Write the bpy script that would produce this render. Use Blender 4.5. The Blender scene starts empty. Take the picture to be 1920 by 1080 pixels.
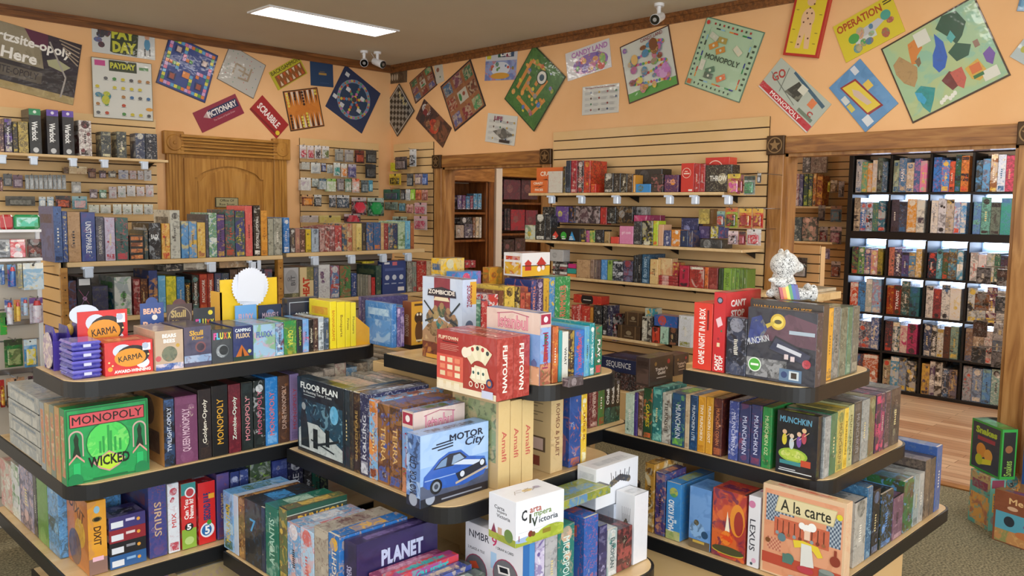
import bpy, math, random
import numpy as np
from mathutils import Matrix, Vector
SC = bpy.context.scene
COL = SC.collection
# ------------------------------------------------------------------ camera model (measured from the room's vanishing points)
F, CX, CY, CAMZ = 1566.0, 960.0, 540.0, 1.68
def _ray(px, py): return np.array([(px-CX)/F, -(py-CY)/F, -1.0])
_x = _ray(2546, 410); _y = _ray(-600, 372)
_x /= np.linalg.norm(_x); _y /= np.linalg.norm(_y)
_z = np.cross(_x, _y); _z /= np.linalg.norm(_z)
_m = _x+_y; _m /= np.linalg.norm(_m); _n = np.cross(_z, _m)
ROT = np.array([(_m-_n)/2**.5, (_m+_n)/2**.5, _z])
CAMP = np.array([0.0, 0.0, CAMZ])
cam = bpy.data.cameras.new('camera'); cam.sensor_width = 36.0; cam.lens = 36.0*F/1920.0
cam.clip_start = 0.05; cam.clip_end = 60
camo = bpy.data.objects.new('camera', cam); COL.objects.link(camo)
_M = Matrix(ROT.tolist()).to_4x4(); _M.translation = Vector(CAMP.tolist()); camo.matrix_world = _M
SC.camera = camo
def hit(px, py, ax, val):
    """point of the world plane ax=val seen at a pixel of the photograph (used to measure the furniture)"""
    d = ROT @ _ray(px, py); i = 'XYZ'.index(ax); t = (val-CAMP[i])/d[i]; return CAMP+t*d
def proj(w):
    v = ROT.T @ (np.array(w, float)-CAMP); return np.array([CX+F*v[0]/-v[2], CY-F*v[1]/-v[2]])
# ------------------------------------------------------------------ colour management, world, lights
SC.view_settings.view_transform = 'Standard'; SC.view_settings.look = 'None'
SC.view_settings.gamma = 1.0; SC.view_settings.use_curve_mapping = False
SC.view_settings.exposure = 0.85
wd = bpy.data.worlds.new('world'); SC.world = wd; wd.use_nodes = True
wd.node_tree.nodes['Background'].inputs[0].default_value = (1.0, 0.93, 0.84, 1)
wd.node_tree.nodes['Background'].inputs[1].default_value = 0.95
def area(name, loc, rot, sx, sy, power, col):
    l = bpy.data.lights.new(name, 'AREA'); l.shape = 'RECTANGLE'; l.size = sx; l.size_y = sy
    l.energy = power; l.color = col
    o = bpy.data.objects.new(name, l); COL.objects.link(o); o.location = loc; o.rotation_euler = rot
    return o
# daylight of the shop window behind the photographer, and the room's other ceiling lamps
area('shop_window_daylight', (0.2, -2.6, 1.9), (math.radians(80), 0, math.radians(-12)), 3.4, 1.8, 85, (0.74, 0.87, 1.0))
LAMP_EMIT = 9.0
# ------------------------------------------------------------------ materials
def lin(h):
    h = h.lstrip('#')
    if len(h) == 3: h = ''.join(c*2 for c in h)
    v = [int(h[i:i+2], 16)/255 for i in (0, 2, 4)]
    return [((c+0.055)/1.055)**2.4 if c > 0.04045 else c/12.92 for c in v]
def L4(h): return tuple(lin(h))+(1.0,)
def newmat(name):
    m = bpy.data.materials.new(name); m.use_nodes = True
    return m, m.node_tree.nodes, m.node_tree.links, m.node_tree.nodes['Principled BSDF']
def plain(name, h, rough=0.5, metal=0.0, coat=0.0, alpha=None, emit=None, noise=None, trans=0.0, bump=0.0):
    m, N, K, p = newmat(name)
    p.inputs['Base Color'].default_value = L4(h); p.inputs['Roughness'].default_value = rough
    p.inputs['Metallic'].default_value = metal; p.inputs['Coat Weight'].default_value = coat
    if trans: p.inputs['Transmission Weight'].default_value = trans
    if alpha is not None: p.inputs['Alpha'].default_value = alpha
    if emit:
        p.inputs['Emission Color'].default_value = L4(emit[0]); p.inputs['Emission Strength'].default_value = emit[1]
    if noise:
        h2, sc, strn = noise
        tc = N.new('ShaderNodeTexCoord'); n = N.new('ShaderNodeTexNoise'); n.inputs['Scale'].default_value = sc
        n.inputs['Detail'].default_value = 5; K.new(tc.outputs['Object'], n.inputs['Vector'])
        r = N.new('ShaderNodeValToRGB'); r.color_ramp.elements[0].position = .35; r.color_ramp.elements[1].position = .68
        r.color_ramp.elements[0].color = L4(h); r.color_ramp.elements[1].color = L4(h2)
        K.new(n.outputs['Fac'], r.inputs['Fac']); K.new(r.outputs['Color'], p.inputs['Base Color'])
        if bump:
            b = N.new('ShaderNodeBump'); b.inputs['Strength'].default_value = bump; b.inputs['Distance'].default_value = .01
            K.new(n.outputs['Fac'], b.inputs['Height']); K.new(b.outputs['Normal'], p.inputs['Normal'])
    return m
def wood(name, a, b, c, scale=(1.2, 14, 14), rough=0.42, coat=0.15, axis=0, freq=3.0):
    m, N, K, p = newmat(name)
    tc = N.new('ShaderNodeTexCoord'); mp = N.new('ShaderNodeMapping'); mp.inputs['Scale'].default_value = scale
    K.new(tc.outputs['Object'], mp.inputs['Vector'])
    w = N.new('ShaderNodeTexNoise'); w.inputs['Scale'].default_value = freq; w.inputs['Detail'].default_value = 6
    w.inputs['Distortion'].default_value = 0.8
    K.new(mp.outputs['Vector'], w.inputs['Vector'])
    r = N.new('ShaderNodeValToRGB'); e = r.color_ramp.elements
    e[0].position = .33; e[0].color = L4(a); e[1].position = .7; e[1].color = L4(c)
    x = e.new(.52); x.color = L4(b)
    K.new(w.outputs['Fac'], r.inputs['Fac']); K.new(r.outputs['Color'], p.inputs['Base Color'])
    p.inputs['Roughness'].default_value = rough; p.inputs['Coat Weight'].default_value = coat
    return m
def print_material():
    """printed card: three inks read from the mesh's own colour attributes, mixed by noise; glossy"""
    m, N, K, p = newmat('printed_card')
    def at(nm):
        a = N.new('ShaderNodeAttribute'); a.attribute_name = nm; return a
    c1, c2, c3, pa = at('c1'), at('c2'), at('c3'), at('pa')
    sp = N.new('ShaderNodeSeparateColor'); K.new(pa.outputs['Color'], sp.inputs[0])
    tc = N.new('ShaderNodeTexCoord'); oi = N.new('ShaderNodeObjectInfo')
    mu = N.new('ShaderNodeMath'); mu.operation = 'MULTIPLY'; mu.inputs[1].default_value = 37.0; K.new(oi.outputs['Random'], mu.inputs[0])
    ad = N.new('ShaderNodeVectorMath'); ad.operation = 'ADD'; K.new(tc.outputs['Object'], ad.inputs[0]); K.new(mu.outputs[0], ad.inputs[1])
    sc = N.new('ShaderNodeMath'); sc.operation = 'MULTIPLY'; sc.inputs[1].default_value = 60.0; K.new(sp.outputs[1], sc.inputs[0])
    def nz(mult, det):
        n = N.new('ShaderNodeTexNoise'); n.inputs['Detail'].default_value = det; n.inputs['Distortion'].default_value = 1.2
        q = N.new('ShaderNodeMath'); q.operation = 'MULTIPLY'; q.inputs[1].default_value = mult
        K.new(sc.outputs[0], q.inputs[0]); K.new(q.outputs[0], n.inputs['Scale']); K.new(ad.outputs[0], n.inputs['Vector'])
        return n
    def ramp(n, a, b):
        r = N.new('ShaderNodeMapRange'); r.inputs[1].default_value = a; r.inputs[2].default_value = b
        K.new(n.outputs['Fac'], r.inputs[0])
        g = N.new('ShaderNodeMath'); g.operation = 'MULTIPLY'; K.new(r.outputs[0], g.inputs[0]); K.new(sp.outputs[0], g.inputs[1]); return g
    def mix(f, a, b):
        x = N.new('ShaderNodeMix'); x.data_type = 'RGBA'; K.new(f.outputs[0], x.inputs[0]); K.new(a, x.inputs[6]); K.new(b, x.inputs[7]); return x.outputs[2]
    n1 = nz(1.0, 4); n2 = nz(2.3, 3)
    k = mix(ramp(n1, .49, .56), c1.outputs['Color'], c2.outputs['Color'])
    k = mix(ramp(n2, .56, .62), k, c3.outputs['Color'])
    K.new(k, p.inputs['Base Color'])
    K.new(sp.outputs[2], p.inputs['Roughness'])
    p.inputs['Specular IOR Level'].default_value = 0.45
    p.inputs['Coat Weight'].default_value = 0.5; p.inputs['Coat Roughness'].default_value = 0.1
    nb = N.new('ShaderNodeTexNoise'); nb.inputs['Scale'].default_value = 14; nb.inputs['Detail'].default_value = 2; K.new(ad.outputs[0], nb.inputs['Vector'])
    b = N.new('ShaderNodeBump'); b.inputs['Strength'].default_value = .22; b.inputs['Distance'].default_value = .02
    K.new(nb.outputs['Fac'], b.inputs['Height']); K.new(b.outputs['Normal'], p.inputs['Coat Normal'])
    return m
M = {}
M['print'] = print_material()
M['wall'] = plain('peach_wall_paint', 'e3b07a', .75, noise=('eaba86', 2.2, 1))
M['wall2'] = plain('offwhite_wall_paint', 'd9cfbf', .8)
M['ceiling'] = plain('beige_ceiling_paint', 'cfc8b6', .85, noise=('c9c1ae', 1.1, 1))
M['trim'] = wood('dark_oak_trim', '5a3416', '7a4a20', '925c2c')
M['oak'] = wood('oak_door_wood', '9a6726', 'b07c34', 'c28f45', (14, 14, 1.1), freq=2.2)
M['oakh'] = wood('oak_header_wood', '7c4f24', 'a06c36', 'b88448', (2, 1.4, 12), freq=2.6)
M['oakhx'] = wood('oak_header_wood_along', '9a6726', 'b07c34', 'c28f45', (1.4, 10, 12), freq=2.6)
M['oakv'] = wood('oak_post_wood', '85562a', 'a67540', 'ba8b54', (9, 9, 1.2), freq=2.4)
M['oakhy'] = wood('oak_header_wood_across', '764a22', '966330', 'ab7c42', (9, 1.2, 12), freq=2.6)
M['walnut'] = wood('brown_bookcase_wood', '5e3415', '7b4a20', '8f5a2a', (8, 8, 1.4), freq=2.6)
M['lam'] = plain('maple_laminate', 'd8b47c', .45, noise=('dfbd8a', 3, 1))
M['lamg'] = plain('grey_laminate', 'b5aca0', .5, noise=('bdb5a9', 3, 1))
M['groove'] = plain('slatwall_groove', '3f2814', .8)
M['shelf'] = wood('maple_shelf_top', 'd2b07c', 'dcbd8c', 'e4c898', (1.4, 7, 7), .4, .2, freq=2)
M['black'] = plain('black_plastic_edge', '0e0f12', .42, coat=.05)
M['blackw'] = plain('black_bookcase_laminate', '141416', .45)
M['metal'] = plain('brushed_steel', 'a9abae', .3, 1.0)
M['bmetal'] = plain('black_metal', '1b1b1d', .4, .6)
M['white'] = plain('white_plastic', 'e4e6ea', .3, coat=.3)
M['tag'] = plain('pale_blue_tag_plastic', 'd4e4fa', .12, coat=.6)  # white plastic; bluish window reflection put into its base colour
M['lamp'] = plain('lamp_diffuser', 'ffffff', .5, emit=('fff8ee', LAMP_EMIT))
M['lamp2'] = plain('back_room_diffuser', 'ffffff', .5, emit=('fff8ee', 16.0))
M['led'] = plain('cold_led_strip', 'ffffff', .5, emit=('cfe2ff', 6.0))
M['clear'] = plain('clear_plastic', 'f2f5f8', .08, alpha=.28, coat=.6)
M['bronze'] = plain('dark_bronze', '4a3826', .35, .7)
M['bronzel'] = plain('light_bronze', '8d7350', .35, .7)
M['screen'] = plain('black_lens', '08080a', .08, coat=.8)
M['mirror'] = plain('pale_back_panel', 'a9bfd6', .25)  # blue light behind the open cells is put into the panel colour
def carpet():
    m, N, K, p = newmat('grey_brown_carpet')
    tc = N.new('ShaderNodeTexCoord'); n = N.new('ShaderNodeTexNoise'); n.inputs['Scale'].default_value = 95; n.inputs['Detail'].default_value = 3
    n2 = N.new('ShaderNodeTexNoise'); n2.inputs['Scale'].default_value = 1.2
    K.new(tc.outputs['Object'], n.inputs['Vector']); K.new(tc.outputs['Object'], n2.inputs['Vector'])
    r = N.new('ShaderNodeValToRGB'); r.color_ramp.elements[0].position = .36; r.color_ramp.elements[1].position = .66
    r.color_ramp.elements[0].color = L4('565240'); r.color_ramp.elements[1].color = L4('9a9376')
    K.new(n.outputs['Fac'], r.inputs['Fac']); K.new(r.outputs['Color'], p.inputs['Base Color'])
    p.inputs['Roughness'].default_value = .95
    b = N.new('ShaderNodeBump'); b.inputs['Strength'].default_value = .6; K.new(n.outputs['Fac'], b.inputs['Height']); K.new(b.outputs['Normal'], p.inputs['Normal'])
    return m
M['carpet'] = carpet()
def planks():
    m, N, K, p = newmat('laminate_floor_planks')
    tc = N.new('ShaderNodeTexCoord'); mp = N.new('ShaderNodeMapping'); mp.inputs['Rotation'].default_value = (0, 0, math.pi/2); K.new(tc.outputs['Object'], mp.inputs['Vector'])
    b = N.new('ShaderNodeTexBrick'); b.inputs['Scale'].default_value = 1; b.inputs['Brick Width'].default_value = .9; b.inputs['Row Height'].default_value = .085
    b.inputs['Mortar Size'].default_value = .002; b.inputs['Color1'].default_value = L4('c09674'); b.inputs['Color2'].default_value = L4('ecd0ae'); b.inputs['Mortar'].default_value = L4('7a5638')
    K.new(mp.outputs['Vector'], b.inputs['Vector'])
    mp2 = N.new('ShaderNodeMapping'); mp2.inputs['Scale'].default_value = (14, 1.5, 1); K.new(tc.outputs['Object'], mp2.inputs['Vector'])
    n = N.new('ShaderNodeTexNoise'); n.inputs['Scale'].default_value = 3; n.inputs['Detail'].default_value = 5; K.new(mp2.outputs['Vector'], n.inputs['Vector'])
    r = N.new('ShaderNodeValToRGB'); r.color_ramp.elements[0].color = L4('b89678'); r.color_ramp.elements[1].color = L4('ffffff'); K.new(n.outputs['Fac'], r.inputs['Fac'])
    x = N.new('ShaderNodeMix'); x.data_type = 'RGBA'; x.blend_type = 'MULTIPLY'; x.inputs[0].default_value = .7
    K.new(b.outputs['Color'], x.inputs[6]); K.new(r.outputs['Color'], x.inputs[7]); K.new(x.outputs[2], p.inputs['Base Color'])
    p.inputs['Roughness'].default_value = .35
    return m
M['planks'] = planks()
# ------------------------------------------------------------------ mesh builder
TXT = {}
def text_mesh(s, bold=.012):
    key = (s, bold)
    if key not in TXT:
        c = bpy.data.curves.new('t', 'FONT'); c.body = s; c.size = 1; c.resolution_u = 2; c.offset = 0 if 'M' in s else bold; c.fill_mode = 'FRONT'
        o = bpy.data.objects.new('t', c); me = o.to_mesh()
        v = np.array([q.co[:2] for q in me.vertices]) if len(me.vertices) else np.zeros((0, 2))
        f = [tuple(q.vertices) for q in me.polygons]
        o.to_mesh_clear(); bpy.data.objects.remove(o); bpy.data.curves.remove(c)
        if len(v) and 'M' in s and bold:   # the outline offset breaks this glyph: thicken it with shifted copies
            n = len(v); v = np.vstack([v+np.array(q)*bold*.8 for q in ((-1, 0), (1, 0), (0, -1), (0, 1))]); f = [tuple(i+n*k for i in t) for k in range(4) for t in f]
        if len(v):
            mn, mx = v.min(0), v.max(0); v = v-mn; TXT[key] = (v, f, float(mx[0]-mn[0]), float(mx[1]-mn[1]))
        else: TXT[key] = (v, f, 1e-3, 1e-3)
    return TXT[key]
class MB:
    """collects faces (with printed inks or a material index) and links them as one mesh object"""
    def __init__(s): s.v = []; s.f = []; s.c = []; s.mi = []
    def face(s, pts, ink=None, mi=0):
        b = len(s.v); s.v += [tuple(map(float, p)) for p in pts]; s.f.append(tuple(range(b, b+len(pts)))); s.c.append(ink); s.mi.append(mi)
    def faces(s, vs, fs, ink=None, mi=0):
        b = len(s.v); s.v += [tuple(map(float, p)) for p in vs]
        for f in fs: s.f.append(tuple(i+b for i in f)); s.c.append(ink); s.mi.append(mi)
    def box(s, x0, x1, y0, y1, z0, z1, ink=None, mi=0, ch=0.0):
        if ch <= 0:
            vs = [(x, y, z) for x in (x0, x1) for y in (y0, y1) for z in (z0, z1)]
            s.faces(vs, [(0, 1, 3, 2), (4, 6, 7, 5), (0, 4, 5, 1), (2, 3, 7, 6), (0, 2, 6, 4), (1, 5, 7, 3)], ink, mi); return
        X, Y, Z = (x0, x1), (y0, y1), (z0, z1); vs = []; ix = {}
        for i in (0, 1):
            for j in (0, 1):
                for k in (0, 1):
                    for a in range(3):
                        p = [X[i], Y[j], Z[k]]; sg = (i, j, k)
                        for b in range(3):
                            if b != a: p[b] += ch*(1-2*sg[b])
                        ix[(i, j, k, a)] = len(vs); vs.append(tuple(p))
        fs = []
        for a in range(3):
            for sd in (0, 1):
                b, c = (a+1) % 3, (a+2) % 3; q = []
                for (u, w) in ((0, 0), (1, 0), (1, 1), (0, 1)):
                    t = [0, 0, 0]; t[a] = sd; t[b] = u; t[c] = w; q.append(ix[(*t, a)])
                fs.append(tuple(q if sd else q[::-1]))
        for a in range(3):
            b, c = (a+1) % 3, (a+2) % 3
            for u in (0, 1):
                for w in (0, 1):
                    t0 = [0, 0, 0]; t0[a] = 0; t0[b] = u; t0[c] = w; t1 = t0[:]; t1[a] = 1
                    fs.append((ix[(*t0, b)], ix[(*t1, b)], ix[(*t1, c)], ix[(*t0, c)]))
        for i in (0, 1):
            for j in (0, 1):
                for k in (0, 1): fs.append((ix[(i, j, k, 0)], ix[(i, j, k, 1)], ix[(i, j, k, 2)]))
        s.faces(vs, fs, ink, mi)
    def cyl(s, p0, p1, r0, r1=None, n=12, ink=None, mi=0, caps=True):
        r1 = r0 if r1 is None else r1
        p0, p1 = Vector(p0), Vector(p1); d = (p1-p0).normalized(); a = d.orthogonal().normalized(); b = d.cross(a)
        vs = []
        for p, r in ((p0, r0), (p1, r1)):
            for i in range(n):
                t = 2*math.pi*i/n; vs.append(tuple(p+a*math.cos(t)*r+b*math.sin(t)*r))
        fs = [(i, (i+1) % n, n+(i+1) % n, n+i) for i in range(n)]
        if caps: fs += [tuple(range(n))[::-1], tuple(range(n, 2*n))]
        s.faces(vs, fs, ink, mi)
    def ellipsoid(s, c, r, ink=None, mi=0, n=12, m=8, rot=None):
        vs = []; fs = []
        for j in range(m+1):
            ph = math.pi*j/m
            for i in range(n):
                t = 2*math.pi*i/n; q = Vector((math.sin(ph)*math.cos(t)*r[0], math.sin(ph)*math.sin(t)*r[1], math.cos(ph)*r[2]))
                if rot: q = rot @ q
                vs.append((c[0]+q.x, c[1]+q.y, c[2]+q.z))
        for j in range(m):
            for i in range(n): fs.append((j*n+i, j*n+(i+1) % n, (j+1)*n+(i+1) % n, (j+1)*n+i))
        s.faces(vs, fs, ink, mi)
    def poly_prism(s, pts, z0, z1, ink=None, mi=0, axis='Z'):
        n = len(pts)
        def m3(p, h): return (p[0], p[1], h) if axis == 'Z' else ((p[0], h, p[1]) if axis == 'Y' else (h, p[0], p[1]))
        vs = [m3(p, z0) for p in pts]+[m3(p, z1) for p in pts]
        s.faces(vs, [tuple(range(n))[::-1], tuple(range(n, 2*n))]+[(i, (i+1) % n, n+(i+1) % n, n+i) for i in range(n)], ink, mi)
    def build(s, name, mats, parent=None, loc=(0, 0, 0), rot=(0, 0, 0), smooth=False):
        me = bpy.data.meshes.new(name); me.from_pydata(s.v, [], s.f)
        if not isinstance(mats, (list, tuple)): mats = [mats]
        for m in mats: me.materials.append(M[m])
        me.polygons.foreach_set('material_index', np.array(s.mi, dtype=np.int32))
        if any(c is not None for c in s.c):
            nl = [len(f) for f in s.f]; tot = sum(nl)
            dfl = ('888', '888', '888', 0, .2, .4)
            A = [np.ones((tot, 4), dtype=np.float32) for _ in range(4)]; i = 0
            for f, c in zip(nl, s.c):
                c = c or dfl
                A[0][i:i+f, :3] = lin(c[0]); A[1][i:i+f, :3] = lin(c[1]); A[2][i:i+f, :3] = lin(c[2]); A[3][i:i+f, :3] = c[3:6]; i += f
            for nm, arr in zip(('c1', 'c2', 'c3', 'pa'), A):
                at = me.color_attributes.new(nm, 'FLOAT_COLOR', 'CORNER'); at.data.foreach_set('color', arr.ravel())
        if smooth: me.polygons.foreach_set('use_smooth', np.ones(len(s.f), dtype=bool))
        me.update()
        o = bpy.data.objects.new(name, me); COL.objects.link(o); o.location = loc; o.rotation_euler = rot
        if parent: o.parent = parent
        return o
def ink(c1, c2=None, c3=None, amt=0.0, scale=12.0, rough=.38):
    return (c1, c2 or c1, c3 or c2 or c1, amt, scale/60.0, rough)
class CV:
    """a flat printed face: origin o, unit vectors u, v, outward n, size w x h in metres; all drawing in 0..1"""
    def __init__(s, mb, o, u, v, w, h, layer=.00008, mi=0):
        s.mb = mb; s.o = Vector(o); s.u = Vector(u); s.v = Vector(v); s.n = s.u.cross(s.v); s.w = w; s.h = h; s.k = 1; s.d = layer; s.mi = mi
    def pt(s, a, b, k):
        a = min(max(a, .002), .998); b = min(max(b, .002), .998)
        return tuple(s.o+s.u*(a*s.w)+s.v*(b*s.h)+s.n*(k*s.d))
    def poly(s, pts, ik, k=None):
        if k is None: s.k += 1; k = s.k
        if isinstance(ik, str): ik = ink(ik)
        s.mb.face([s.pt(a, b, k) for a, b in pts], ik, s.mi)
    def rect(s, a0, b0, a1, b1, ik, k=None): s.poly([(a0, b0), (a1, b0), (a1, b1), (a0, b1)], ik, k)
    def frame(s, a0, b0, a1, b1, t, ik):
        s.k += 1; k = s.k; tx = t; ty = t*s.w/s.h
        s.rect(a0, b0, a1, b0+ty, ik, k); s.rect(a0, b1-ty, a1, b1, ik, k); s.rect(a0, b0+ty, a0+tx, b1-ty, ik, k); s.rect(a1-tx, b0+ty, a1, b1-ty, ik, k)
    def ell(s, a, b, r, ik, ry=None, n=20, a0=0, a1=360, k=None):
        ry = ry if ry is not None else r*s.w/s.h
        s.poly([(a+r*math.cos(math.radians(a0+(a1-a0)*i/n)), b+ry*math.sin(math.radians(a0+(a1-a0)*i/n))) for i in range(n if a1-a0 >= 360 else n+1)], ik, k)
    def ring(s, a, b, r, t, ik, n=28, a0=0, a1=360):
        s.k += 1
        if isinstance(ik, str): ik = ink(ik)
        q = s.w/s.h
        for i in range(n):
            t0 = math.radians(a0+(a1-a0)*i/n); t1 = math.radians(a0+(a1-a0)*(i+1)/n)
            s.poly([(a+r*math.cos(t0), b+r*q*math.sin(t0)), (a+r*math.cos(t1), b+r*q*math.sin(t1)), (a+(r-t)*math.cos(t1), b+(r-t)*q*math.sin(t1)), (a+(r-t)*math.cos(t0), b+(r-t)*q*math.sin(t0))], ik, s.k)
    def line(s, a0, b0, a1, b1, t, ik):
        p = Vector((a0*s.w, b0*s.h)); q = Vector((a1*s.w, b1*s.h)); d = (q-p)
        if d.length < 1e-6: return
        nn = Vector((-d.y, d.x)).normalized()*t*s.w/2
        s.poly([((p+nn).x/s.w, (p+nn).y/s.h), ((p-nn).x/s.w, (p-nn).y/s.h), ((q-nn).x/s.w, (q-nn).y/s.h), ((q+nn).x/s.w, (q+nn).y/s.h)], ik)
    def text(s, t, a, b, w, h, ik, rot=0, bold=.012, shear=0.0, keep=False):
        """text centred at a,b (0..1), fitted in w x h (fractions of the face along the text's own axes when rot=0)"""
        if not t: return
        V, Fc, tw, th = text_mesh(t, bold)
        if not len(V): return
        r = math.radians(rot); W = w*s.w; H = h*s.h
        if rot % 180 == 90: W = w*s.h; H = h*s.w
        sx = W/tw; sy = H/th
        if keep: sx = sy = min(sx, sy)
        else: sx = min(sx, sy*1.35); sy = min(sy, sx*2.2)
        if isinstance(ik, str): ik = ink(ik)
        s.k += 1; cs, sn = math.cos(r), math.sin(r); P = []; nc = len(V)//4 if ('M' in t and bold) else len(V)
        for i, (x, y) in enumerate(V):
            X = (x-tw/2)*sx+shear*(y-th/2)*sy; Y = (y-th/2)*sy
            P.append(s.pt(a+(X*cs-Y*sn)/s.w, b+(X*sn+Y*cs)/s.h, s.k+.22*(i//nc)))
        s.mb.faces(P, Fc, ik, s.mi)
# ------------------------------------------------------------------ naming
PAL = {'black': '101012', 'charcoal': '333539', 'grey': '808285', 'pale grey': 'b9bbbe', 'white': 'eeeeec', 'cream': 'e6d9b4', 'tan': 'b99a6a', 'orange': 'dd7a26',
 'brown': '6a4428', 'dark brown': '3a2618', 'red': 'c22a28', 'dark red': '6e1e22', 'coral': 'e0685a', 'pink': 'd88aa6', 'magenta': 'b82a6a', 'mauve': '74425e', 'purple': '573a86',
 'lavender': '9484b8', 'navy': '1f2b52', 'dark navy': '141c30', 'blue': '2b62b0', 'sky blue': '6aaee0', 'pale blue': 'b4cfe8', 'teal': '1f8080', 'dark teal': '174646', 'mint': 'a8d2bc',
 'green': '2c8a46', 'dark green': '1f4428', 'lime green': '9cc430', 'olive': '6f6f34', 'yellow': 'e6cc30', 'amber': 'e0a22e'}
_PL = {k: [int(v[i:i+2], 16) for i in (0, 2, 4)] for k, v in PAL.items()}
def cname(h):
    h = ''.join(c*2 for c in h) if len(h) == 3 else h
    v = [int(h[i:i+2], 16) for i in (0, 2, 4)]
    return min(_PL, key=lambda k: sum((a-b)**2*w for a, b, w in zip(v, _PL[k], (1, 1.4, 1))))
LABELS = {}
def tag(o, label, cat, group=None, kind=None):
    w = label.split()
    if len(w) > 16: label = ' '.join(w[:16]); print('LONG', label)
    if label in LABELS: print('DUP', label)
    LABELS[label] = o
    o['label'] = label; o['category'] = cat
    if group: o['group'] = group
    if kind: o['kind'] = kind
    return o
def empty(name, loc, label, cat, group=None, rz=0):
    o = bpy.data.objects.new(name, None); o.empty_display_size = .1; COL.objects.link(o); o.location = loc; o.rotation_euler = (0, 0, rz)
    return tag(o, label, cat, group)
def struct(name, mb, mats, loc=(0, 0, 0), rot=(0, 0, 0), smooth=False):
    o = mb.build(name, mats, None, loc, rot, smooth); o['kind'] = 'structure'; return o
ORD = 'first second third fourth fifth sixth seventh eighth ninth tenth eleventh twelfth thirteenth fourteenth fifteenth sixteenth seventeenth eighteenth nineteenth twentieth'.split()
# ------------------------------------------------------------------ room shell
XR, YL, ZC = 5.187, 7.0, 3.10
def wall_quad(x0, x1, y0, y1, z0, z1, mb, mi=0): mb.box(x0, x1, y0, y1, z0, z1, None, mi)
b = MB(); wall_quad(-2.5, XR+.12, YL, YL+.12, 0, ZC, b)
struct('wall_left', b, 'wall')
D1 = (4.86, 6.17, 2.06)      # small opening in the right wall: y0, y1, top
D2 = (1.32, 2.68, 2.06)      # large opening
b = MB()
for y0, y1, z0, z1 in ((-2.5, D2[0], 0, ZC), (D2[1], D1[0], 0, ZC), (D1[1], YL, 0, ZC), (D2[0], D2[1], D2[2], ZC), (D1[0], D1[1], D1[2], ZC)):
    wall_quad(XR, XR+.12, y0, y1, z0, z1, b)
struct('wall_right', b, 'wall')
b = MB(); b.box(-2.5, XR+.12, -2.5, YL+.12, ZC, ZC+.1)
struct('ceiling', b, 'ceiling')
b = MB(); b.box(XR+.12, 9.3, -1.0, 9.3, 2.75, 2.85)
struct('ceiling_back_room', b, 'ceiling')
b = MB(); b.box(-2.5, 5.5, -2.5, 9.3, -.05, 0)
struct('floor', b, 'carpet')
b = MB(); b.box(5.5, 9.3, -1.0, 9.3, -.05, 0.0)
struct('floor_back_room', b, 'planks')
b = MB(); b.box(8.9, 9.02, -1, 9.3, 0, 2.75)
struct('wall_far', b, 'wall2')
b = MB(); b.box(XR+.12, 8.9, 7.35, 7.47, 0, 2.75)
struct('wall_far_left', b, 'wall2')
b = MB(); b.box(6.662, 6.758, 6.985, 7.35, 0, 2.75); struct('wall_middle', b, 'wall2')
b = MB(); b.box(XR+.12, 8.9, -1.0, -.9, 0, 2.75)
struct('wall_far_right', b, 'wall2')
def trim_profile(b, ax, c, a0, a1, z1, sgn):
    # stepped crown strip
    for t, h in ((.02, .075), (.032, .03)):
        if ax == 'Y': b.box(a0, a1, c-t, c, z1-h, z1)
        else: b.box(c-t, c, a0, a1, z1-h, z1)
b = MB(); trim_profile(b, 'Y', YL, -2.5, XR, ZC, -1); struct('trim_1', b, 'trim')
b = MB(); trim_profile(b, 'X', XR, -2.5, YL, ZC, -1); struct('trim_2', b, 'trim')
b = MB(); b.box(5.46, 5.54, D2[0], D2[1], 0, .008); struct('trim_3', b, 'oakh')
# ---- opening casings with star corner blocks
def star_block(b, y, z, s=.125):
    b.box(XR-.05, XR-.018, y-s/2, y+s/2, z-s/2, z+s/2, None, 1, .004)
    cv = CV(b, (XR-.0505, y+s/2, z-s/2), (0, -1, 0), (0, 0, 1), s, s, .0012, 2)
    cv.ring(.5, .5, .42, .06, None); pts = []
    for i in range(10):
        r = .34 if i % 2 == 0 else .14; t = math.radians(90+36*i); pts.append((.5+r*math.cos(t), .5+r*math.sin(t)))
    cv.poly(pts, None)
def casing(name, y0, y1, zt):
    b = MB()
    for y in (y0-.105, y1):   # jamb boards, wrapping into the opening
        b.box(XR-.03, XR, y, y+.105, 0, zt, None, 0, .004)
    b.box(XR-.03, XR, y0-.105, y1+.105, zt, zt+.11, None, 3, .004)
    for y in (y0-.0, y1-.02): b.box(XR-.005, XR+.125, y, y+.02, 0, zt, None, 0)
    b.box(XR-.005, XR+.125, y0, y1, zt-.02, zt, None, 0)
    star_block(b, y0-.055, zt+.055); star_block(b, y1+.055, zt+.055)
    return struct(name, b, ['oakv', 'bronze', 'bronzel', 'oakhy'])
casing('door_1', D1[0], D1[1], D1[2]); casing('door_2', D2[0], D2[1], D2[2])
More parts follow.
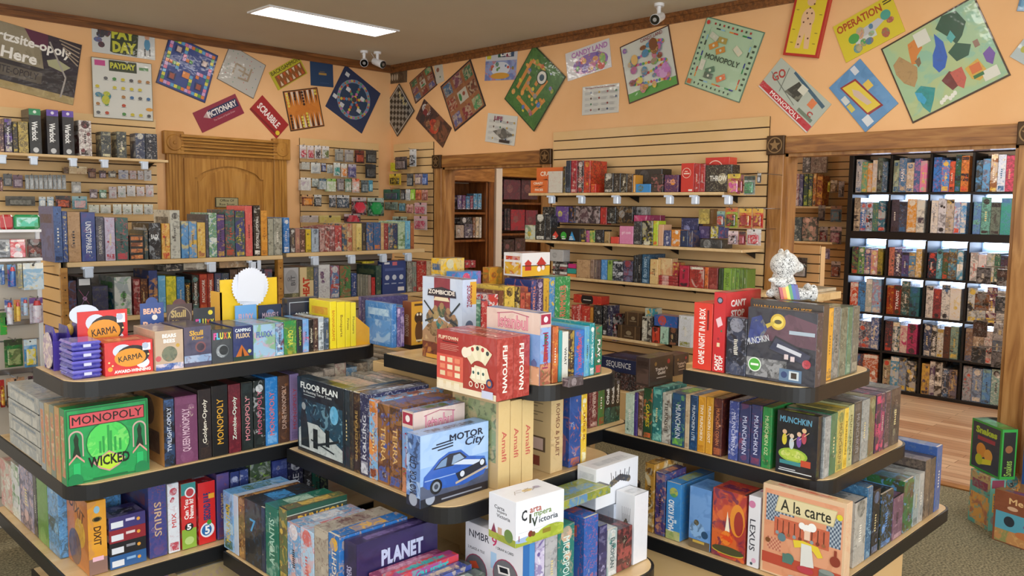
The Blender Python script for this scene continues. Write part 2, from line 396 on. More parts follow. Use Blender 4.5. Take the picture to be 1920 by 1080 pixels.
# ---- oak office door in the left wall
def office_door():
    x0, x1, zt = 3.005, 3.855, 2.10; Y = YL
    root = bpy.data.objects.new('door_3', None); COL.objects.link(root); root.location = (0, 0, 0); root['kind'] = 'structure'
    b = MB(); cw = .13
    b.box(x0-cw, x0, Y-.03, Y, 0, zt, None, 0, .004); b.box(x1, x1+cw, Y-.03, Y, 0, zt, None, 0, .004)
    for k in range(4):
        b.box(x0-cw+.02+k*.026, x0-cw+.034+k*.026, Y-.037, Y-.03, 0, zt); b.box(x1+.02+k*.026, x1+.034+k*.026, Y-.037, Y-.03, 0, zt)
    b.build('casing', 'oak', root)
    b = MB(); b.box(x0-.02, x1+.02, Y-.03, Y, zt, zt+.15)
    for k, (z, h, t) in enumerate(((.0, .02, .02), (.03, .018, .03), (.06, .014, .036), (.09, .014, .03), (.115, .014, .036), (.14, .022, .045))):
        b.box(x0-.02, x1+.02, Y-.03-t, Y-.03, zt+z, zt+z+h, None, 0, .003)
    b.build('header', 'oakhx', root)
    for xc in (x0-cw/2-.005, x1+cw/2+.005):
        b = MB(); b.box(xc-.085, xc+.085, Y-.055, Y, zt-.005, zt+.185, None, 0, .006)
        for r0, r1, d in ((.068, .062, .008), (.05, .044, .01), (.02, .012, .016)):
            b.cyl((xc, Y-.055, zt+.09), (xc, Y-.055-d, zt+.09), r0, r1, 24)
        b.build('rosette_block', 'oak', root)
    b = MB(); b.box(x0, x1, Y-.012, Y-.001, 0, zt)
    # stiles, rails and the arched raised panel
    b.box(x0+.02, x0+.11, Y-.028, Y-.012, 0, zt-.03); b.box(x1-.11, x1-.02, Y-.028, Y-.012, 0, zt-.03)
    n = 24; top = [];
    for i in range(n+1):
        t = i/n; x = x0+.11+(x1-x0-.22)*t; e = min(t, 1-t)
        z = zt-.19+(.0 if e < .06 else (.03 if e < .12 else .05+.055*math.sin(math.pi*(t-.12)/.76)))
        top.append((x, z))
    b.poly_prism(top+[(x1-.11, zt-.03), (x0+.11, zt-.03)], Y-.028, Y-.012, None, 0, 'Y')
    pan = [(x0+.14+(x1-x0-.28)*i/n, top[i][1]-.03) for i in range(n+1)]
    b.poly_prism(pan+[(x1-.14, .2), (x0+.14, .2)], Y-.02, Y-.0115, None, 0, 'Y')
    leaf = b.build('leaf', 'oak', root)
    s = MB(); sx0, sx1, sz0, sz1 = 3.29, 3.50, 1.66, 1.745
    s.box(sx0, sx1, Y-.034, Y-.022, sz0, sz1, ink('3a3626'))
    cv = CV(s, (sx0, Y-.0345, sz0), (1, 0, 0), (0, 0, 1), sx1-sx0, sz1-sz0)
    cv.rect(.03, .06, .97, .94, 'a39a72'); cv.text('Office Of', .5, .7, .62, .26, '2a2618'); cv.text('Ron Scott', .5, .3, .66, .26, '2a2618')
    s.build('name_plate', 'print', leaf)
    s = MB(); s.cyl((x1-.06, Y-.03, 1.0), (x1-.06, Y-.08, 1.0), .012); s.ellipsoid((x1-.06, Y-.1, 1.0), (.028, .028, .028))
    s.build('door_handle', 'bronzel', leaf, smooth=True)
office_door()
# ------------------------------------------------------------------ slatwall panels
def slat_mesh(b, ax, c, a0, a1, z0, z1, pitch=.0762, gap=.009, t=.019, mi=0, gi=1, sgn=-1):
    """slats face -ax at plane c (sgn=-1) or +ax"""
    z = z1; f = c; bk = c-sgn*t
    def bx(u0, u1, w0, w1, h0, h1, m):
        if ax == 'Y': b.box(u0, u1, min(w0, w1), max(w0, w1), h0, h1, None, m)
        else: b.box(min(w0, w1), max(w0, w1), u0, u1, h0, h1, None, m)
    bx(a0, a1, bk, c-sgn*t*.55, z0, z1, gi)
    while z > z0+.02:
        bx(a0, a1, bk, f, max(z0, z-pitch+gap), z, mi); z -= pitch
def slatwall(name, ax, c, a0, a1, z0, z1, label, mats=('lam', 'groove'), sgn=-1, cat='slatwall panel'):
    b = MB(); slat_mesh(b, ax, c, a0, a1, z0, z1, sgn=sgn); o = b.build(name, list(mats)); tag(o, label, cat); return o
slatwall('slatted_display_board', 'Y', YL-.021, .9, 2.80, .3, 2.37, 'maple slatwall panel on the left wall beside the office door')
slatwall('slatted_display_board', 'Y', YL-.021, 4.13, 5.02, .3, 2.31, 'maple slatwall panel of hanging packs right of the office door')
slatwall('slatted_display_board', 'X', XR-.021, 6.31, 6.93, .3, 2.31, 'narrow maple slatwall panel between the room corner and the small opening')
slatwall('slatted_display_board', 'X', XR-.021, 2.80, 4.74, .3, 2.31, 'wide maple slatwall panel between the two openings')
slatwall('slatted_display_board', 'X', 8.6, 3.60, 4.75, .2, 2.35, 'maple slatwall panel in the back room left of the black bookcase')
# wall shelves
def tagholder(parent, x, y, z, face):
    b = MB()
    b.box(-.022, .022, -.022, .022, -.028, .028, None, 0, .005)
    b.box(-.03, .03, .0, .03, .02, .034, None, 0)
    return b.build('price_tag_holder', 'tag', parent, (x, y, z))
def wall_shelf(name, ax, front, back, a0, a1, z, label, tags=()):
    root = empty(name, ((a0+a1)/2, (front+back)/2, z) if ax == 'Y' else ((front+back)/2, (a0+a1)/2, z), label, 'shelf', 'slatwall shelves')
    b = MB(); t = .02
    if ax == 'Y': b.box(a0-root.location.x, a1-root.location.x, front-root.location.y, back-root.location.y, -t, 0, None, 0, .002)
    else: b.box(front-root.location.x, back-root.location.x, a0-root.location.y, a1-root.location.y, -t, 0, None, 0, .002)
    b.build('board', 'shelf', root)
    n = max(2, int((a1-a0)/.6)+1)
    for i in range(n):
        a = a0+.06+(a1-a0-.12)*i/(n-1); m = MB()
        if ax == 'Y': m.poly_prism([(front+.14-root.location.y, -t), (back-root.location.y, -t), (back-root.location.y, -t-.05)], a-root.location.x, a-root.location.x+.006, None, 0, 'X')
        else:
            x0 = front+.14-root.location.x; x1 = back-root.location.x; y = a-root.location.y
            m.faces([(x0, y, -t), (x1, y, -t), (x1, y, -t-.05), (x0, y+.006, -t), (x1, y+.006, -t), (x1, y+.006, -t-.05)], [(0, 1, 2), (3, 5, 4), (0, 3, 4, 1), (1, 4, 5, 2), (2, 5, 3, 0)])
        m.build('bracket', 'bmetal', root)
    for px in tags:
        p = hit(px[0], px[1], ax, front-.024)
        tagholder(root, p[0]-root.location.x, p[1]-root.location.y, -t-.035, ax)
    return root
wall_shelf('wall_shelf', 'Y', 6.70, YL-.022, .9, 2.78, 2.03, 'top maple shelf on the left wall holding tall black boxes', [(4, 300), (63, 298), (137, 300), (196, 302), (271, 306)])
wall_shelf('wall_shelf', 'X', 4.88, XR-.022, 2.95, 4.74, 1.805, 'topmost maple shelf on the wide slatwall between the openings', [(1035, 373), (1091, 373), (1157, 373), (1256, 373), (1304, 373), (1366, 373)])
wall_shelf('wall_shelf', 'X', 4.88, XR-.022, 2.80, 4.77, 1.43, 'second maple shelf from the top between the openings', ())
wall_shelf('wall_shelf', 'X', 4.88, XR-.022, 2.62, 4.66, 1.155, 'third maple shelf from the top between the openings', ())
wall_shelf('wall_shelf', 'X', 4.88, XR-.022, 3.45, 4.66, .735, 'lowest maple shelf on the wide slatwall, holding brown chest boxes', ())
# ------------------------------------------------------------------ black-edged tiered display fixtures
def rounded(x0, x1, y0, y1, r, cor=(1, 1, 1, 1), n=7):
    """outline counter-clockwise from front-left; corners: front-left, front-right, back-right, back-left"""
    P = []
    for (cx, cy, a), on in zip(((x0, y0, 180), (x1, y0, 270), (x1, y1, 0), (x0, y1, 90)), cor):
        if not on: P.append((cx, cy)); continue
        ox = cx+(r if cx == x0 else -r); oy = cy+(r if cy == y0 else -r)
        for i in range(n+1):
            t = math.radians(a+90*i/n); P.append((ox+r*math.cos(t), oy+r*math.sin(t)))
    return P
def shelf_part(root, x0, x1, y0, y1, z, r=.09, cor=(1, 1, 0, 0), th=.055):
    rx, ry = root.location.x, root.location.y
    P = [(x-rx, y-ry) for x, y in rounded(x0, x1, y0, y1, r, cor)]; n = len(P)
    cx = sum(p[0] for p in P)/n; cy = sum(p[1] for p in P)/n
    Q = [(p[0]+(.008 if p[0] < cx else -.008), p[1]+(.008 if p[1] < cy else -.008)) for p in P]
    b = MB(); b.poly_prism(P, z-th, z-.003, None, 0); b.poly_prism(Q, z-.0029, z, None, 1)
    return b.build('shelf', ['black', 'shelf'], root)
def core_part(root, x0, x1, y0, y1, z0, z1, name='core_panel', mat='lam'):
    rx, ry = root.location.x, root.location.y; b = MB(); b.box(x0-rx, x1-rx, y0-ry, y1-ry, z0, z1, None, 0, .003); return b.build(name, mat, root)
fl = empty('display_fixture', (1.5, 3.3, 0), 'left wing of the black-edged tiered fixture, three rounded shelves', 'display shelves', 'tiered display fixtures')
shelf_part(fl, .87, 2.12, 2.93, 3.33, 1.09); shelf_part(fl, .87, 2.3, 2.955, 3.86, .73); shelf_part(fl, .87, 2.3, 2.955, 3.98, .39)
core_part(fl, 1.19, 1.79, 3.34, 3.37, .09, 1.03); core_part(fl, 1.0, 2.3, 3.05, 3.9, .02, .09, 'base', 'black')
sl = MB(); slat_mesh(sl, 'X', 1.19-1.5, 3.38-3.3, 3.80-3.3, .12, 1.03); sl.build('end_slats', ['lam', 'groove'], fl)
shelf_part(fl, .98, 2.2, 3.0, 3.9, .115, .05)
fc = empty('display_fixture', (2.08, 2.4, 0), 'centre wing of the black-edged tiered fixture, nearest the camera', 'display shelves', 'tiered display fixtures')
shelf_part(fc, 1.992, 2.44, 1.86, 2.74, 1.09); shelf_part(fc, 1.64, 2.54, 1.945, 2.9, .73, .1); shelf_part(fc, 1.37, 2.50, 1.69, 2.9, .39, .12)
core_part(fc, 2.05, 2.10, 2.28, 2.9, .09, 1.03); core_part(fc, 1.7, 2.4, 2.0, 2.9, .02, .09, 'base', 'black')
core_part(fc, 2.0, 2.15, 2.245, 2.279, .39, 1.03, 'upright', 'lam')
fb = empty('display_fixture', (2.8, 3.2, 0), 'back wing of the black-edged tiered fixture behind the centre wing', 'display shelves', 'tiered display fixtures')
shelf_part(fb, 2.32, 3.22, 2.76, 3.5, 1.09); shelf_part(fb, 2.60, 3.0, 2.24, 3.4, .73, .06); shelf_part(fb, 2.62, 3.2, 2.3, 3.5, .39, .06)
core_part(fb, 3.02, 3.06, 2.5, 3.5, .02, 1.03)
fr = empty('display_fixture', (3.1, 1.9, 0), 'right fixture of black-edged tiered shelves by the large opening', 'display shelves', 'tiered display fixtures')
shelf_part(fr, 2.63, 3.22, 1.25, 1.735, 1.09); shelf_part(fr, 2.79, 3.62, 1.245, 2.24, .73, .1); shelf_part(fr, 2.66, 3.93, 1.17, 2.1, .39, .06)
core_part(fr, 3.02, 3.08, 1.5, 1.98, .395, 1.03); core_part(fr, 2.72, 3.8, 1.32, 2.1, .02, .335, 'base', 'lam')
br = MB(); br.faces([(3.2-3.1, 1.62-1.9, 1.06), (3.42-3.1, 1.62-1.9, 1.32), (3.2-3.1, 1.62-1.9, 1.30), (3.2-3.1, 1.64-1.9, 1.06), (3.42-3.1, 1.64-1.9, 1.32), (3.2-3.1, 1.64-1.9, 1.30)], [(0, 1, 2), (3, 5, 4), (0, 3, 4, 1), (1, 4, 5, 2), (0, 2, 5, 3)]); br.build('bracket', 'bmetal', fr)
# ------------------------------------------------------------------ wooden gondolas before the left wall
def gondola(x0, x1, yf, yb, z1, z2, label, posts):
    root = empty('wooden_gondola', ((x0+x1)/2, (yf+yb)/2, 0), label, 'display shelves', 'wooden gondolas'); rx, ry = root.location.x, root.location.y
    for z in (z1, z2, .62):
        b = MB(); b.box(x0-rx, x1-rx, yf-ry, yb-ry, z-.028, z, None, 0, .003); b.build('shelf', 'shelf', root)
    b = MB(); slat_mesh(b, 'Y', yb+.02-ry, x0-rx, x1-rx, .1, z1-.03); b.build('back_panel', ['lamg', 'groove'], root)
    for p in posts:
        b = MB(); b.box(p-.016-rx, p+.016-rx, yf-.0-ry, yf+.05-ry, 0, z1-.03, None, 0, .002)
        for k in range(12): b.cyl((p-rx, yf-.0005-ry, .5+k*.07), (p-rx, yf-.002-ry, .5+k*.07), .004, n=6, mi=1)
        b.build('upright', ['oakhx', 'bmetal'], root)
    b = MB(); b.box(x0-rx, x1-rx, yf+.05-ry, yb-ry, .02, .12); b.build('base', 'lam', root)
    return root
g1 = gondola(1.50, 2.82, 5.0, 5.42, 1.353, 1.03, 'long wooden gondola in front of the office door, slatted end panel', (1.484, 2.80))
b = MB(); slat_mesh(b, 'X', 1.462-g1.location.x, 5.02-g1.location.y, 5.44-g1.location.y, .1, 1.352); b.build('end_panel', ['lam', 'groove'], g1)
for px in (160, 475): 
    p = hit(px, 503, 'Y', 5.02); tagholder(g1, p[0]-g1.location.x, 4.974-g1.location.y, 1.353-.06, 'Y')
for px in (390, 468): 
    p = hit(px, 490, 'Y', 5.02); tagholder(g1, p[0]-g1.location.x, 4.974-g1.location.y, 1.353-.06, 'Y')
g2 = gondola(2.88, 4.07, 5.06, 5.46, 1.362, 1.03, 'shorter wooden gondola near the room corner, between posts', (2.84,))
for px in (583, 652, 711, 758):
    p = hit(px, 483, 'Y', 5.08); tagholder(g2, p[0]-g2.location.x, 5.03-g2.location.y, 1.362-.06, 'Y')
# grey rack at the left edge of the view
rk = empty('peg_rack', (.85, 4.55, 0), 'pale grey slatted rack with hanging packs at far left', 'display rack')
b = MB(); slat_mesh(b, 'Y', 4.52-4.55, .1-.85, 1.215-.85, .1, 1.62, pitch=.152, gap=.008); b.build('panel', ['lamg', 'metal'], rk)
b = MB(); b.box(1.215-.85, 1.235-.85, -.04, .02, .05, 1.62, None, 0, .003); b.build('frame', 'white', rk)
for z, w in ((1.555, .3), (1.42, .3)):
    b = MB(); b.box(.1-.85, 1.21-.85, -.16, -.035, z-.014, z, None, 0, .002); b.build('ledge', 'white', rk)
for z in (1.33, 1.105, .87, .72):
    b = MB(); b.box(.1-.85, 1.20-.85, -.055, -.035, z-.012, z+.012, None, 0, .002); b.build('rail', 'metal', rk)
# ------------------------------------------------------------------ ceiling lamps
def troffer(x0, x1, y0, y1, label):
    root = empty('ceiling_lamp', ((x0+x1)/2, (y0+y1)/2, ZC), label, 'ceiling lamp', 'recessed ceiling lamps'); w, h = (x1-x0)/2, (y1-y0)/2
    b = MB(); t = .02
    for q in ((-w-t, -w, -h-t, h+t), (w, w+t, -h-t, h+t), (-w, w, -h-t, -h), (-w, w, h, h+t)): b.box(*q, -.012, .002)
    b.build('frame', 'white', root)
    b = MB(); b.box(-w, w, -h, h, -.006, -.003); b.build('diffuser', 'lamp', root)
troffer(3.07, 4.18, 5.57, 5.86, 'long bright recessed ceiling lamp before the room corner')
for i, (x, y) in enumerate(((3.6, 1.9), (.7, 1.9), (.7, 5.72), (3.6, -1.0), (.7, -1.0), (-1.6, 2.2))):
    troffer(x-.55, x+.55, y-.145, y+.145, ('ceiling lamp above the right display fixture', 'ceiling lamp above the photographer', 'ceiling lamp over the left end of the gondolas', 'ceiling lamp behind the photographer on the right', 'ceiling lamp behind the photographer', 'ceiling lamp out to the left of the photographer')[i])
for i, (x, y) in enumerate(((6.9, 2.2), (6.6, 5.6), (6.4, .6))):
    r = empty('back_room_lamp', (x, y, 2.75), ('ceiling lamp of the back room before the bookcase', 'ceiling lamp of the room behind the small opening', 'ceiling lamp of the back room, right end')[i], 'ceiling lamp', 'back room lamps')  # right-end lamp is unseen, added to brighten the plank floor
    b = MB(); b.box(-.55, .55, -.15, .15, -.01, -.004); b.build('diffuser', 'lamp2', r)
    b = MB(); b.box(-.58, .58, -.18, -.15, -.014, 0); b.box(-.58, .58, .15, .18, -.014, 0); b.box(-.58, -.55, -.15, .15, -.014, 0); b.box(.55, .58, -.15, .15, -.014, 0); b.build('frame', 'white', r)
# ------------------------------------------------------------------ security cameras
def seccam(x, y, z, ax, ay, label, s=1.0):
    r = empty('security_camera', (x, y, z), label, 'security camera', 'white security cameras')
    b = MB(); b.cyl((0, 0, 0), (0, 0, -.02*s), .035*s, n=20); b.cyl((0, 0, -.02*s), (0, 0, -.075*s), .014*s, n=12); b.ellipsoid((0, 0, -.08*s), (.02*s, .02*s, .02*s)); b.build('mount', 'white', r, smooth=False)
    d = Vector((ax, ay, -.35)).normalized(); c = Vector((0, 0, -.095*s))
    b = MB(); b.cyl(c-d*.05*s, c+d*.08*s, .030*s, .036*s, n=20); b.build('body', 'white', r)
    b = MB(); b.cyl(c+d*.0805*s, c+d*.083*s, .033*s, n=20); b.cyl(c+d*.083*s, c+d*.086*s, .014*s, n=14, mi=1); b.build('lens', ['screen', 'metal'], r)
    cb = MB(); q = c-d*.045*s; prev = q
    for i in range(1, 9):
        t = i/8; nx = Vector((q.x+.05*math.sin(t*5)*s, q.y+.05*math.sin(t*3)*s, q.z-.03*math.sin(t*6)*s+.1*s*t)); cb.cyl(prev, nx, .003, n=6); prev = nx
    cb.build('cable', 'white', r)
p = hit(686, 97, 'Z', ZC-.005); seccam(p[0]-.02, p[1], ZC, -.55, -.8, 'white ceiling camera at the corner, left one of the pair')
p = hit(711, 99, 'Z', ZC-.005); seccam(p[0]-.02, p[1], ZC, .1, -1, 'white ceiling camera at the corner, right one of the pair')
p = hit(1236, 8, 'Z', ZC-.005); seccam(p[0], p[1], ZC, -.9, -.25, 'single white ceiling camera above the green board on the right wall')
# ------------------------------------------------------------------ boxed games
def game_mesh(w, d, h, c1, c2, c3, amt, title='', tc='f2f2ee', dr='d', seed=0, cover=None, front=None, plain_top=False, right=None):
    """printed box: local x = width of the face we see, y = depth (front at -d/2), z up"""
    R = random.Random(seed); b = MB(); sc = R.choice((14, 20, 28, 38))
    b.box(-w/2, w/2, -d/2, d/2, 0, h, ink(c1, c2, c3, amt, sc, R.uniform(.3, .45)), 0, min(.0016, w*.1))
    f = CV(b, (-w/2, -d/2, 0), (1, 0, 0), (0, 0, 1), w, h)
    if front: front(f)
    else:
        st = R.random(); tall = h > w*1.25
        if amt >= .12 and tall:
            if st < .35: f.rect(.06, .86+R.uniform(-.02, .03), .94, .975, ink(c2, c3, c1, .5, 20))
            elif st < .6: f.ell(.5, .88, .34, ink(c3, c2, c1, .4, 30), n=14)
            if R.random() < .5: f.rect(.12, .03, .88, .03+R.uniform(.07, .16), ink(c3, c1, c2, .5, 30))
            elif R.random() < .5: f.ell(.5, .1, .3, ink(c2, c3, c1, .4, 30), n=14)
            if R.random() < .35: f.rect(.02, .3, .98, .3+R.uniform(.1, .25), ink(c2, c1, c3, .7, 16))
            for _ in range(R.choice((0, 2, 3, 5))): q = R.uniform(.08, .2); f.ell(R.uniform(.25, .75), R.uniform(.1, .9), q, ink(R.choice((c1, c2, c3)), R.choice((c2, c3)), 'd8ccb4', .5, 40), n=9)
            if not title and R.random() < .6:
                m = R.uniform(.3, .44); n_ = R.randint(5, 9); tc_ = R.choice(('e8e4d8', 'd8c890', '2a2428', c3))
                for i in range(n_): f.rect(m+R.uniform(0, .03), .36+.28*i/n_, m+.16+R.uniform(0, .06), .36+.28*(i+.55)/n_, tc_)
        elif amt >= .12:
            if st < .5: f.rect(.04, .05, R.uniform(.3, .9), R.uniform(.2, .4), ink(c2, c3, c1, .5, 20))
            if R.random() < .5: f.ell(R.uniform(.3, .7), R.uniform(.35, .6), .18, ink(c3, c2, c1, .5, 25), n=16)
        if title:
            if dr == 'h': f.text(title, .5, .62 if h > w*.9 else .5, .66, .2 if h > w*.7 else .5, tc)
            else: f.text(title, .5, .5+R.uniform(-.04, .04), .64 if len(title) > 6 else .09*len(title), .4, tc, -90 if dr == 'd' else 90)
    # cover on the left flank, and printing on the top
    l = CV(b, (-w/2, d/2, 0), (0, -1, 0), (0, 0, 1), d, h)
    if cover: cover(l)
    elif amt >= .1:
        l.rect(.07, .08, .93, .6, ink(c2, c3, c1, .6, 10)); l.rect(.12, .7, .88, .86, ink(c3, c1, c2, .3, 20))
    if right: right(CV(b, (w/2, -d/2, 0), (0, 1, 0), (0, 0, 1), d, h))
    t = CV(b, (-w/2, -d/2, h), (1, 0, 0), (0, 1, 0), w, d)
    if amt >= .1 and not plain_top:
        if R.random() < .6: t.rect(0, 0, 1, .03, R.choice(('2a2a2e', 'd8d0c0', c2))); t.rect(.94, 0, 1, 1, '3a3836')
        t.rect(.15, .2+R.uniform(0, .1), .85, .6+R.uniform(0, .2), ink(c3, c1, c2, .55, 26))
    return b
USED = {}
def describe(it, left, right, where, kind, first, last):
    a, c = it['cn'], it['acc']
    base = f"{a} {kind}" + (f" with {c} accents" if c != a else '')
    if left and right: s = f"{base} between {left} and {right} ones, {where}"
    elif right: s = f"{base}, leftmost on {where}"
    elif left: s = f"{base}, rightmost on {where}"
    else: s = f"{base}, {where}"
    return s
def fit(label, where):
    w = label.split()
    if len(w) <= 16: return label
    label = label.replace(' accents', ' print').replace(' ones,', ',')
    if len(label.split()) <= 16: return label
    label = label.replace(' with ', ', ').replace(' print', ' marks'); return ' '.join(label.split())
GB = []   # every boxed thing, for counting
def row(face, plane, z, depth, where, items, name='board_game_box', kind='game box', group=None, jit=.06, cap=9.0, cat='board game', seed=1):
    """a row of boxes on a shelf; items: 'pxL pxR pyTop c1 c2 c3 amt|title|opts'; opts: u/d/h, t=ink, D=depth, B=extra base height, P=plane offset, n=nudge back"""
    its = []
    for k, s in enumerate(items.strip().splitlines()):
        s = s.strip()
        if not s or s[0] == '#': continue
        q = (s.split('|')+['', ''])[:3]; a = q[0].split(); L, Rr, T = map(float, a[:3]); c1 = a[3]; c2 = a[4] if len(a) > 4 else c1; c3 = a[5] if len(a) > 5 else c2
        amt = (int(a[6]) if len(a) > 6 else 3)/9
        o = {'dr': 'd'}
        for w in q[2].split():
            if w in 'udh': o['dr'] = w
            elif '=' in w: kk, vv = w.split('=', 1); o[kk] = vv
        its.append(dict(L=L, R=Rr, T=T, c=(c1, c2, c3), amt=amt, title=q[1], o=o, cn=cname(c1), acc=cname(c3 if cname(c3) != cname(c1) else c2), k=k))
    prev_hi = None
    for n, it in enumerate(its):
        R = random.Random(seed*1000+it['k']); o = it['o']
        pl = plane+float(o.get('P', 0)); zb = z+.0006+float(o.get('B', 0)); D = float(o.get('D', depth*(1+R.uniform(-jit, jit))))
        bx = proj((2, 2, 1))
        if face == 'Y':
            p = hit((it['L']+it['R'])/2, it['T'], 'Y', pl); h = p[2]-zb; base = proj((p[0], pl, zb)); ym = (base[1]+it['T'])/2
            x0 = hit(it['L'], ym, 'Y', pl)[0]; x1 = hit(it['R'], ym, 'Y', pl)[0]; w = x1-x0-.0012
            loc = ((x0+x1)/2, pl+D/2, zb); rz = 0
        else:
            p = hit((it['L']+it['R'])/2, it['T'], 'X', pl); h = p[2]-zb; base = proj((pl, p[1], zb)); ym = (base[1]+it['T'])/2
            y0 = hit(it['R'], ym, 'X', pl)[1]; y1 = hit(it['L'], ym, 'X', pl)[1]; w = y1-y0-.0012
            loc = (pl+D/2, (y0+y1)/2, zb); rz = -math.pi/2
        h = min(h, float(o.get('H', cap))-zb)
        if h < .01 or w < .002: print('BAD', where, it, h, w); continue
        b = game_mesh(w, D, h, *it['c'], it['amt'], it['title'], o.get('t', 'f0f0ea'), o['dr'], seed*1000+it['k'], FR.get(o.get('C')), FR.get(o.get('F')), False, FR.get(o.get('R')))
        ob = b.build(name, 'print', None, loc, (0, 0, rz+math.radians(float(o.get('r', 0)))))
        lf = its[n-1]['cn'] if n else None; rt = its[n+1]['cn'] if n+1 < len(its) else None
        lab = o['L'].replace('_', ' ')+', '+where if 'L' in o else describe(it, lf, rt, where, kind, n == 0, n == len(its)-1)
        GB.append((ob, lab, where, cat, group or f'{kind}es {where}'))
    return its
def finish_labels():
    from collections import defaultdict
    g = defaultdict(list)
    for e in GB: g[fit(e[1], e[2])].append(e)
    for lab, es in g.items():
        if len(es) == 1: tag(es[0][0], lab, es[0][3], es[0][4]); continue
        for i, e in enumerate(es):
            # same look and same neighbours: say which in the row
            w = lab.split(); s = f"{ORD[i]} {lab}" if len(w) < 16 else f"{ORD[i]} {' '.join(w).replace(' with ', ', ', 1)}"
            s = s.replace(' marks', '').replace(' print', ' ') if len(s.split()) > 16 else s
            s = ' '.join(s.split()); 
            while s in LABELS: s = s.replace('box', 'carton', 1) if 'box' in s else s+' again'
            tag(e[0], s, e[3], e[4])
FR = {}
def cover(f): FR[f.__name__] = f; return f
# ---- recognisable covers
@cover
def wicked(c):
    c.rect(0, 0, 1, 1, ink('1f9a52', '178044', '2cae64', .3, 14)); c.frame(.01, .01, .99, .99, .02, '0f6a3a')
    c.ell(.5, .5, .27, ink('0e7038')); c.ell(.5, .5, .255, ink('4fce5a', '37b550', '86e070', .6, 12))
    for x, h in ((.40, .1), (.44, .16), (.50, .3), (.53, .22), (.58, .13), (.64, .1)): c.rect(x-.014, .36, x+.014, .42+h, '2a9a46')
    c.rect(.05, .745, .95, .925, '2a1412'); c.rect(.06, .755, .94, .915, 'd4545c'); c.text('MONOPOLY', .5, .835, .84, .11, '1d1412')
    for x in (.12, .88):
        c.ell(x, .62, .085, 'c8a8a0', .09); c.rect(x-.085, .36, x+.085, .62, 'c8a8a0'); c.ell(x, .61, .07, '15804a', .078); c.rect(x-.07, .34, x+.07, .61, '15804a')
        c.poly([(x-.05, .36), (x+.05, .36), (x+.025, .52), (x+.03, .6), (x, .68), (x-.03, .6), (x-.02, .5)], '14301c')
        c.poly([(x-.09, .3), (x, .4), (x+.09, .3), (x+.09, .27), (x, .37), (x-.09, .27)], 'd89a90'); c.rect(x-.04, .05, x+.04, .28, '24b866')
    c.poly([(.3, .25), (.5, .38), (.7, .25), (.62, .16), (.5, .1), (.38, .16)], 'c79090'); c.poly([(.33, .25), (.5, .36), (.67, .25), (.6, .17), (.5, .12), (.4, .17)], 'b6de38')
    c.text('WICKED', .5, .26, .5, .14, '0c1a10', bold=.03); c.ell(.1, .05, .09, '15804a'); c.ell(.9, .06, .09, '15804a'); c.rect(.3, .03, .72, .045, '0f6a3a')
@cover
def floorplan(c):
    c.rect(0, 0, 1, 1, ink('16222c', '22323e', '0c141c', .6, 10)); c.rect(.03, .05, .97, .72, ink('22485e', '152630', '6a9ab0', .8, 14))
    c.poly([(.03, .05), (.97, .05), (.97, .2), (.45, .42), (.2, .42), (.03, .3)], ink('b8c4c6', 'd2dadb', '8a989c', .5, 14))
    c.poly([(.08, .08), (.27, .08), (.24, .35), (.2, .5), (.17, .62), (.11, .62), (.07, .48)], ink('202a30', '2c383e', '151c20', .5, 20)); c.ell(.145, .62, .045, '9aa6aa')
    for q in ((.35, .1, .45, .36), (.62, .18, .7, .4)): c.rect(*q, '1a242a')
    c.ell(.8, .62, .09, ink('5fb0dc', '8ac8ea', '3a80a8', .5, 20), .12); c.line(.45, .16, .9, .3, .03, '202a30'); c.line(.3, .2, .8, .12, .02, '2a343a')
    c.text('FLOOR PLAN', .48, .9, .86, .085, 'e4ecee', bold=.03); c.text("In Haunting Terror Town", .45, .82, .7, .045, 'd0dade'); c.rect(.15, .775, .4, .785, 'a0aeb4')
@cover
def istanbul(c):
    c.rect(0, 0, 1, 1, ink('7aa4de', '94b8e8', '6a94d4', .4, 8)); c.rect(0, .7, 1, 1, ink('d8c2b8', 'e2cfc6', 'c9b0a6', .4, 8)); c.text('Istanbul', .5, .83, .56, .2, 'b8506c', bold=.04); c.text('Istanbul', .5, .832, .55, .19, 'e0a0ae', bold=.006)
    c.line(.2, .93, .5, .97, .012, 'a8506a'); c.line(.5, .97, .8, .93, .012, 'a8506a'); c.ell(.28, .56, .14, '8a2a38', .035); c.rect(.2, .55, .36, .575, 'c06a74')
    for x, h in ((.1, .36), (.3, .3), (.55, .42), (.62, .34), (.75, .4), (.9, .36)): c.rect(x-.012, 0, x+.012, h, '4a5a8a'); c.ell(x, h*.82, .05, '5c6ea0')
    c.rect(0, 0, 1, .26, ink('d6a884', '9a6a58', 'e8d2b8', .8, 12)); c.ell(.5, .2, .2, ink('b8c4dc', 'e8e0d8', '8a5a4a', .6, 14))
@cover
def istanbul_spine(c):
    c.rect(0, 0, 1, 1, ink('7aa4de', 'a8c4e8', 'b8706a', .4, 14)); c.rect(.0, .8, 1, 1, 'd8c2b8'); c.rect(.05, .84, .95, .98, 'a02848'); c.ell(.5, .91, .2, 'e8e0e4')
    c.rect(0, 0, 1, .3, ink('c88a6a', '8a3a34', '4a6a3a', .7, 20)); c.poly([(.3, .32), (.7, .32), (.6, .6), (.5, .68), (.4, .6)], 'b04838'); c.rect(.38, .56, .62, .72, '3a6a44')
    c.text('Istanbul', .5, .48, .5, .5, '9a2a58', 90)
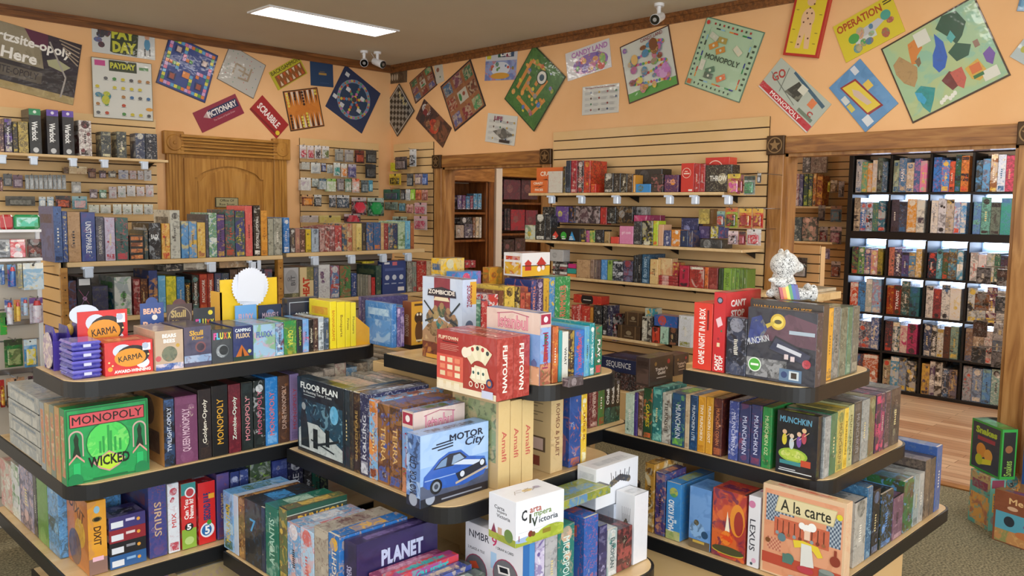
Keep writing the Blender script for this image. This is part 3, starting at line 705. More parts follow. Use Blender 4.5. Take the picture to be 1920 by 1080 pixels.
@cover
def motor(c):
    c.rect(0, 0, 1, 1, ink('88b0e6', '9cc0ee', '78a0dc', .4, 6)); c.rect(0, .55, 1, 1, ink('a4c4ec', 'b8d2f2', '8cb2e4', .4, 5))
    c.rect(0, 0, 1, .12, '10182a'); c.ell(.14, .1, .065, '9aa4b8'); c.rect(.3, .04, .9, .06, '8a94a8')
    c.rect(0, .12, 1, .3, ink('46506a', '5a6480', '38425a', .4, 10))
    body = [(.04, .3), (.05, .42), (.14, .5), (.26, .62), (.4, .69), (.58, .68), (.7, .56), (.94, .5), (.98, .36), (.93, .24), (.62, .17), (.3, .2), (.1, .24)]
    c.poly(body, ink('2c5cb8', '4078cc', '204a9c', .4, 8)); c.poly([(.18, .49), (.29, .6), (.41, .66), (.57, .65), (.67, .55), (.46, .48)], '1c2436'); c.poly([(.21, .5), (.3, .59), (.38, .62), (.36, .5)], '7090b8'); c.poly([(.44, .5), (.47, .62), (.56, .63), (.63, .55)], '8aa4c4'); c.line(.06, .36, .5, .36, .012, '8aa8dc')
    c.poly([(.45, .5), (.62, .53), (.9, .46), (.84, .4)], ink('c8d6ea')); c.poly([(.5, .36), (.95, .46), (.96, .36), (.55, .24)], '202838')
    for x, y in ((.6, .33), (.9, .42)): c.ell(x, y, .045, '101828'); c.ell(x, y, .034, 'cfd8e6')
    c.line(.5, .22, .98, .34, .025, 'b8aa98'); c.ell(.22, .25, .085, '12161e'); c.ell(.22, .25, .055, '8a96a8'); c.ell(.22, .25, .03, '3a4252')
    c.text('MOTOR', .66, .88, .5, .1, '14203a', bold=.03); c.text('City', .78, .76, .34, .15, '14203a', shear=.3)
    for i, (a, bb) in enumerate(((.22, .83), (.16, .79), (.24, .75))): c.line(a, bb, .46, bb+.02, .014, '14203a')
@cover
def motor_spine(c):
    c.rect(0, 0, 1, 1, ink('5a80c0', 'a8c4e8', '283a60', .8, 14)); c.rect(.0, 0, 1, .14, '14203a'); c.ell(.5, .1, .3, '9aa4b8'); c.text('MOTOR CITY', .5, .45, .55, .5, '141c34', 90)
@cover
def fliptown(c):
    c.rect(0, 0, 1, 1, ink('a83430', 'b03a36', '9c2e2a', .3, 8)); c.text('FLIPTOWN', .2, .885, .34, .06, 'eed8b8', bold=.03); c.rect(.1, .81, .36, .83, '5a1818')
    for i in range(4): c.rect(.06, .765-.028*i, .38-.03*(i % 2), .772-.028*i, 'd8a090')
    c.rect(.0, .18, .46, .6, ink('d8584a', 'e0705e', 'c84c40', .4, 12)); c.rect(0, .02, .46, .18, 'e8d4b0'); c.rect(0, 0, 1, .10, 'eadcc0')
    for i in range(3):
        for j in range(3): c.rect(.06+.13*i, .24+.12*j, .15+.13*i, .32+.12*j, ('e8d0a8', 'e88a6a', 'f0e0c0')[(i+j) % 3])
        c.rect(.03+.14*i, .04, .12+.14*i, .15, 'f2e6cc')
    ca = (.72, .42)
    for k, a in enumerate((58, 76, 94, 112, 130)):
        t = math.radians(a); d = Vector((math.cos(t), math.sin(t))); nrm = Vector((-d.y, d.x)); q = []
        for r, s in ((.2, -.055), (.48, -.07), (.48, .07), (.2, .055)): v = d*r*.9+nrm*s*1.15; q.append((ca[0]+v.x*.72, ca[1]+v.y))
        c.poly(q, 'efe8cc' if k % 2 else 'e4dcbc'); m = d*.38; c.ell(ca[0]+m.x*.7, ca[1]+m.y, .025, 'b03030' if k % 2 else '2a3a3a')
    c.ell(.5, .7, .06, 'f0e6d4'); c.ell(.56, .72, .05, 'f0e6d4'); c.poly([(.58, .3), (.66, .52), (.86, .5), (.92, .28), (.84, .25), (.66, .24)], 'e8dcc0')
    for x in (.64, .72, .8): c.rect(x-.03, .3, x+.03, .48, 'f4eed8'); c.ell(x, .4, .018, '3a5a5a')
    for i, x in enumerate((.6, .7, .79)): c.ell(x, .2, .032, 'f0e6d4'); c.ell(x, .2, .02, 'a83430')
    c.ell(.9, .27, .05, '203a70'); c.ell(.9, .27, .03, 'c87848'); c.rect(.78, .02, .96, .14, 'c8d0ea')
@cover
def flip_spine(c):
    c.rect(0, 0, 1, 1, ink('a43430', 'c8605a', '8c2826', .5, 30)); c.text('FLIPTOWN', .5, .5, .76, .28, 'f4ece0', -90, bold=.03)
@cover
def zomb(c):
    c.rect(0, 0, 1, 1, ink('c4d2ea', 'd6e0f2', 'b4c4e0', .4, 5)); c.rect(.3, .55, .7, 1, ink('8a3040', '9c4050', '7a2838', .4, 8))
    c.poly([(0, 0), (1, 0), (1, .3), (.85, .42), (.5, .5), (.15, .42), (0, .32)], ink('b08a68', 'd8b88a', '5a3a2a', .8, 10)); c.rect(0, 0, 1, .2, ink('7a4030', 'c88a4a', '4a2a22', .8, 12)); c.rect(.1, 0, .9, .05, 'd8a040')
    for x, y, r, k in ((.2, .5, .1, '6a5a4a'), (.34, .56, .1, 'a89060'), (.5, .6, .11, '4a5a44'), (.66, .55, .1, '6a4a3a'), (.8, .48, .1, '5a5248'), (.45, .42, .1, '2f7a78'), (.56, .34, .12, 'c8a060'), (.3, .36, .11, '7a5a40'), (.72, .36, .11, '4a5240')):
        c.ell(x, y, r, ink(k, 'b89a70', '3a2a22', .5, 30)); c.ell(x, y+.06, r*.5, ink('a8805a'))
    for a in ((.05, .7, .3, .55), (.95, .72, .7, .55), (.9, .45, .7, .5), (.08, .45, .28, .5)): c.line(*a, .03, '2e3338')
    c.poly([(.14, .77), (.86, .77), (.84, .85), (.5, .89), (.16, .85)], '2a2030'); c.text('ZOMBICIDE', .5, .825, .66, .055, 'f0e8e0', bold=.04); c.poly([(.3, .72), (.7, .72), (.66, .765), (.34, .765)], 'e8d8b8')
@cover
def zomb_spine(c):
    c.rect(0, 0, 1, 1, ink('c4d2ea', 'd6e0f2', 'b4c4e0', .4, 5)); c.rect(.55, .7, 1, .97, 'd8a43a'); c.text('ZOMBICIDE', .5, .8, .26, .5, '8a2040', 90, bold=.03); c.ell(.5, .45, .28, '5a6a88'); c.ell(.5, .25, .36, ink('3a3a48', '7a8098', '2a2a34', .6, 30))
@cover
def carta(c):
    c.rect(0, 0, 1, 1, 'e9edf6'); c.rect(0, .0, 1, .14, ink('9aa83a', 'b4bc54', '7c8c2a', .5, 12)); c.ell(.2, .13, .22, '9cb4d8', .06); c.ell(.75, .16, .3, ink('a4b43c', '88982a', 'c0c860', .5, 14), .14); c.ell(.4, .12, .2, 'a8b83e', .08)
    c.ell(.3, .22, .05, '7a3028'); c.ell(.36, .2, .04, '6a4a28'); c.rect(.55, .14, .72, .24, '8a7a2c'); c.rect(.06, .12, .075, .25, '8a3038')
    c.text('C', .17, .66, .11, .24, '2c3038', bold=.03); c.text('arta', .4, .74, .24, .12, 'a84a34'); c.text('I', .29, .56, .06, .2, '3a3c34', bold=.03); c.text('mpera', .55, .6, .36, .13, '6a8a34'); c.text('V', .38, .46, .12, .2, '2a3a30', bold=.03); c.text('ictoria', .67, .47, .4, .12, '3a4450'); c.rect(.05, .3, .98, .304, '8a94a0')
@cover
def carta_side(c):
    c.rect(0, 0, 1, 1, 'e4e9f4'); c.rect(0, 0, 1, .16, ink('9aa83a', 'b4bc54', '7c8c2a', .5, 12)); c.text('Carta', .4, .74, .4, .08, '2c3038'); c.text('Impera', .5, .65, .5, .08, '2c3038'); c.text('Victoria', .55, .56, .5, .08, '2c3038'); c.poly([(.1, .15), (.3, .15), (.2, .36)], '8a4058'); c.rect(.35, .15, .5, .3, 'c8a890'); c.ell(.75, .2, .16, '6a8a4a')
@cover
def nmbr(c):
    c.rect(0, 0, 1, 1, 'dde0ec'); c.text('NMBR', .25, .86, .36, .1, '2c3040'); c.text('9', .52, .87, .09, .13, 'c23a6a'); c.text('2 PLACE A TILE', .2, .66, .3, .035, '30343c'); c.text('1 DRAW A CARD', .7, .8, .3, .035, '30343c'); c.rect(.46, .5, .56, .72, 'a8ccf0'); c.rect(.3, .33, .6, .345, 'c25a7a')
    for x, y, w in ((.2, .38, .2), (.72, .46, .22)): c.ell(x, y, w, 'a0305a', w*1.05); c.ell(x, y, w-.012, ink('6a6c74', '7c7e88', '5c5e66', .4, 10), (w-.012)*1.05)
    c.poly([(.08, .46), (.2, .5), (.26, .42), (.14, .38)], 'd85a3a'); c.poly([(.12, .38), (.3, .4), (.26, .3), (.14, .3)], '2c8a4a'); c.poly([(.24, .34), (.36, .36), (.34, .26), (.24, .26)], '3a78b8')
    c.poly([(.58, .58), (.78, .6), (.8, .5), (.6, .47)], 'e8e8ec'); c.poly([(.61, .565), (.75, .58), (.77, .515), (.63, .5)], '22242c'); c.poly([(.66, .42), (.88, .42), (.88, .3), (.68, .32)], 'eeeef2'); c.rect(.7, .34, .82, .41, 'c83040')
@cover
def alacarte(c):
    c.rect(0, 0, 1, 1, 'd8b896'); c.rect(.03, .02, .97, .95, ink('d99672', 'e0a684', 'cc8660', .4, 6))
    def check(a0, b0, a1, b1, n, m, k1='4a5a70', k2='a8b4c0'):
        c.k += 1; kk = c.k
        for i in range(n):
            for j in range(m): c.rect(a0+(a1-a0)*i/n, b0+(b1-b0)*j/m, a0+(a1-a0)*(i+1)/n, b0+(b1-b0)*(j+1)/m, k1 if (i+j) % 2 else k2, kk)
    check(.05, .6, .22, .9, 8, 12); check(.78, .5, .95, .82, 8, 12); check(.22, .7, .4, .8, 8, 5); check(.08, .28, .25, .42, 8, 6, 'b86a58', 'd8a080')
    c.poly([(.16, .72), (.86, .72), (.9, .9), (.2, .9)], 'c8b888'); c.poly([(.17, .73), (.85, .73), (.89, .89), (.21, .89)], 'dccfa4'); c.text('A la carte', .53, .81, .6, .13, '2a2a22')
    c.rect(.16, .45, .82, .66, ink('c8684c', 'b8583e', 'd47c5c', .4, 10)); c.rect(.02, .12, .97, .24, 'b84c38')
    for i in range(9):
        x = .2+.07*i; c.line(x, .64, x, .5, .012, '6a3a2c'); c.ell(x, .49, .022, ('8a9aa0', '7a3a2a', '9a6040')[i % 3])
    c.ell(.26, .45, .05, '60808a'); c.ell(.56, .62, .05, 'f0f0ee'); c.ell(.62, .65, .05, 'f2f2f0'); c.ell(.5, .64, .04, 'f0f0ee'); c.rect(.53, .5, .6, .6, 'eac8b0')
    c.poly([(.4, .46), (.52, .48), (.7, .46), (.76, .36), (.7, .34), (.64, .4), (.52, .41), (.42, .38)], 'e2c83c'); c.poly([(.5, .45), (.62, .45), (.66, .22), (.5, .2)], 'dcdcd8'); c.ell(.36, .24, .06, '4a7a70'); c.rect(.28, .18, .4, .28, '567a70')
    c.rect(.72, .08, .9, .22, '6a7470'); c.ell(.81, .22, .09, '88928c', .025); c.ell(.56, .17, .1, 'b8404c', .04); c.ell(.9, .36, .06, '8a3a2a'); c.rect(.885, .4, .915, .48, '8a3a2a'); c.ell(.93, .84, .035, 'd8cc30'); c.ell(.5, .05, .14, 'a8b4b4', .02); c.ell(.09, .38, .03, '7a4a28')
@cover
def hero(c):    # dark boxed game with a round lit emblem and a diagonal banner
    c.rect(0, 0, 1, 1, ink('2c2e3a', '3a3c4a', '20222c', .5, 8)); c.poly([(0, .62), (.6, .95), (1, .85), (1, .5), (.4, .55)], ink('5a3c4c', '6e4c5c', '46303c', .5, 8))
    c.ell(.45, .83, .11, 'cfae3a'); c.ell(.45, .83, .08, 'e8d060'); c.ell(.45, .83, .055, '5a5230', .03); c.poly([(.14, .72), (.4, .84), (.4, .8), (.2, .66)], 'c8b040')
    c.poly([(.0, .5), (.06, .85), (.2, .9), (.3, .72), (.18, .5)], ink('2a3a78', '3c4e94', '8a8a5a', .5, 14)); c.text('MUNCHKIN', .16, .55, .34, .09, 'd8dce4', 16)
    c.poly([(.32, .44), (.9, .26), (.96, .44), (.42, .64)], '20222e'); c.poly([(.34, .45), (.88, .28), (.93, .42), (.43, .61)], '343850'); c.line(.45, .51, .8, .41, .05, 'c8ccd8'); c.rect(.56, .33, .62, .4, 'd8c8cc'); c.rect(.65, .31, .71, .38, 'd8c8cc')
    c.rect(0, .04, .6, .3, ink('6a6c70', '9a9ca0', '2a2c30', .8, 22)); c.ell(.13, .2, .1, 'e4f0e4'); c.ell(.13, .2, .085, '4caa38'); c.rect(.07, .185, .19, .215, 'eef4ea')
    c.rect(.5, .03, .82, .2, '5a7898'); c.rect(.64, .06, .78, .18, 'c8d4dc'); c.rect(.67, .08, .75, .16, '3a3028'); c.ell(.57, .12, .045, '203a70'); c.ell(.88, .3, .06, ink('b03a48', 'd87080', '7a2030', .5, 20)); c.rect(.62, .68, .98, .73, 'a8b8c8')
@cover
def wonder(c):
    c.rect(0, 0, 1, 1, ink('3c3632', '4a4440', '2e2a26', .4, 10)); c.text('WARHAMMER QUEST', .45, .9, .8, .07, 'd89a3a', bold=.02)
@cover
def cantstop(c):
    c.rect(0, 0, 1, 1, ink('cc3a3c', 'd8484a', 'bc3034', .3, 8)); c.text("CAN'T", .35, .86, .42, .09, 'f4ece8', bold=.04); c.text('STOP', .34, .73, .38, .09, 'f4ece8', bold=.04); c.rect(.06, .62, .6, .64, 'e88a7a'); c.rect(.06, .58, .5, .6, 'e8b0a0'); c.ell(.75, .85, .06, '5a8a50'); c.rect(.7, .5, .95, .7, 'a83a40')
@cover
def cs_spine(c):
    c.rect(0, 0, 1, 1, ink('cc3034')); c.ell(.5, .9, .26, '4a2a38'); c.ell(.5, .9, .17, '8a9ab0'); c.poly([(.2, .66), (.6, .7), (.8, .6), (.4, .56)], 'f0c8d0'); c.ell(.7, .52, .08, '3a7a4a'); c.ell(.45, .42, .1, 'a02a30')
    c.text("CAN'T", .36, .12, .2, .36, 'f6f0ec', 90, bold=.04); c.text('STOP', .72, .12, .18, .36, 'f6f0ec', 90, bold=.04); c.rect(.35, .32, .6, .37, 'f0d8b0')
@cover
def gamenight(c): c.rect(0, 0, 1, 1, ink('dc3e30', 'e04838', 'd4382c', .3, 5)); c.text('GAME NIGHT IN A BOX', .46, .5, .84, .34, 'fbf4f0', 90, bold=.03); c.rect(.72, .6, .82, .9, '7a2020')
@cover
def space(c):
    c.rect(0, 0, 1, 1, ink('16161a', '22222a', '101014', .4, 12)); c.text('MUNCHKIN', .46, .87, .78, .1, '64a8c8', bold=.03, shear=.05)
    c.ell(.42, .32, .36, '93b83a', .11); c.ell(.42, .32, .3, ink('b8cc50', 'dce08a', '7aa030', .6, 30), .085); c.rect(.62, .17, .86, .27, 'c04a2c'); c.rect(.1, .16, .62, .22, '3f8a8e')
    for x, y, k1, k2 in ((.2, .55, 'd8c838', 'e0b890'), (.38, .5, 'c8d4d8', 'e0c8b0'), (.56, .55, '7a52a0', 'e8c0a0'), (.68, .62, 'b84a5a', 'e8c090')): c.ell(x, y, .06, k1, .09); c.ell(x, y+.12, .055, k2); c.line(x, y+.03, x+.12, y+.1, .015, k2)
    c.rect(.08, .05, .9, .065, 'dce0e0'); c.rect(.1, .08, .5, .095, 'c8ccd0')
@cover
def planet(c):
    c.rect(0, 0, 1, 1, ink('2b2350', '34295e', '221c42', .4, 8)); c.text('PLANET', .55, .74, .52, .2, 'b4bedc', 0, bold=.05); c.text('DEFENDERS', .5, .44, .78, .24, 'b4bedc', 0, bold=.05)
@cover
def dungeon(c): c.rect(0, 0, 1, 1, ink('3c4a3c', '6a4030', '2c2a26', .6, 10)); c.rect(0, .93, 1, 1, '24503e'); c.rect(0, .915, 1, .925, 'b8c8b8'); c.text('DUNGEON', .55, .83, .75, .12, 'd8a83a', bold=.04)
@cover
def karma(c):
    c.rect(0, 0, 1, 1, ink('d02a2c', 'dc3634', 'c42428', .3, 8)); c.ell(.36, .72, .2, 'cdd8ec', .2); c.ell(.78, .3, .14, 'e4e8f0', .15); c.ell(.58, .56, .345, '18141a', .31); c.ell(.52, .5, .33, 'dc9428', .28); c.text('KARMA', .52, .5, .5, .17, '241408', 6, bold=.02)
    c.rect(.78, .68, .95, .9, 'e8eef4'); c.ell(.84, .82, .07, 'b4c4dc'); c.text('AWARD-WINNING', .56, .1, .76, .1, 'f8eeee', bold=.04); c.ell(.1, .2, .05, 'e0a030')
    for x, y in ((.08, .4), (.9, .55), (.15, .3)): c.ell(x, y, .02, 'f0d890')
@cover
def bears(c): c.rect(0, 0, 1, 1, ink('c0a890', 'ccb59c', 'b49c84', .3, 6)); c.text('BEARS', .5, .86, .5, .1, 'f0eeec', bold=.04); c.text('BEES', .5, .73, .42, .1, 'f0eeec', bold=.04); c.ell(.5, .4, .28, ink('5c6454', '7a8068', '8a7458', .7, 20)); c.rect(0, 0, 1, .16, ink('3a58a0', 'e8d8dc', '8aa0c8', .8, 22)); c.ell(.8, .6, .07, 'c8a040'); c.ell(.1, .3, .1, 'c85a60')
@cover
def skull(c): c.rect(0, 0, 1, 1, ink('4a4862', '5a4a5c', '3a3a50', .5, 10)); c.text('Skull', .45, .84, .5, .13, 'd8a838', bold=.03); c.text('King', .5, .7, .42, .12, 'c89a38', bold=.03); c.ell(.6, .48, .2, '7a4a50'); c.ell(.6, .48, .14, ink('3a3040', '5a4048')); c.rect(0, .1, 1, .28, ink('8aa4c8', 'b4c0d8', '6a5a78', .6, 16))
@cover
def fluxx(c):
    c.rect(0, 0, 1, 1, ink('3c4248', '343a3e')); c.ell(.5, .35, .3, ink('8a9298', '30363a', 'c8ced2', .6, 20)); c.ell(.56, .37, .22, '2a3034')
    for t, x, k in (('F', .16, 'd8509a'), ('L', .31, '5ac0dc'), ('U', .47, 'e8e050'), ('X', .65, 'dc6a3a'), ('X', .84, 'e8d838')): c.text(t, x, .8, .16, .2, k, bold=.05)
@cover
def camping(c): c.rect(0, 0, 1, 1, ink('2e3a6c', '243056', '3c4a80', .3, 8)); c.text('CAMPING', .5, .88, .8, .1, 'e0ecf4', bold=.04); c.text('FLUXX', .5, .72, .7, .14, 'd8c098', bold=.04); c.poly([(.12, .12), (.42, .46), (.8, .12)], 'c06a2c'); c.poly([(.4, .12), (.45, .38), (.55, .12)], '3a2a24'); c.rect(0, 0, 1, .12, '2a4034'); c.ell(.82, .25, .09, 'c8c878')
@cover
def camp_spine(c): c.rect(0, 0, 1, 1, ink('9cc0dc', '86b078', 'c0a4b8', .8, 12)); c.text('FLUXX', .5, .7, .75, .18, '5a70b0', bold=.04)
@cover
def quartz(c): c.rect(0, 0, 1, 1, '262c3e'); c.frame(.06, .08, .94, .92, .02, 'aab4c4'); c.text('QUARTZ', .56, .56, .7, .34, 'e8ecf2', bold=.05); c.rect(.3, .2, .6, .25, 'c05a70')
@cover
def bananas(c): c.rect(0, 0, 1, 1, ink('e8d832', 'ecde44', 'e2d028', .3, 5)); c.rect(.1, .82, .9, .93, 'd07a30'); c.rect(.2, .4, .8, .7, 'e8e070')
@cover
def heat(c): c.rect(0, 0, 1, 1, ink('d6c294', 'c0a878')); c.rect(.5, .6, 1, 1, ink('7a7a50', '5a5a3a', 'a89a60', .7, 16)); c.text('HEAT', .45, .38, .62, .5, 'c23a22', 90, bold=.05)
@cover
def bluebox(c):
    c.rect(0, 0, 1, 1, ink('2c4484', '24407a')); c.rect(.08, .9, .3, .96, 'e0e6f0'); c.rect(.42, .86, .62, .97, 'c86a78'); c.rect(.1, .7, .9, .78, '4a60a0')
    for i in range(3): c.ell(.2+.3*i, .5, .09, 'c8d4e8'); c.rect(.08+.3*i, .3, .28+.3*i, .33, 'a8b8d8')
    c.rect(.65, .08, .92, .2, 'e8e8ee')
@cover
def beard(c): c.rect(0, 0, 1, 1, 'dca83a'); c.ell(.5, .62, .3, ink('3c2a20')); c.ell(.5, .3, .26, '5a3a22', .25); c.ell(.4, .7, .07, 'eeeadc'); c.ell(.6, .7, .07, 'eeeadc'); c.rect(.2, .9, .8, .95, '4a3424'); c.rect(.3, .08, .7, .12, 'e8dcb8')
@cover
def fireblue(c): c.rect(0, 0, 1, 1, ink('5a8cc8', '34507c', '8ab0dc', .7, 8)); c.rect(.55, .25, .95, .9, ink('8a3a20', 'd86a2a', '4a2018', .8, 14)); c.ell(.35, .55, .18, ink('3a4a68', '6a7a98', '283248', .6, 16)); c.rect(.35, .3, .55, .8, ink('c8c0b8', '8a7a70', 'e0dcd8', .5, 12))
@cover
def traitor(c): c.rect(0, 0, 1, 1, ink('3c2e2a', '463632', '32241f', .4, 14)); c.text("Traitor's", .5, .56, .74, .12, 'e0d4cc', bold=.03); c.text('Guild', .5, .42, .5, .12, 'e0d4cc', bold=.03); c.ell(.8, .78, .06, 'b03038'); c.ell(.25, .76, .05, '8a6a3a'); c.rect(.3, .24, .7, .27, 'c0b0a8')
@cover
def tallwhite(c):
    c.rect(0, 0, 1, 1, 'e2e4ea')
    for i in range(9): c.ell(.36+.05*i, .62-.05*abs(i-4)/2, .05, ink('4a4c50', '8a7a5a', '2a2c30', .6, 40)); c.line(.36+.05*i, .6, .34+.055*i, .8 if i % 2 == 0 else .7, .012, '303236')
    c.rect(.76, .03, .9, .12, '9a8c3c')
@cover
def machi(c): c.rect(0, 0, 1, 1, ink('3a84c4', '4a94d0', '2c74b4', .4, 8)); c.rect(0, 0, 1, .16, ink('a8b070', 'c8c890', '7a9a50', .5, 14)); c.text('MACHI KORO', .35, .42, .55, .42, 'f0f4f8', 90, bold=.04); c.ell(.5, .83, .3, ink('5a9a58', 'c8b850', '3a6a8a', .6, 20)); c.rect(.6, .3, .75, .36, 'c8e0f0')
@cover
def skyship(c): c.rect(0, 0, 1, 1, ink('5c8cc8', '7aa4d8', '4a78b4', .5, 6)); c.ell(.4, .3, .35, ink('88b0dc', 'c0d4ec', '3a5a80', .7, 12)); c.ell(.35, .42, .12, ink('5a5a4a', '3a3a34', '8a7a5a', .6, 20)); c.ell(.75, .25, .16, '2a4a6a'); c.rect(0, 0, 1, .14, ink('6a5a44', '4a3e30')); c.rect(.2, .09, .75, .13, 'c8a850')
@cover
def firered(c): c.rect(0, 0, 1, 1, ink('a83a34', 'd86a2c', '5a2448', .8, 8)); c.ell(.76, .6, .22, 'dc8a2c', .24); c.ell(.8, .56, .14, ink('9a3028', '6a2020'), .18); c.poly([(.36, .22), (.5, .2), (.54, .42), (.46, .7), (.42, .5)], 'f0e4cc'); c.ell(.45, .3, .2, ink('d84a20', 'e88a30', '8a2a1c', .8, 16)); c.ell(.5, .1, .48, 'c8b43a', .05); c.ell(.5, .12, .48, '4a4a2c', .06)
@cover
def lexus(c): c.rect(0, 0, 1, 1, 'dcdce2'); c.text('LEXUS', .4, .45, .45, .5, '3a3a44', -90); c.ell(.3, .88, .3, 'c87aa0'); c.ell(.6, .1, .2, 'd8a8c0'); c.ell(.4, .05, .12, '3a4a5a')
@cover
def dixit(c): c.rect(0, 0, 1, 1, ink('d8962c', 'e0a43a', 'b07a5c', .4, 6)); c.rect(0, 0, 1, .22, ink('8a6a60', 'a88478')); c.ell(.5, .88, .16, '8ab4cc', .05); c.ell(.5, .75, .26, '6a5a2a', .035); c.ell(.5, .75, .17, '141210', .025); c.text('DIXIT', .5, .52, .26, .4, '3a2010', -90, bold=.02); c.rect(.2, .18, .8, .24, 'e8b8c8')
@cover
def dixit_cover(c): c.rect(0, 0, 1, 1, ink('b46a28', 'c87c34', 'a05a24', .5, 6)); c.ell(.62, .5, .24, ink('c89a2c', 'e0b840', 'a87820', .5, 12)); c.ell(.35, .25, .3, ink('5a4450', '7a5a4a', '3a3440', .6, 10)); c.text('DIXIT', .5, .8, .7, .16, '4a2c18', -18)
@cover
def red5(c): c.rect(0, 0, 1, 1, 'd02828'); c.text('SECOND RULE', .5, .6, .44, .5, '24386a', 90, bold=.05); c.ell(.5, .22, .42, 'e8ecf2', .12); c.ell(.46, .22, .3, '2868a8', .09); c.text('5', .5, .22, .3, .14, 'f4f4f4', bold=.04); c.ell(.62, .34, .14, '4a9a38', .04); c.rect(.6, .72, .95, .8, 'e8a830')
@cover
def red_green(c): c.rect(0, 0, 1, 1, 'c83030'); c.rect(0, 0, 1, .3, '8cb040'); c.text('Can You', .34, .6, .3, .3, 'f4eeea', 90, bold=.03); c.text('Name It?', .68, .6, .3, .3, 'f4eeea', 90, bold=.03); c.ell(.5, .12, .32, 'b8d080', .06); c.ell(.5, .33, .3, '1c1c20', .06); c.text('5', .5, .33, .3, .09, 'f4f4f4', bold=.04); c.rect(0, .82, 1, 1, '3a8a88'); c.ell(.6, .85, .36, 'e0e4e8', .08); c.ell(.6, .85, .26, 'b84048', .06)
@cover
def orbit(c): c.rect(0, 0, 1, 1, 'aeb2b8'); c.ell(.5, .6, .45, ink('9a9ea4'), .34); c.text('OR', .35, .66, .22, .14, '4a5058', 0); c.text('BIT', .62, .62, .3, .3, '4a5058', 90); c.rect(0, 0, 1, .24, ink('8a8a68', '3a4034', 'b8b090', .8, 16))
@cover
def shipface(c): c.rect(0, 0, 1, 1, ink('15161c', '20222c', '0e0f14', .4, 10)); c.rect(.12, .8, .9, .95, 'd8dce0'); c.line(.1, .7, .8, .35, .02, 'c05a90'); c.line(.2, .3, .8, .65, .02, 'a878b0'); c.ell(.5, .48, .16, ink('6a4a70', 'c8a0c8', '30283c', .6, 30)); c.rect(.3, .08, .7, .12, 'c8ccd4')
@cover
def greenbox(c): c.rect(0, 0, 1, 1, '2a9a3c'); c.rect(.05, .04, .95, .96, ink('28324a', '344058', '20283c', .4, 8)); c.text('Snakes', .5, .82, .7, .14, 'b0c83c', bold=.05); c.rect(.22, .62, .8, .7, '9a3048'); c.ell(.36, .42, .16, 'd8903c'); c.ell(.6, .36, .14, 'e0a04a'); c.poly([(.3, .12), (.7, .2), (.72, .3), (.3, .24)], 'd8d038'); c.ell(.3, .22, .12, 'b8c030')
@cover
def meet(c): c.rect(0, 0, 1, 1, ink('8a5038', '9a5c42', '7c4630', .3, 8)); c.text('Meet', .5, .84, .5, .12, 'e8c088', bold=.03); c.ell(.35, .7, .1, 'd8b090', .04); c.ell(.7, .7, .1, 'd8a878', .05); c.rect(.04, .02, .98, .6, ink('5aa8c0', '7ac0d0')); c.ell(.3, .44, .1, '2a3440'); c.ell(.68, .42, .12, '7a5a9a', .06); c.rect(.04, .02, .98, .26, ink('c8905a', '5a9a60', 'e0b070', .6, 10)); c.ell(.6, .24, .18, 'c87a4a', .07)
@cover
def ladders(c): c.rect(0, 0, 1, 1, '24508c'); c.text('LADDERS', .4, .5, .7, .5, 'f0f4f8', 90, bold=.03); c.rect(.7, .1, 1, .5, '6a8a30')
@cover
def chest(c): c.rect(0, 0, 1, 1, ink('46321f', '543d27', '38281a', .5, 12)); c.rect(.14, 0, .2, 1, '6e563a'); c.rect(.76, 0, .82, 1, '6e563a'); c.ell(.5, .55, .12, '8a7a60', .14); c.rect(.3, .3, .7, .36, '8a7a60')
@cover
def othello(c): c.rect(0, 0, 1, 1, '12151a'); c.text('Othello', .5, .66, .46, .55, 'e8ecec', 90, bold=.04); c.rect(0, 0, 1, .36, ink('1a5a50', '0e2a2c', '6ab0a0', .7, 20)); c.rect(.2, .9, .8, .98, '6a7080')
@cover
def tissue(c): c.rect(0, 0, 1, 1, 'e4e6ea'); c.rect(0, 0, 1, .45, 'e0b030'); c.rect(.1, .25, .32, .6, 'b82c2c'); c.poly([(.07, .55), (.21, .72), (.35, .55)], 'b82c2c'); c.poly([(.5, .5), (.68, .82), (.88, .5)], 'b82c2c'); c.rect(.55, .3, .83, .52, 'b82c2c'); c.ell(.6, .3, .07, 'f2f2f2'); c.ell(.75, .34, .06, 'e8e8e8'); c.line(0, .46, 1, .44, .02, '2a2a2a')
@cover
def shapes(c):
    c.rect(0, 0, 1, 1, '15171a'); c.poly([(.06, .4), (.16, .75), (.26, .4), (.16, .1)], 'd8483c'); c.ell(.44, .42, .1, '3aa83a'); c.poly([(.62, .1), (.72, .78), (.84, .1)], '3a98d8')
    for x in (.06, .38, .64): c.rect(x, .14, x+.13, .22, 'e8ece8'); c.rect(x, .3, x+.1, .37, 'e8ece8')
@cover
def crazy(c): c.rect(0, 0, 1, 1, 'dc7034'); c.text('CRAZY', .45, .76, .6, .18, 'f4ead8', bold=.03); c.poly([(.06, .46), (.4, .56), (.45, .5), (.85, .62), (.5, .42), (.42, .5)], '5a2a1a'); c.text('FACES', .5, .24, .6, .18, 'f4ead8', bold=.03)
@cover
def pirates(c): c.rect(0, 0, 1, 1, 'c82e28'); c.ring(.42, .66, .34, .03, 'f0d8c8'); c.rect(.2, .62, .66, .66, 'f0d8c8'); c.rect(.28, .7, .5, .73, 'f0d8c8'); c.rect(.6, .03, .9, .09, 'f0e8e0')

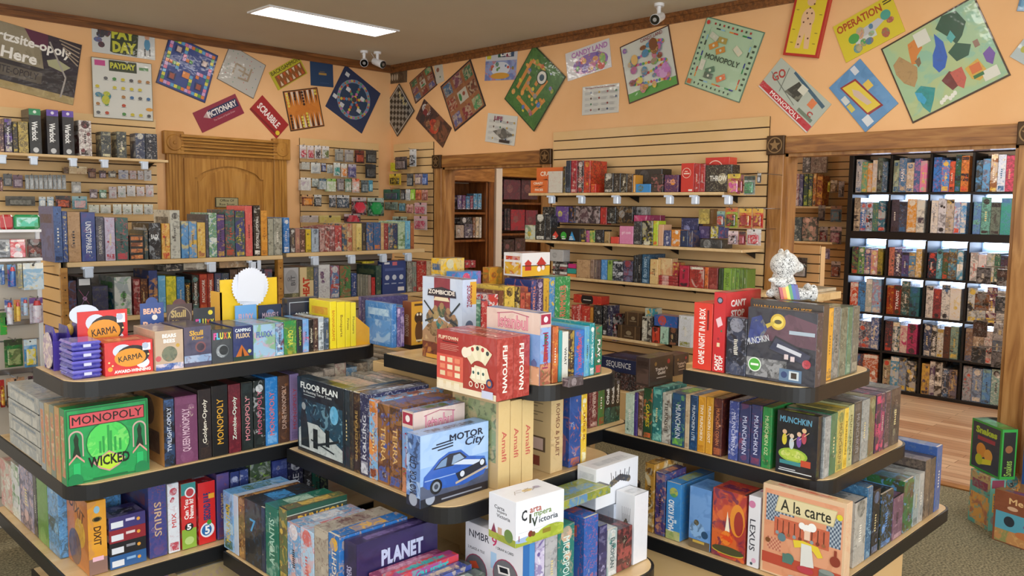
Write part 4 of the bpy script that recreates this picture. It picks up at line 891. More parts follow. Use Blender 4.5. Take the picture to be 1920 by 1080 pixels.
@cover
def wlgreen(c): c.rect(0, 0, 1, 1, '1c2226'); c.rect(0, .86, 1, 1, '2c8a5a'); c.ell(.5, .93, .14, 'dce8e0'); c.text('Warlock', .45, .5, .44, .5, 'f0f2f2', -90, bold=.03); c.ell(.5, .08, .24, 'c8ccce')
@cover
def wlpurple(c): c.rect(0, 0, 1, 1, '1c1e26'); c.rect(0, .86, 1, 1, '6044a8'); c.ell(.5, .93, .14, 'e0dcec'); c.text('Warlock', .45, .48, .44, .5, 'f0f2f2', -90, bold=.03); c.ell(.5, .08, .24, 'c8ccce')
@cover
def brownbox(c): c.rect(0, 0, 1, 1, ink('b07a44', 'bc8850', 'a06c3c', .4, 6)); c.ell(.5, .75, .2, ink('6a4a3a', '4a342c', '8a6a50', .6, 14)); c.rect(.15, .15, .85, .48, ink('5a3e34', '7a5a48', '3a2a24', .6, 14))
@cover
def mapart(c): c.rect(0, 0, 1, 1, 'c8ae80'); c.rect(.05, .3, .95, .97, ink('8a9a70', 'b8a880', '5a6a50', .8, 16))
@cover
def creamtext(c):
    c.rect(0, 0, 1, 1, 'c4ac80')
    for i in range(10): c.rect(.1, .92-.035*i, .85-.1*(i % 3), .93-.035*i, '7a6a50')
    c.rect(.05, .24, .9, .42, '5a4a3a'); [c.rect(.1+.27*i, .26, .32+.27*i, .4, 'c0a8a0') for i in range(3)]; c.rect(.3, .06, .8, .18, '7a3a30')
@cover
def brownside(c): c.rect(0, 0, 1, 1, ink('8a5030', '945a38')); c.text('ROOTBEARD', .5, .45, .5, .4, 'e8d0b0', 90)
# ------------------------------------------------------------------ rows of games (pixel edges were measured on each shelf's front plane)
G_LM = 'games on the left wing middle shelf'
row('Y', 2.975, .73, .27, 'left wing middle shelf', cap=1.034, items='''
307 328 746 16161e 3a5a8a 202838 4|TWILIGHT-OPOLY|u t=c8d0e0 C=brownbox
328.5 371 742 6e3a5c 7c4668 8a5a78 2|QUEEN MONOPOLY|u t=d8b8c8 n=1
372 397 729 241c1e 2e2426 3a2a24 3|Golden-Opoly|u t=e8e0d0
397.5 428 722 121114 1a181a 2a2418 2|MONOPOLY|u t=d8a030 D=.28
429 452 720 5e1c28 7a2430 8a3038 4|Zombie-Opoly|u t=d8e8d8
453 475 717 161c1c 202828 2a3230 3|MONOPOLY|u t=d88890
476 497.5 713 1c2222 28302e cfd2d4 4|MONOPOLY|u t=c05a70
498 521.5 707 2a7ac0 3a8ad0 7ab0e0 3|MONOPOLY|u t=d86a6a
522 543 704 4a342c 5a4034 8a5a3a 3|DUNE MONOPOLY|u t=c8a898
544 561 701 8a7aac 9484b4 7a6a9c 2|MONOPOLY|u t=b84a5a
''', group=G_LM, seed=3)
def one(name, loc, size, cols, amt, label, cat='board game', group=None, front=None, left=None, rz=0.0, title='', tc='f0f0ea', dr='h', seed=1, top=None):
    w, d, h = size
    b = game_mesh(w, d, h, *cols, amt, title, tc, dr, seed, left, front)
    if top: 
        t = CV(b, (-w/2, -d/2, h), (1, 0, 0), (0, 1, 0), w, d); t.k = 8; top(t)
    o = b.build(name, 'print', None, loc, (0, 0, rz)); tag(o, label, cat, group); return o
# the green cover box with its three look-alikes behind it
X0, X1 = .868, 1.142; wg = X1-X0
for i, (c, lb) in enumerate((('1f9a52', 'green boxed game with red title panel and round city emblem on its cover'), ('b89a5a', 'tan boxed game standing right behind the green one with the city emblem'), ('8a9a86', 'grey-green boxed game, third back behind the green city emblem one'), ('c8b48a', 'cream boxed game, fourth back behind the green city emblem one'), ('7a8a90', 'grey wrapped game, last behind the green city emblem one'))):
    one('board_game_box', ((X0+X1)/2, 2.985+.027+i*.056, .7302), (wg, .052, .262-.004*i), (c, 'd8a868' if i else '178044', '5a6a4a'), .3, lb, front=wicked if i == 0 else None, group='games stacked behind the green cover', dr='h', left=(lambda k: (lambda q: (q.rect(0, 0, 1, 1, k), q.rect(.2, .1, .8, .9, ink('b8704a', '8a9a5a', 'd8c8a0', .6, 16)))))(('1a7a44', 'b08a50', '707c70', 'a8946a', '8a949a')[i]))
for i in range(4):   # flat wrapped trays on the left end
    one('wrapped_tray', (1.02, 3.50, .7305+i*.062), (.29, .40, .058), ('9a9c98', 'b8bab4', '6a7a88'), .5, ('lowest', 'second lowest', 'second highest', 'topmost')[i]+' flat wrapped grey tray on the left end of the middle shelf', cat='boxed game', group='stacked wrapped grey trays', seed=30+i)
# ---- left wing, top shelf
row('Y', 2.955, 1.09, .16, 'left wing top shelf', '''
291 344 619 c0a890 ccb59c b49c84 3||F=bears D=.2 L=tan_bear_cover_card_game
345 396.5 612 4a4862 5a4a5c 3a3a50 4||F=skull D=.2 L=dark_card_game_with_gold_lettering
397 436.5 617 3c4248 343a3e 2a2e32 3||F=fluxx D=.2 L=charcoal_card_game_with_rainbow_lettering
437 474.5 611 2e3a6c 243056 3c4a80 3||F=camping D=.2 L=navy_card_game_with_orange_tent
475 516.5 608 9cc0dc 86b078 c0a4b8 7||F=camp_spine D=.2 L=pale_blue_cottage_cover_card_game
517 532.5 605 7ab0d8 6a3a4a c8d8e8 5|
533 556.5 601 2a8a48 6a7a2c c8c04a 3|OLTRA|t=d8d850
557 567.5 600 28303a 1c2a34 3a4a54 3|QUANTUM|t=b8d84a
568 579.5 598 6aa0d8 c8708a 8ab8e0 4|
580 587.5 599 141414 201a18 e8e0c8 2|MONSTER|t=e8e0c8
588 597 597 4a3430 5a4038 c8b898 3|
597.5 607.5 594 c8d0d4 a8b4bc 3a4448 5|
608 617 596 3a4858 546478 a8b4c0 4|
''', name='card_game_box', kind='card game', cat='card game', group='card games on the left wing top shelf', seed=5)
row('Y', 2.955, 1.09, .17, 'left wing top shelf', '''
619 631.5 565 ecd82c e2cc24 d89a30 1|BANANAGRAMS|t=c86a20 L=yellow_spine,_red_lettering,_leftmost_of_four
632 647.5 566 ecd82c e6d028 f0e050 1|Bonaparte|t=7a5a20 L=wide_yellow_spine,_brown_lettering,_second_of_four
648 657.5 566 e8d42a e2cc24 f0e050 1|Pirates|t=6a4a20 L=yellow_spine,_third_of_four,_pale_patch_below
658 668 567 e8d42a e2cc24 f0e050 1|Monsters|t=6a5a20 L=yellow_spine,_rightmost_of_four,_beside_the_triangular_display
''', group='yellow boxes in a row', seed=6)
YB = (3.19, 1.0905, 588, 618, 562, .1)
# triangular yellow display tray
dt = empty('display_tray', (2.053, 3.03, 1.0905), 'orange-yellow triangular card display tray at the shelf end', 'display tray')
b = MB(); b.poly_prism([(-.05, 0), (.07, 0), (.07, .035), (-.05, .13)], -.068, -.064, ink('e0a020', 'e8ac2c', 'd89a1c', .3, 6), 0, 'Y'); b.build('side_panel', 'print', dt); b = MB(); b.poly_prism([(-.05, 0), (.07, 0), (.07, .035), (-.05, .13)], .064, .068, ink('e0a020'), 0, 'Y'); b.build('side_panel', 'print', dt)
b = MB(); b.box(.066, .07, -.064, .064, 0, .035, ink('e8c028')); cv = CV(b, (.0702, -.064, 0), (0, 1, 0), (0, 0, 1), .128, .035); cv.rect(.1, .3, .9, .5, 'a88420'); b.build('front_lip', 'print', dt)
b = MB(); b.box(-.05, .066, -.064, .064, 0, .004, ink('d8981c')); b.build('floor_panel', 'print', dt)
# karma displays, header cards, plastic cases, purple tray
kx0, kx1 = hit(197, 680, 'Y', 2.97)[0], hit(287, 675, 'Y', 2.97)[0]
one('card_game_box', ((kx0+kx1)/2, 2.97+.07, 1.0905), (kx1-kx0, .14, .115), ('d02a2c', 'dc3634', 'e89a6a'), .3, 'red KARMA-lettered card game display box, the front lower one', 'card game', front=karma, group='red card game displays')
hk = empty('header_card', ((kx0+kx1)/2-.03, 3.13, 1.09), 'upright red header card with orange oval above the red display box', 'header card')
b = MB(); b.box(-.085, .085, 0, .004, 0, .21, ink('d02a2c')); cv = CV(b, (-.085, -.0005, .06), (1, 0, 0), (0, 0, 1), .17, .15); karma(cv); b.build('card', 'print', hk)
b = MB(); b.poly_prism([(-.06+.05*math.cos(math.radians(a)), .2+.035*math.sin(math.radians(a))) for a in range(0, 360, 20)], .0, .003, ink('cdd8ec'), 0, 'Y'); b.build('cloud_cutout', 'print', hk)
def header(px0, px1, pyt, col, title, tc, label, h=.11, yy=3.17, extra=None):
    p0 = hit(px0, pyt+15, 'Y', yy); p1 = hit(px1, pyt+15, 'Y', yy); zt = hit((px0+px1)/2, pyt, 'Y', yy)[2]
    r = empty('header_card', ((p0[0]+p1[0])/2, yy, 1.09), label, 'header card', 'header cards of the card games'); w = p1[0]-p0[0]
    b = MB(); b.box(-w/2, w/2, 0, .004, 0, zt-1.09, ink(*col)); cv = CV(b, (-w/2, -.0002, zt-1.09-h), (1, 0, 0), (0, 0, 1), w, h)
    if extra: extra(cv)
    for t, a, bb, ww, hh in title: cv.text(t, a, bb, ww, hh, tc, bold=.04)
    b.build('card', 'print', r)
    return r, zt-1.09, w
r, zt, w = header(263, 307, 568, ('2c4a8a', '34549a', '24407a', .3, .2, .4), [('BEARS', .5, .72, .75, .2), ('Bees', .5, .25, .8, .24)], 'e8b8a0', 'blue header card with a small domed top', extra=lambda c: (c.ell(.6, .5, .12, 'e0dcd8')))
b = MB(); b.poly_prism([(.022*math.cos(math.radians(a)), zt+.022*math.sin(math.radians(a))) for a in range(0, 181, 15)], 0, .004, ink('2c4a8a'), 0, 'Y'); b.build('crest', 'print', r)
r, zt, w = header(313, 360, 570, ('4a3c3c', '5a4a44', '3a3034', .5, .3, .4), [('Skull', .45, .66, .6, .26), ('King', .5, .32, .6, .26)], 'b8a068', 'dark brown header card with an arched top', extra=lambda c: c.ring(.5, .5, .46, .03, '9a8a78'))
b = MB(); b.poly_prism([(.025*math.cos(math.radians(a)), zt+.02*math.sin(math.radians(a))) for a in range(0, 181, 15)], 0, .004, ink('5a3c40'), 0, 'Y'); b.build('crest', 'print', r)
header(363, 403, 577, ('343a40', '2c3236', '40464a', .2, .3, .4), [], 'fff', 'charcoal header card with rainbow letters and a yellow dot', extra=lambda c: ([c.text(t, x, .4, .17, .34, k, bold=.05) for t, x, k in (('F', .17, 'd8509a'), ('L', .33, '5ac0dc'), ('U', .49, 'e8e050'), ('X', .67, 'dc6a3a'), ('X', .86, 'e8d838'))], c.ell(.78, .8, .11, 'e0d040')), h=.1)
header(441, 481, 572, ('6aa4dc', '7ab0e4', '5a94d0', .5, .3, .4), [('FLUXX', .5, .5, .7, .3)], 'c8a4b4', 'sky blue header card in front of the yellow display', h=.1)
header(485, 528, 571, ('28344e', '34405c', '1e2840', .5, .3, .4), [('MARVELS', .5, .56, .7, .24)], 'b8a0b0', 'dark navy header card with a pale ship emblem', h=.1, extra=lambda c: (c.ell(.5, .35, .2, '6a8ab0'), c.ell(.5, .7, .16, '5a7aa8', .1)))
one('board_game_box', (hit(568, 580, 'Y', 3.14)[0], 3.16, 1.0905), (.15, .045, .20), ('262c3e', '1e2434', '3a4254'), .1, 'navy boxed game with framed QUARTZ lettering behind small card games', front=quartz)
# yellow display with fanned white cards
yd = empty('card_display', (hit(470, 560, 'Y', 3.18)[0], 3.19, 1.09), 'yellow display board carrying a round fan of blank white cards', 'card display')
b = MB(); b.box(-.125, .125, 0, .006, 0, .29, ink('e8c022', 'ecc830', 'e0b81c', .2, 6)); b.box(-.125, -.119, 0, .09, 0, .24, ink('e0a828')); b.build('board', 'print', yd)
b = MB()
for k in range(10):
    a = math.radians(9*k+4); s = .063; R_ = []
    for i in range(4):
        t = a+math.pi/2*i+math.pi/4; R_.append((s*1.41*math.cos(t)*.93, .255+s*1.41*math.sin(t)*.93))
    b.poly_prism(R_, -.004-.0012*k, -.003-.0012*k, ink('dfe4f0'), 0, 'Y')
b.build('card_fan', 'print', yd)
# stacked purple plastic cases
def case(loc, w, d, h, label, cols=('4a48a8', '6a66c8')):
    r = empty('plastic_case', loc, label, 'plastic case', 'stacked purple plastic cases')
    b = MB(); b.box(-w/2, w/2, -d/2, d/2, 0, h*.55, ink(cols[0], '3a3890', cols[1], .5, 14, .15), 0, .006); b.build('base', 'print', r)
    b = MB(); b.box(-w/2-.002, w/2+.002, -d/2-.002, d/2+.002, h*.56, h*.97, ink(cols[1], '8a88d8', cols[0], .4, 10, .1), 0, .006); b.build('lid', 'print', r)
    b = MB(); b.box(-.012, .012, -d/2-.006, -d/2-.002, h*.4, h*.72, ink('c8ccf0', rough=.1)); b.build('clasp', 'print', r)
cx0, cx1 = hit(137, 680, 'Y', 2.97)[0], hit(193, 680, 'Y', 2.97)[0]
for i in range(4): case(((cx0+cx1)/2, 3.045, 1.0905+i*.032), cx1-cx0, .13, .031, ('lowest', 'second lowest', 'second highest', 'topmost')[i]+' of four wide purple plastic cases')
for i in range(5): case((.925, 3.085, 1.0905+i*.0195), .05, .07, .019, ('lowest', 'second lowest', 'middle', 'second highest', 'topmost')[i]+' of five small purple cases at the shelf end', ('4a48a8', '8a88d0'))
pt = empty('display_tray', (1.03, 3.24, 1.0905), 'purple cardboard tray with slanted dividers at the shelf end', 'display tray')
b = MB(); b.box(-.13, .13, -.05, -.046, 0, .105, ink('4a3aa0', '5a48b0', '3a2c88', .3, 8)); b.box(-.13, .13, .05, .054, 0, .12, ink('4a3aa0')); b.box(-.13, .13, -.046, .05, 0, .004, ink('3a2c88'))
for i in range(5): cvx = CV(b, (-.12+.05*i, -.0505, .08), (1, 0, 0), (0, 0, 1), .04, .02); cvx.ell(.5, .5, .18, 'e0a8b8')
b.build('body', 'print', pt)
for i in range(6): b = MB(); b.poly_prism([(-.13+.045*i, .06), (-.10+.045*i, .06), (-.125+.045*i, .155)], -.045, .049, ink('3a2c88', '4a3aa0', '5a4ab8', .4, 14), 0, 'Y'); b.build('divider', 'print', pt)
b = MB(); b.poly_prism([(.05*math.cos(math.radians(a)), .068+.065*math.sin(math.radians(a))) for a in range(0, 360, 18)], -.135, -.131, ink('cfc0b8', '7a5aa0', 'e8dcd0', .6, 20), 0, 'X'); b.build('end_cutout', 'print', pt)
for i in range(5): b = MB(); b.ellipsoid((-.05+.028*i, .03, .13), (.014, .014, .022), ink('d8b050', 'e8c870', 'c89a3c', .4, 20)); b.build('gold_token', 'print', pt, smooth=True)
# ---- centre wing, middle shelf
row('X', 1.665, .73, .28, 'centre wing middle shelf', '''
558 645 717 16222c 22485e 0c141c 3||F=floorplan D=.05 L=tall_dark_box_with_lettered_moonlit_house_cover
646 655 731 1c2a34 2a3a44 14202a 4|
655.5 662 733 2a2a2c 3a3430 6a5a3a 4|
662.5 674.5 736 2a1e1c 3a2a24 8a6a3a 4|SHAKESPEARE|u t=a88a50
675 691.5 738 25294a 303660 c8ccd8 4|ROLLING|u t=c8ccd8 D=.27
692 707.5 750 7ab0dc d88a3a 7a3a28 7||D=.30
708 729.5 758 8a5c34 4a2a20 4a5aa0 7|TERRA|t=d8b070 D=.26 L=brown_carved_spine,_left_of_two_alike
730 752 762 8a5c34 4a2a20 4a5aa0 7|TERRA|t=d8b070 D=.26 L=brown_carved_spine,_right_of_two_alike
754 775 771 7aa4de b8706a 4a6a3a 5||F=istanbul_spine R=istanbul D=.225 L=blue_towered_city_spine
''', group='games on the centre wing middle shelf', seed=9)
for i, (x, c) in enumerate(((1.72, '8a8f92'), (1.772, 'b8aca0'), (1.825, 'c8b8b0'), (1.878, '9a968c'), (1.93, 'a8a49a'), (1.983, 'b09a8a'))):
    one('board_game_box', (x+.024, 2.675, .7303), (.048, .26, .285-.006*(i % 3)), (c, '5a6068', 'd8b8a8'), .5, ('first', 'second', 'third', 'fourth', 'fifth', 'sixth')[i]+' box back behind the moonlit house cover, seen from above', group='boxes behind the moonlit house cover', seed=50+i)
mx0, mx1 = hit(797, 870, 'Y', 1.99)[0], hit(925, 850, 'Y', 1.99)[0]
one('board_game_box', ((mx0+mx1)/2, 2.05, .7305), (mx1-mx0, .07, .235), ('88b0e6', 'a4c4ec', '46506a'), .3, 'pale blue boxed game with a classic car on the cover', front=motor, left=motor_spine)
row('Y', 1.975, .73, .25, 'centre wing middle shelf', '''
934 956.5 752 d8bc84 dcc492 c8a870 1|Amalfi|t=c05a50 C=mapart H=1.056 L=leftmost_of_three_cream_spines
957 978.5 750 d8bc84 dcc492 c8a870 1|Amalfi|t=c05a50 H=1.034 L=middle_of_three_cream_spines
979 1000.5 748 d8bc84 dcc492 c8a870 1|Amalfi|t=c05a50 H=1.034 L=rightmost_of_three_cream_spines
1033 1056 730 c8ac7c ccb488 a08860 2|ROMEO & JULIET|t=6a3a2c C=creamtext H=1.034 L=tall_cream_box,_brown_lettering
1068 1089.5 727 2c4a8a 3a5aa0 b86a4a 5||H=1.034
1090 1100.5 736 e0b830 e8c444 f0e8c0 3|LATICE XL|t=8a4a20
''', group='games on the centre wing middle shelf', seed=11)
# ---- two red boxes lying across the cream ones
for i, (x0, x1) in enumerate(((1.836, 1.911), (1.9125, 1.988))):
    one('board_game_box', ((x0+x1)/2, 1.915+.15, 1.0565), (x1-x0, .30, .205), ('a43430', 'c8605a', '8c2826'), .4, ('red boxed game with fanned cards on its side, left one', 'red boxed game, right one of two, white vertical lettering')[i], front=flip_spine, left=fliptown, group='two red boxes lying atop cream ones', top=lambda t: t.text('FLIPTOWN', .5, .5, .8, .4, 'e8a8a0', -90, bold=.03))
# ---- centre wing, top shelf
row('X', 2.06, 1.092, .07, 'centre wing top shelf', '''
792 867 521 c4d2ea d6e0f2 8a3040 4||F=zomb R=zomb_spine D=.07 L=tallest_white_box_with_crowd_cover
''', seed=12)
row('X', 1.996, 1.092, .09, 'centre wing top shelf', '''
912 1013 581 7aa4de 94b8e8 d8c2b8 3||F=istanbul R=istanbul_spine D=.052 L=big_blue_city_cover_box
''', seed=13)
row('Y', 1.875, 1.092, .24, 'centre wing top shelf', '''
1036 1047 612 b85a30 c87040 e0a04a 5|
1048 1054 620 3a9aa0 48a8ac 2c8a90 1|
1054.5 1066 622 d8d8d0 e0e0d8 2c2c2c 1|WHAT|t=2c2c2c
1067 1077 620 3a2e28 c8a84a 6a5030 6|
1078 1095.5 619 2c6ab8 3a7ac8 b85a40 3|WORDSWORTH|t=d84a5a
1096 1105.5 612 5aa0c8 6ab0d0 8ac0a0 4|
1106 1115 606 1c8a90 2a9aa0 e8e8e0 2|TOUCH THE FLAMINGO|t=f0f4f4
1116 1129 610 2a6a4a 34785a c84a4a 3|PLAY 9|t=f4f4f0
''', group='games on the centre wing top shelf', seed=14)
one('board_game_box', (2.09, 1.81, 1.0915), (.075, .03, .03), ('4a4248', '3a3438', '8a8084'), .3, 'small flat dark box lying before the centre top shelf row', group='small flat box')
# ---- back wing, top shelf
row('X', 2.36, 1.092, .24, 'back wing top shelf', '''
672 678 556 4a4478 5a5488 8a88b0 4|
678.5 684.5 557 3a3a68 4a4a7a 9a98c0 4|
685 691.5 558 4a4478 5a5488 7a78a8 4|
693 733 571 5a8cc8 34507c 8ab0dc 5||F=fireblue D=.08 L=blue_box_with_fiery_mountain_cover
''', group='games on the back wing top shelf', seed=15)
row('Y', 2.80, 1.092, .2, 'back wing top shelf', '''
735 744 570 3a7ac0 4a8ad0 a8c8e8 3|
745 751 577 6a5a9a c8b8e0 3a2c5a 5|
751.5 758.5 577 6a5a9a c8b8e0 3a2c5a 5|
771 800 565 8a5030 dca83a 5a3a22 2||F=beard D=.06 C=brownside L=yellow_bearded_face_cover_box
890 901.5 562 3a7a68 a8c8b8 2a4a44 5|
902.5 915 565 b02a34 c84048 e8d8d0 4|
917 934 552 c83c38 e8e8e8 3a4a7a 7|
935 944.5 545 6a3a2a 7a4a34 c8a86a 5|
946 965 537 d8b84a e0c460 3a2c20 5|
966 975.5 538 2a2420 e0c460 6a5a3a 5|
976 984.5 549 b85040 c86050 6a2c28 4|
985 995 548 8a2e28 9a3e34 d8a070 4|
996 1006 525 2a3c7a 3a4c8a d87a5a 4|LABYRINTH|u t=e89a7a
1006.5 1018.5 523 3c2c5a 4a3a6a c8b8d8 4|UPWORDS|u t=d8c8e0
1019 1029.5 522 d0a838 dab648 8a5a2a 3|
1030 1040.5 520 3a8ac8 4a9ad4 d8c040 5|
1041 1069 519 1e8a4c 2a9a58 c8e0d0 4|RUMMIKUB|u t=d8685a L=wide_green_box,_wavy_red_lettering
''', group='games on the back wing top shelf', seed=16)
def pxbox(face, plane, z, L, Rr, T, D, cols, amt, label, name='board_game_box', cat='board game', group=None, **kw):
    p = hit((L+Rr)/2, T, face, plane); h = p[2]-z; ym = T+20
    if face == 'Y': x0, x1 = hit(L, ym, 'Y', plane)[0], hit(Rr, ym, 'Y', plane)[0]; loc = ((x0+x1)/2, plane+D/2, z); w = x1-x0-.001; rz = 0
    else: y1, y0 = hit(L, ym, 'X', plane)[1], hit(Rr, ym, 'X', plane)[1]; loc = (plane+D/2, (y0+y1)/2, z); w = y1-y0-.001; rz = -math.pi/2
    return one(name, loc, (w, D, h), cols, amt, label, cat, group, rz=rz, **kw)
pxbox('Y', *YB, ('e8d832', 'ecde44', 'e2d028'), .1, 'yellow card game with orange label left of the yellow spines', 'card_game_box', 'card game', front=bananas)
pxbox('Y', 2.85, 1.348, 979, 1031, 474, .13, ('e4e6ea', 'e0b030', 'b82c2c'), .1, 'white and yellow box with red kennel shapes, atop the back wing', front=tissue)
# second tier of the back wing: boxes behind the front row
for (L, Rr, T, zb, D, P, c, lb) in ((828, 871, 484, 1.24, .08, 3.125, ('e0b428', 'c8c4a0', '2a5a8a'), 'bright yellow box with bee-like marks beside the opening post'), (858, 902, 509, 1.16, .085, 3.02, ('3a84cc', 'c84a7a', '5a9ad8'), 'blue box with a red patterned front behind the white crowd box'), (917, 942, 501, 1.29, .05, 3.1, ('e0a030', '3a6a3a', 'd86a2a'), 'small orange box with dark green creatures on the back wing'), (943, 957, 505, 1.29, .05, 3.1, ('a87a4a', 'b88a5a', '8a5a30'), 'small tan box beside the orange one with green creatures')):
    pxbox('Y', P, zb, L, Rr, T, D, c, .5, lb, group='boxes on the back wing upper tier', dr='h')
for i, (x, w, zt, c, lb, yy_, dd) in enumerate(((2.67, .13, 1.239, 'b8b0a0', 'first', 3.17, .09), (2.70, .14, 1.159, '3a3c44', 'second', 3.065, .08), (2.955, .09, 1.289, '7a5a40', 'third', 3.15, .10), (3.035, .06, 1.289, 'a09080', 'fourth', 3.15, .10))):
    one('board_game_box', (x, yy_, 1.0925), (w, dd, zt-1.0935), (c, '5a4a40', 'c8b8a0'), .4, lb+' plain box of the second row on the back wing top shelf', group='second row of the back wing', seed=90+i)
for i, c in enumerate(('2a5a3a', 'c8c0b0', '1e2a44')):
    one('board_game_box', (2.47, 3.20, 1.0925+.0302*i), (.16, .1, .029), (c, '8a8070', 'd0c8b8'), .4, ('lowest', 'middle', 'topmost')[i]+' of three flat boxes at the left of the back wing', group='flat boxes on the back wing', seed=95+i)
# ---- area between the wings: upright games seen mostly from above
cols_ = [('9a8f84', 'c0b4a4'), ('7a7068', 'b8a898'), ('c8bca8', '8a3a44'), ('6a94b8', 'b8ccd8'), ('8a7a6a', 'd0b89a'), ('b0a898', '6a6a64'), ('a09888', 'c8a890'), ('786c60', 'a89c8c'), ('b8ab9a', '8a8a80')]
for i, (c, c2) in enumerate(cols_):
    x = 1.80+.055*i
    one('board_game_box', (x+.027, 3.12, .7303), (.054, .30, .268+.012*(i % 3)), (c, c2, 'd8c8b0'), .5, ORD[i]+' box from the left in the deep row joining the left and centre wings', group='deep row between the wings', seed=60+i)
for i, (c, c2) in enumerate([('b8c4cc', '6a8ab0'), ('a89c8c', 'd0c0a8'), ('8a8a88', 'b8b0a4'), ('c0b4a0', '9a8a78'), ('6a6a70', 'a0a0a0')]):
    one('board_game_box', (2.105+.05*i+.024, 2.83-.02*i, .7303), (.048, .24, .27+.008*(i % 2)), (c, c2, 'c8b8b0'), .5, ORD[i]+' box from the left in the short row before the deep row', group='short row between the wings', seed=75+i)
one('board_game_box', (2.18, 2.45, .7303), (.05, .26, .30), ('8ab4dc', '1c2c50', 'a8c8e4'), .3, 'pale blue box with dark lettering left of the red boxes', group='short row between the wings', left=lambda c: (c.rect(0, 0, 1, 1, 'a0c4e4'), c.rect(0, .86, 1, 1, '1c2c50'), c.ell(.35, .72, .12, '2a3c60'), c.rect(.55, .68, .85, .76, '2a4c80')))
# ---- the dark three by the centre wing (stack of round-cornered spines)
row('Y', 2.285, .73, .2, 'back wing middle shelf', cap=1.034, items='''
1106 1121.5 712 6a2a2c 7a3434 c8a89a 4|CRIBBAGE|t=d8b8a8
1122 1134 711 3a6a34 4a7a3c 8a4a2a 5|
1134.5 1144.5 712 12151a 1a5a50 6ab0a0 2||F=othello L=black_spine_with_teal_base,_left_of_three
1145 1153.5 712 12151a 1a5a50 6ab0a0 2||F=othello L=black_spine_with_teal_base,_middle_of_three
1154 1162.5 712 12151a 1a5a50 6ab0a0 2||F=othello L=black_spine_with_teal_base,_right_of_three
''', group='games on the back wing middle shelf', seed=17)
# ---- left wing, bottom shelf
row('X', .905, .392, .22, 'left wing bottom shelf', cap=.674, items='''
2 22 868 b8b4a8 c86a6a d8d8d0 6|
22.5 36 872 c8ccd0 5a8a5a d8dcd8 6|
37 62 874 8a88a4 3a3c5a c8a8a8 7|
62.5 69 884 24262c 32343a 8a8a90 3|
70 89 888 5a8a40 6a9a4c 7aa85a 2|
90 110 900 5a94c8 4a5a5a 7ab0d8 6|
''', group='games on the left wing bottom shelf', seed=19)
xd = hit(165, 1000, 'Y', 3.0)[0]; xe = hit(200, 1000, 'Y', 3.0)[0]
dd_ = .22
one('board_game_box', ((xd+xe)/2, 3.0+dd_/2, .3925), (xe-xd, dd_, .262), ('d8962c', 'e0a43a', 'b46a28'), .3, 'orange and amber boxed game at the front left corner of the bottom shelf', front=dixit, left=dixit_cover)
sx0, sx1 = hit(206, 1030, 'Y', 3.0)[0], hit(274, 1020, 'Y', 3.0)[0]
for i, (c, c2, t) in enumerate((('2a5a94', '8ab0d8', 'blue'), ('1c1c22', '8a8a90', 'black'), ('8a2430', 'd8c8c8', 'dark red'), ('3c3470', 'c8c0e0', 'purple'))):
    one('board_game_box', ((sx0+sx1)/2, 3.0+.06, .3925+i*.047), (sx1-sx0, .12, .0465), (c, c2, '3a3a40'), .25, f"{t} flat box, {('lowest', 'second lowest', 'second highest', 'topmost')[i]} in the stack right of the amber game", group='stack of flat boxes on the bottom shelf', front=(lambda c_, d_: (lambda q: (q.rect(0, 0, 1, 1, c_), q.rect(.05, .15, .38, .62, 'd8dce4'), q.rect(.45, .5, .7, .7, d_), q.ell(.8, .5, .05, 'd8983a'))))(c, c2))
row('Y', 3.0, .392, .29, 'left wing bottom shelf', cap=.674, items='''
279 313 908 3c4484 5a4a84 7a4a5c 5|SIRIUS|t=c8a888
315 337 906 d8dce4 e4e8ee b84a5a 2|MIX|u t=c84a4a D=.28
340 368 905 c83030 3a8a88 8cb040 3||F=red_green L=red_and_green_spine,_white_lettering
372 404 903 d02828 24386a e8ecf2 2||F=red5 L=bright_red_spine,_big_round_numeral
407 431 887 4c4480 5a4a84 7a4a5c 5|SIRIUS|t=b8a078 L=purple_spine_beside_the_bright_red_one
433 450 884 28346c 34407a a8b0d0 3|
450.5 467 880 2c3a74 3a4880 c8cce0 4|
470 509 866 3a4a34 9aa09c 8ab03c 6|
511 540 862 2c3878 34427e 6a78b0 3|
541 569 858 1a2042 242a4c c8ccd8 2|EMPIRE|u t=c8ccd8
571 585 858 2a2c34 383a44 c8c8cc 3|ABDLE|t=c8d0d8
586 600 868 1c5a50 24685c c86a4a 4|
601 616 872 24303a 30404a 8a9a6a 4|
''', group='games on the left wing bottom shelf', seed=20)
# ---- centre wing, bottom shelf, long left row
row('X', 1.385, .392, .25, 'centre wing bottom shelf', '''
419 437.5 924 6aa4dc a8c8e4 4a6a4a 5|MOUNTAIN|u t=d8c840 D=.24
438 446.5 930 b8c8e0 d0dcec a8b8d4 1|
447 458.5 934 6a4a34 8a6a44 c89a5a 6|
459 489.5 941 26282c 303236 3a8ac8 1|7|h t=3a9ad8 L=thick_black_box_with_blue_numeral
490 497 952 22304a 2a3a58 3a4a6a 2|
498 522 950 1c6a58 2a7a6a a8c8b8 3|ATLANTIS|u t=a8d0c0
523.5 538.5 954 5a6a44 6a4a34 c8a84a 5||R=dungeon L=green-brown_box_lettered_DUNGEON_on_its_long_side
539 562.5 984 6a9ac8 c8a0a0 d8dce8 6|
563.5 588.5 994 a8c8e4 d8a0a0 c86a6a 5|
589.5 615 992 a0988c b4aca0 6a4a4a 5|
616 637.5 1003 2a6ab0 3a7ac0 d8a83a 4|SEAFIGHT|u t=d8d0c8
''', group='games on the centre wing bottom shelf', seed=21)
pxd = hit(664, 1020, 'X', 1.46); 
PY1, PY0 = 2.135, 2.068
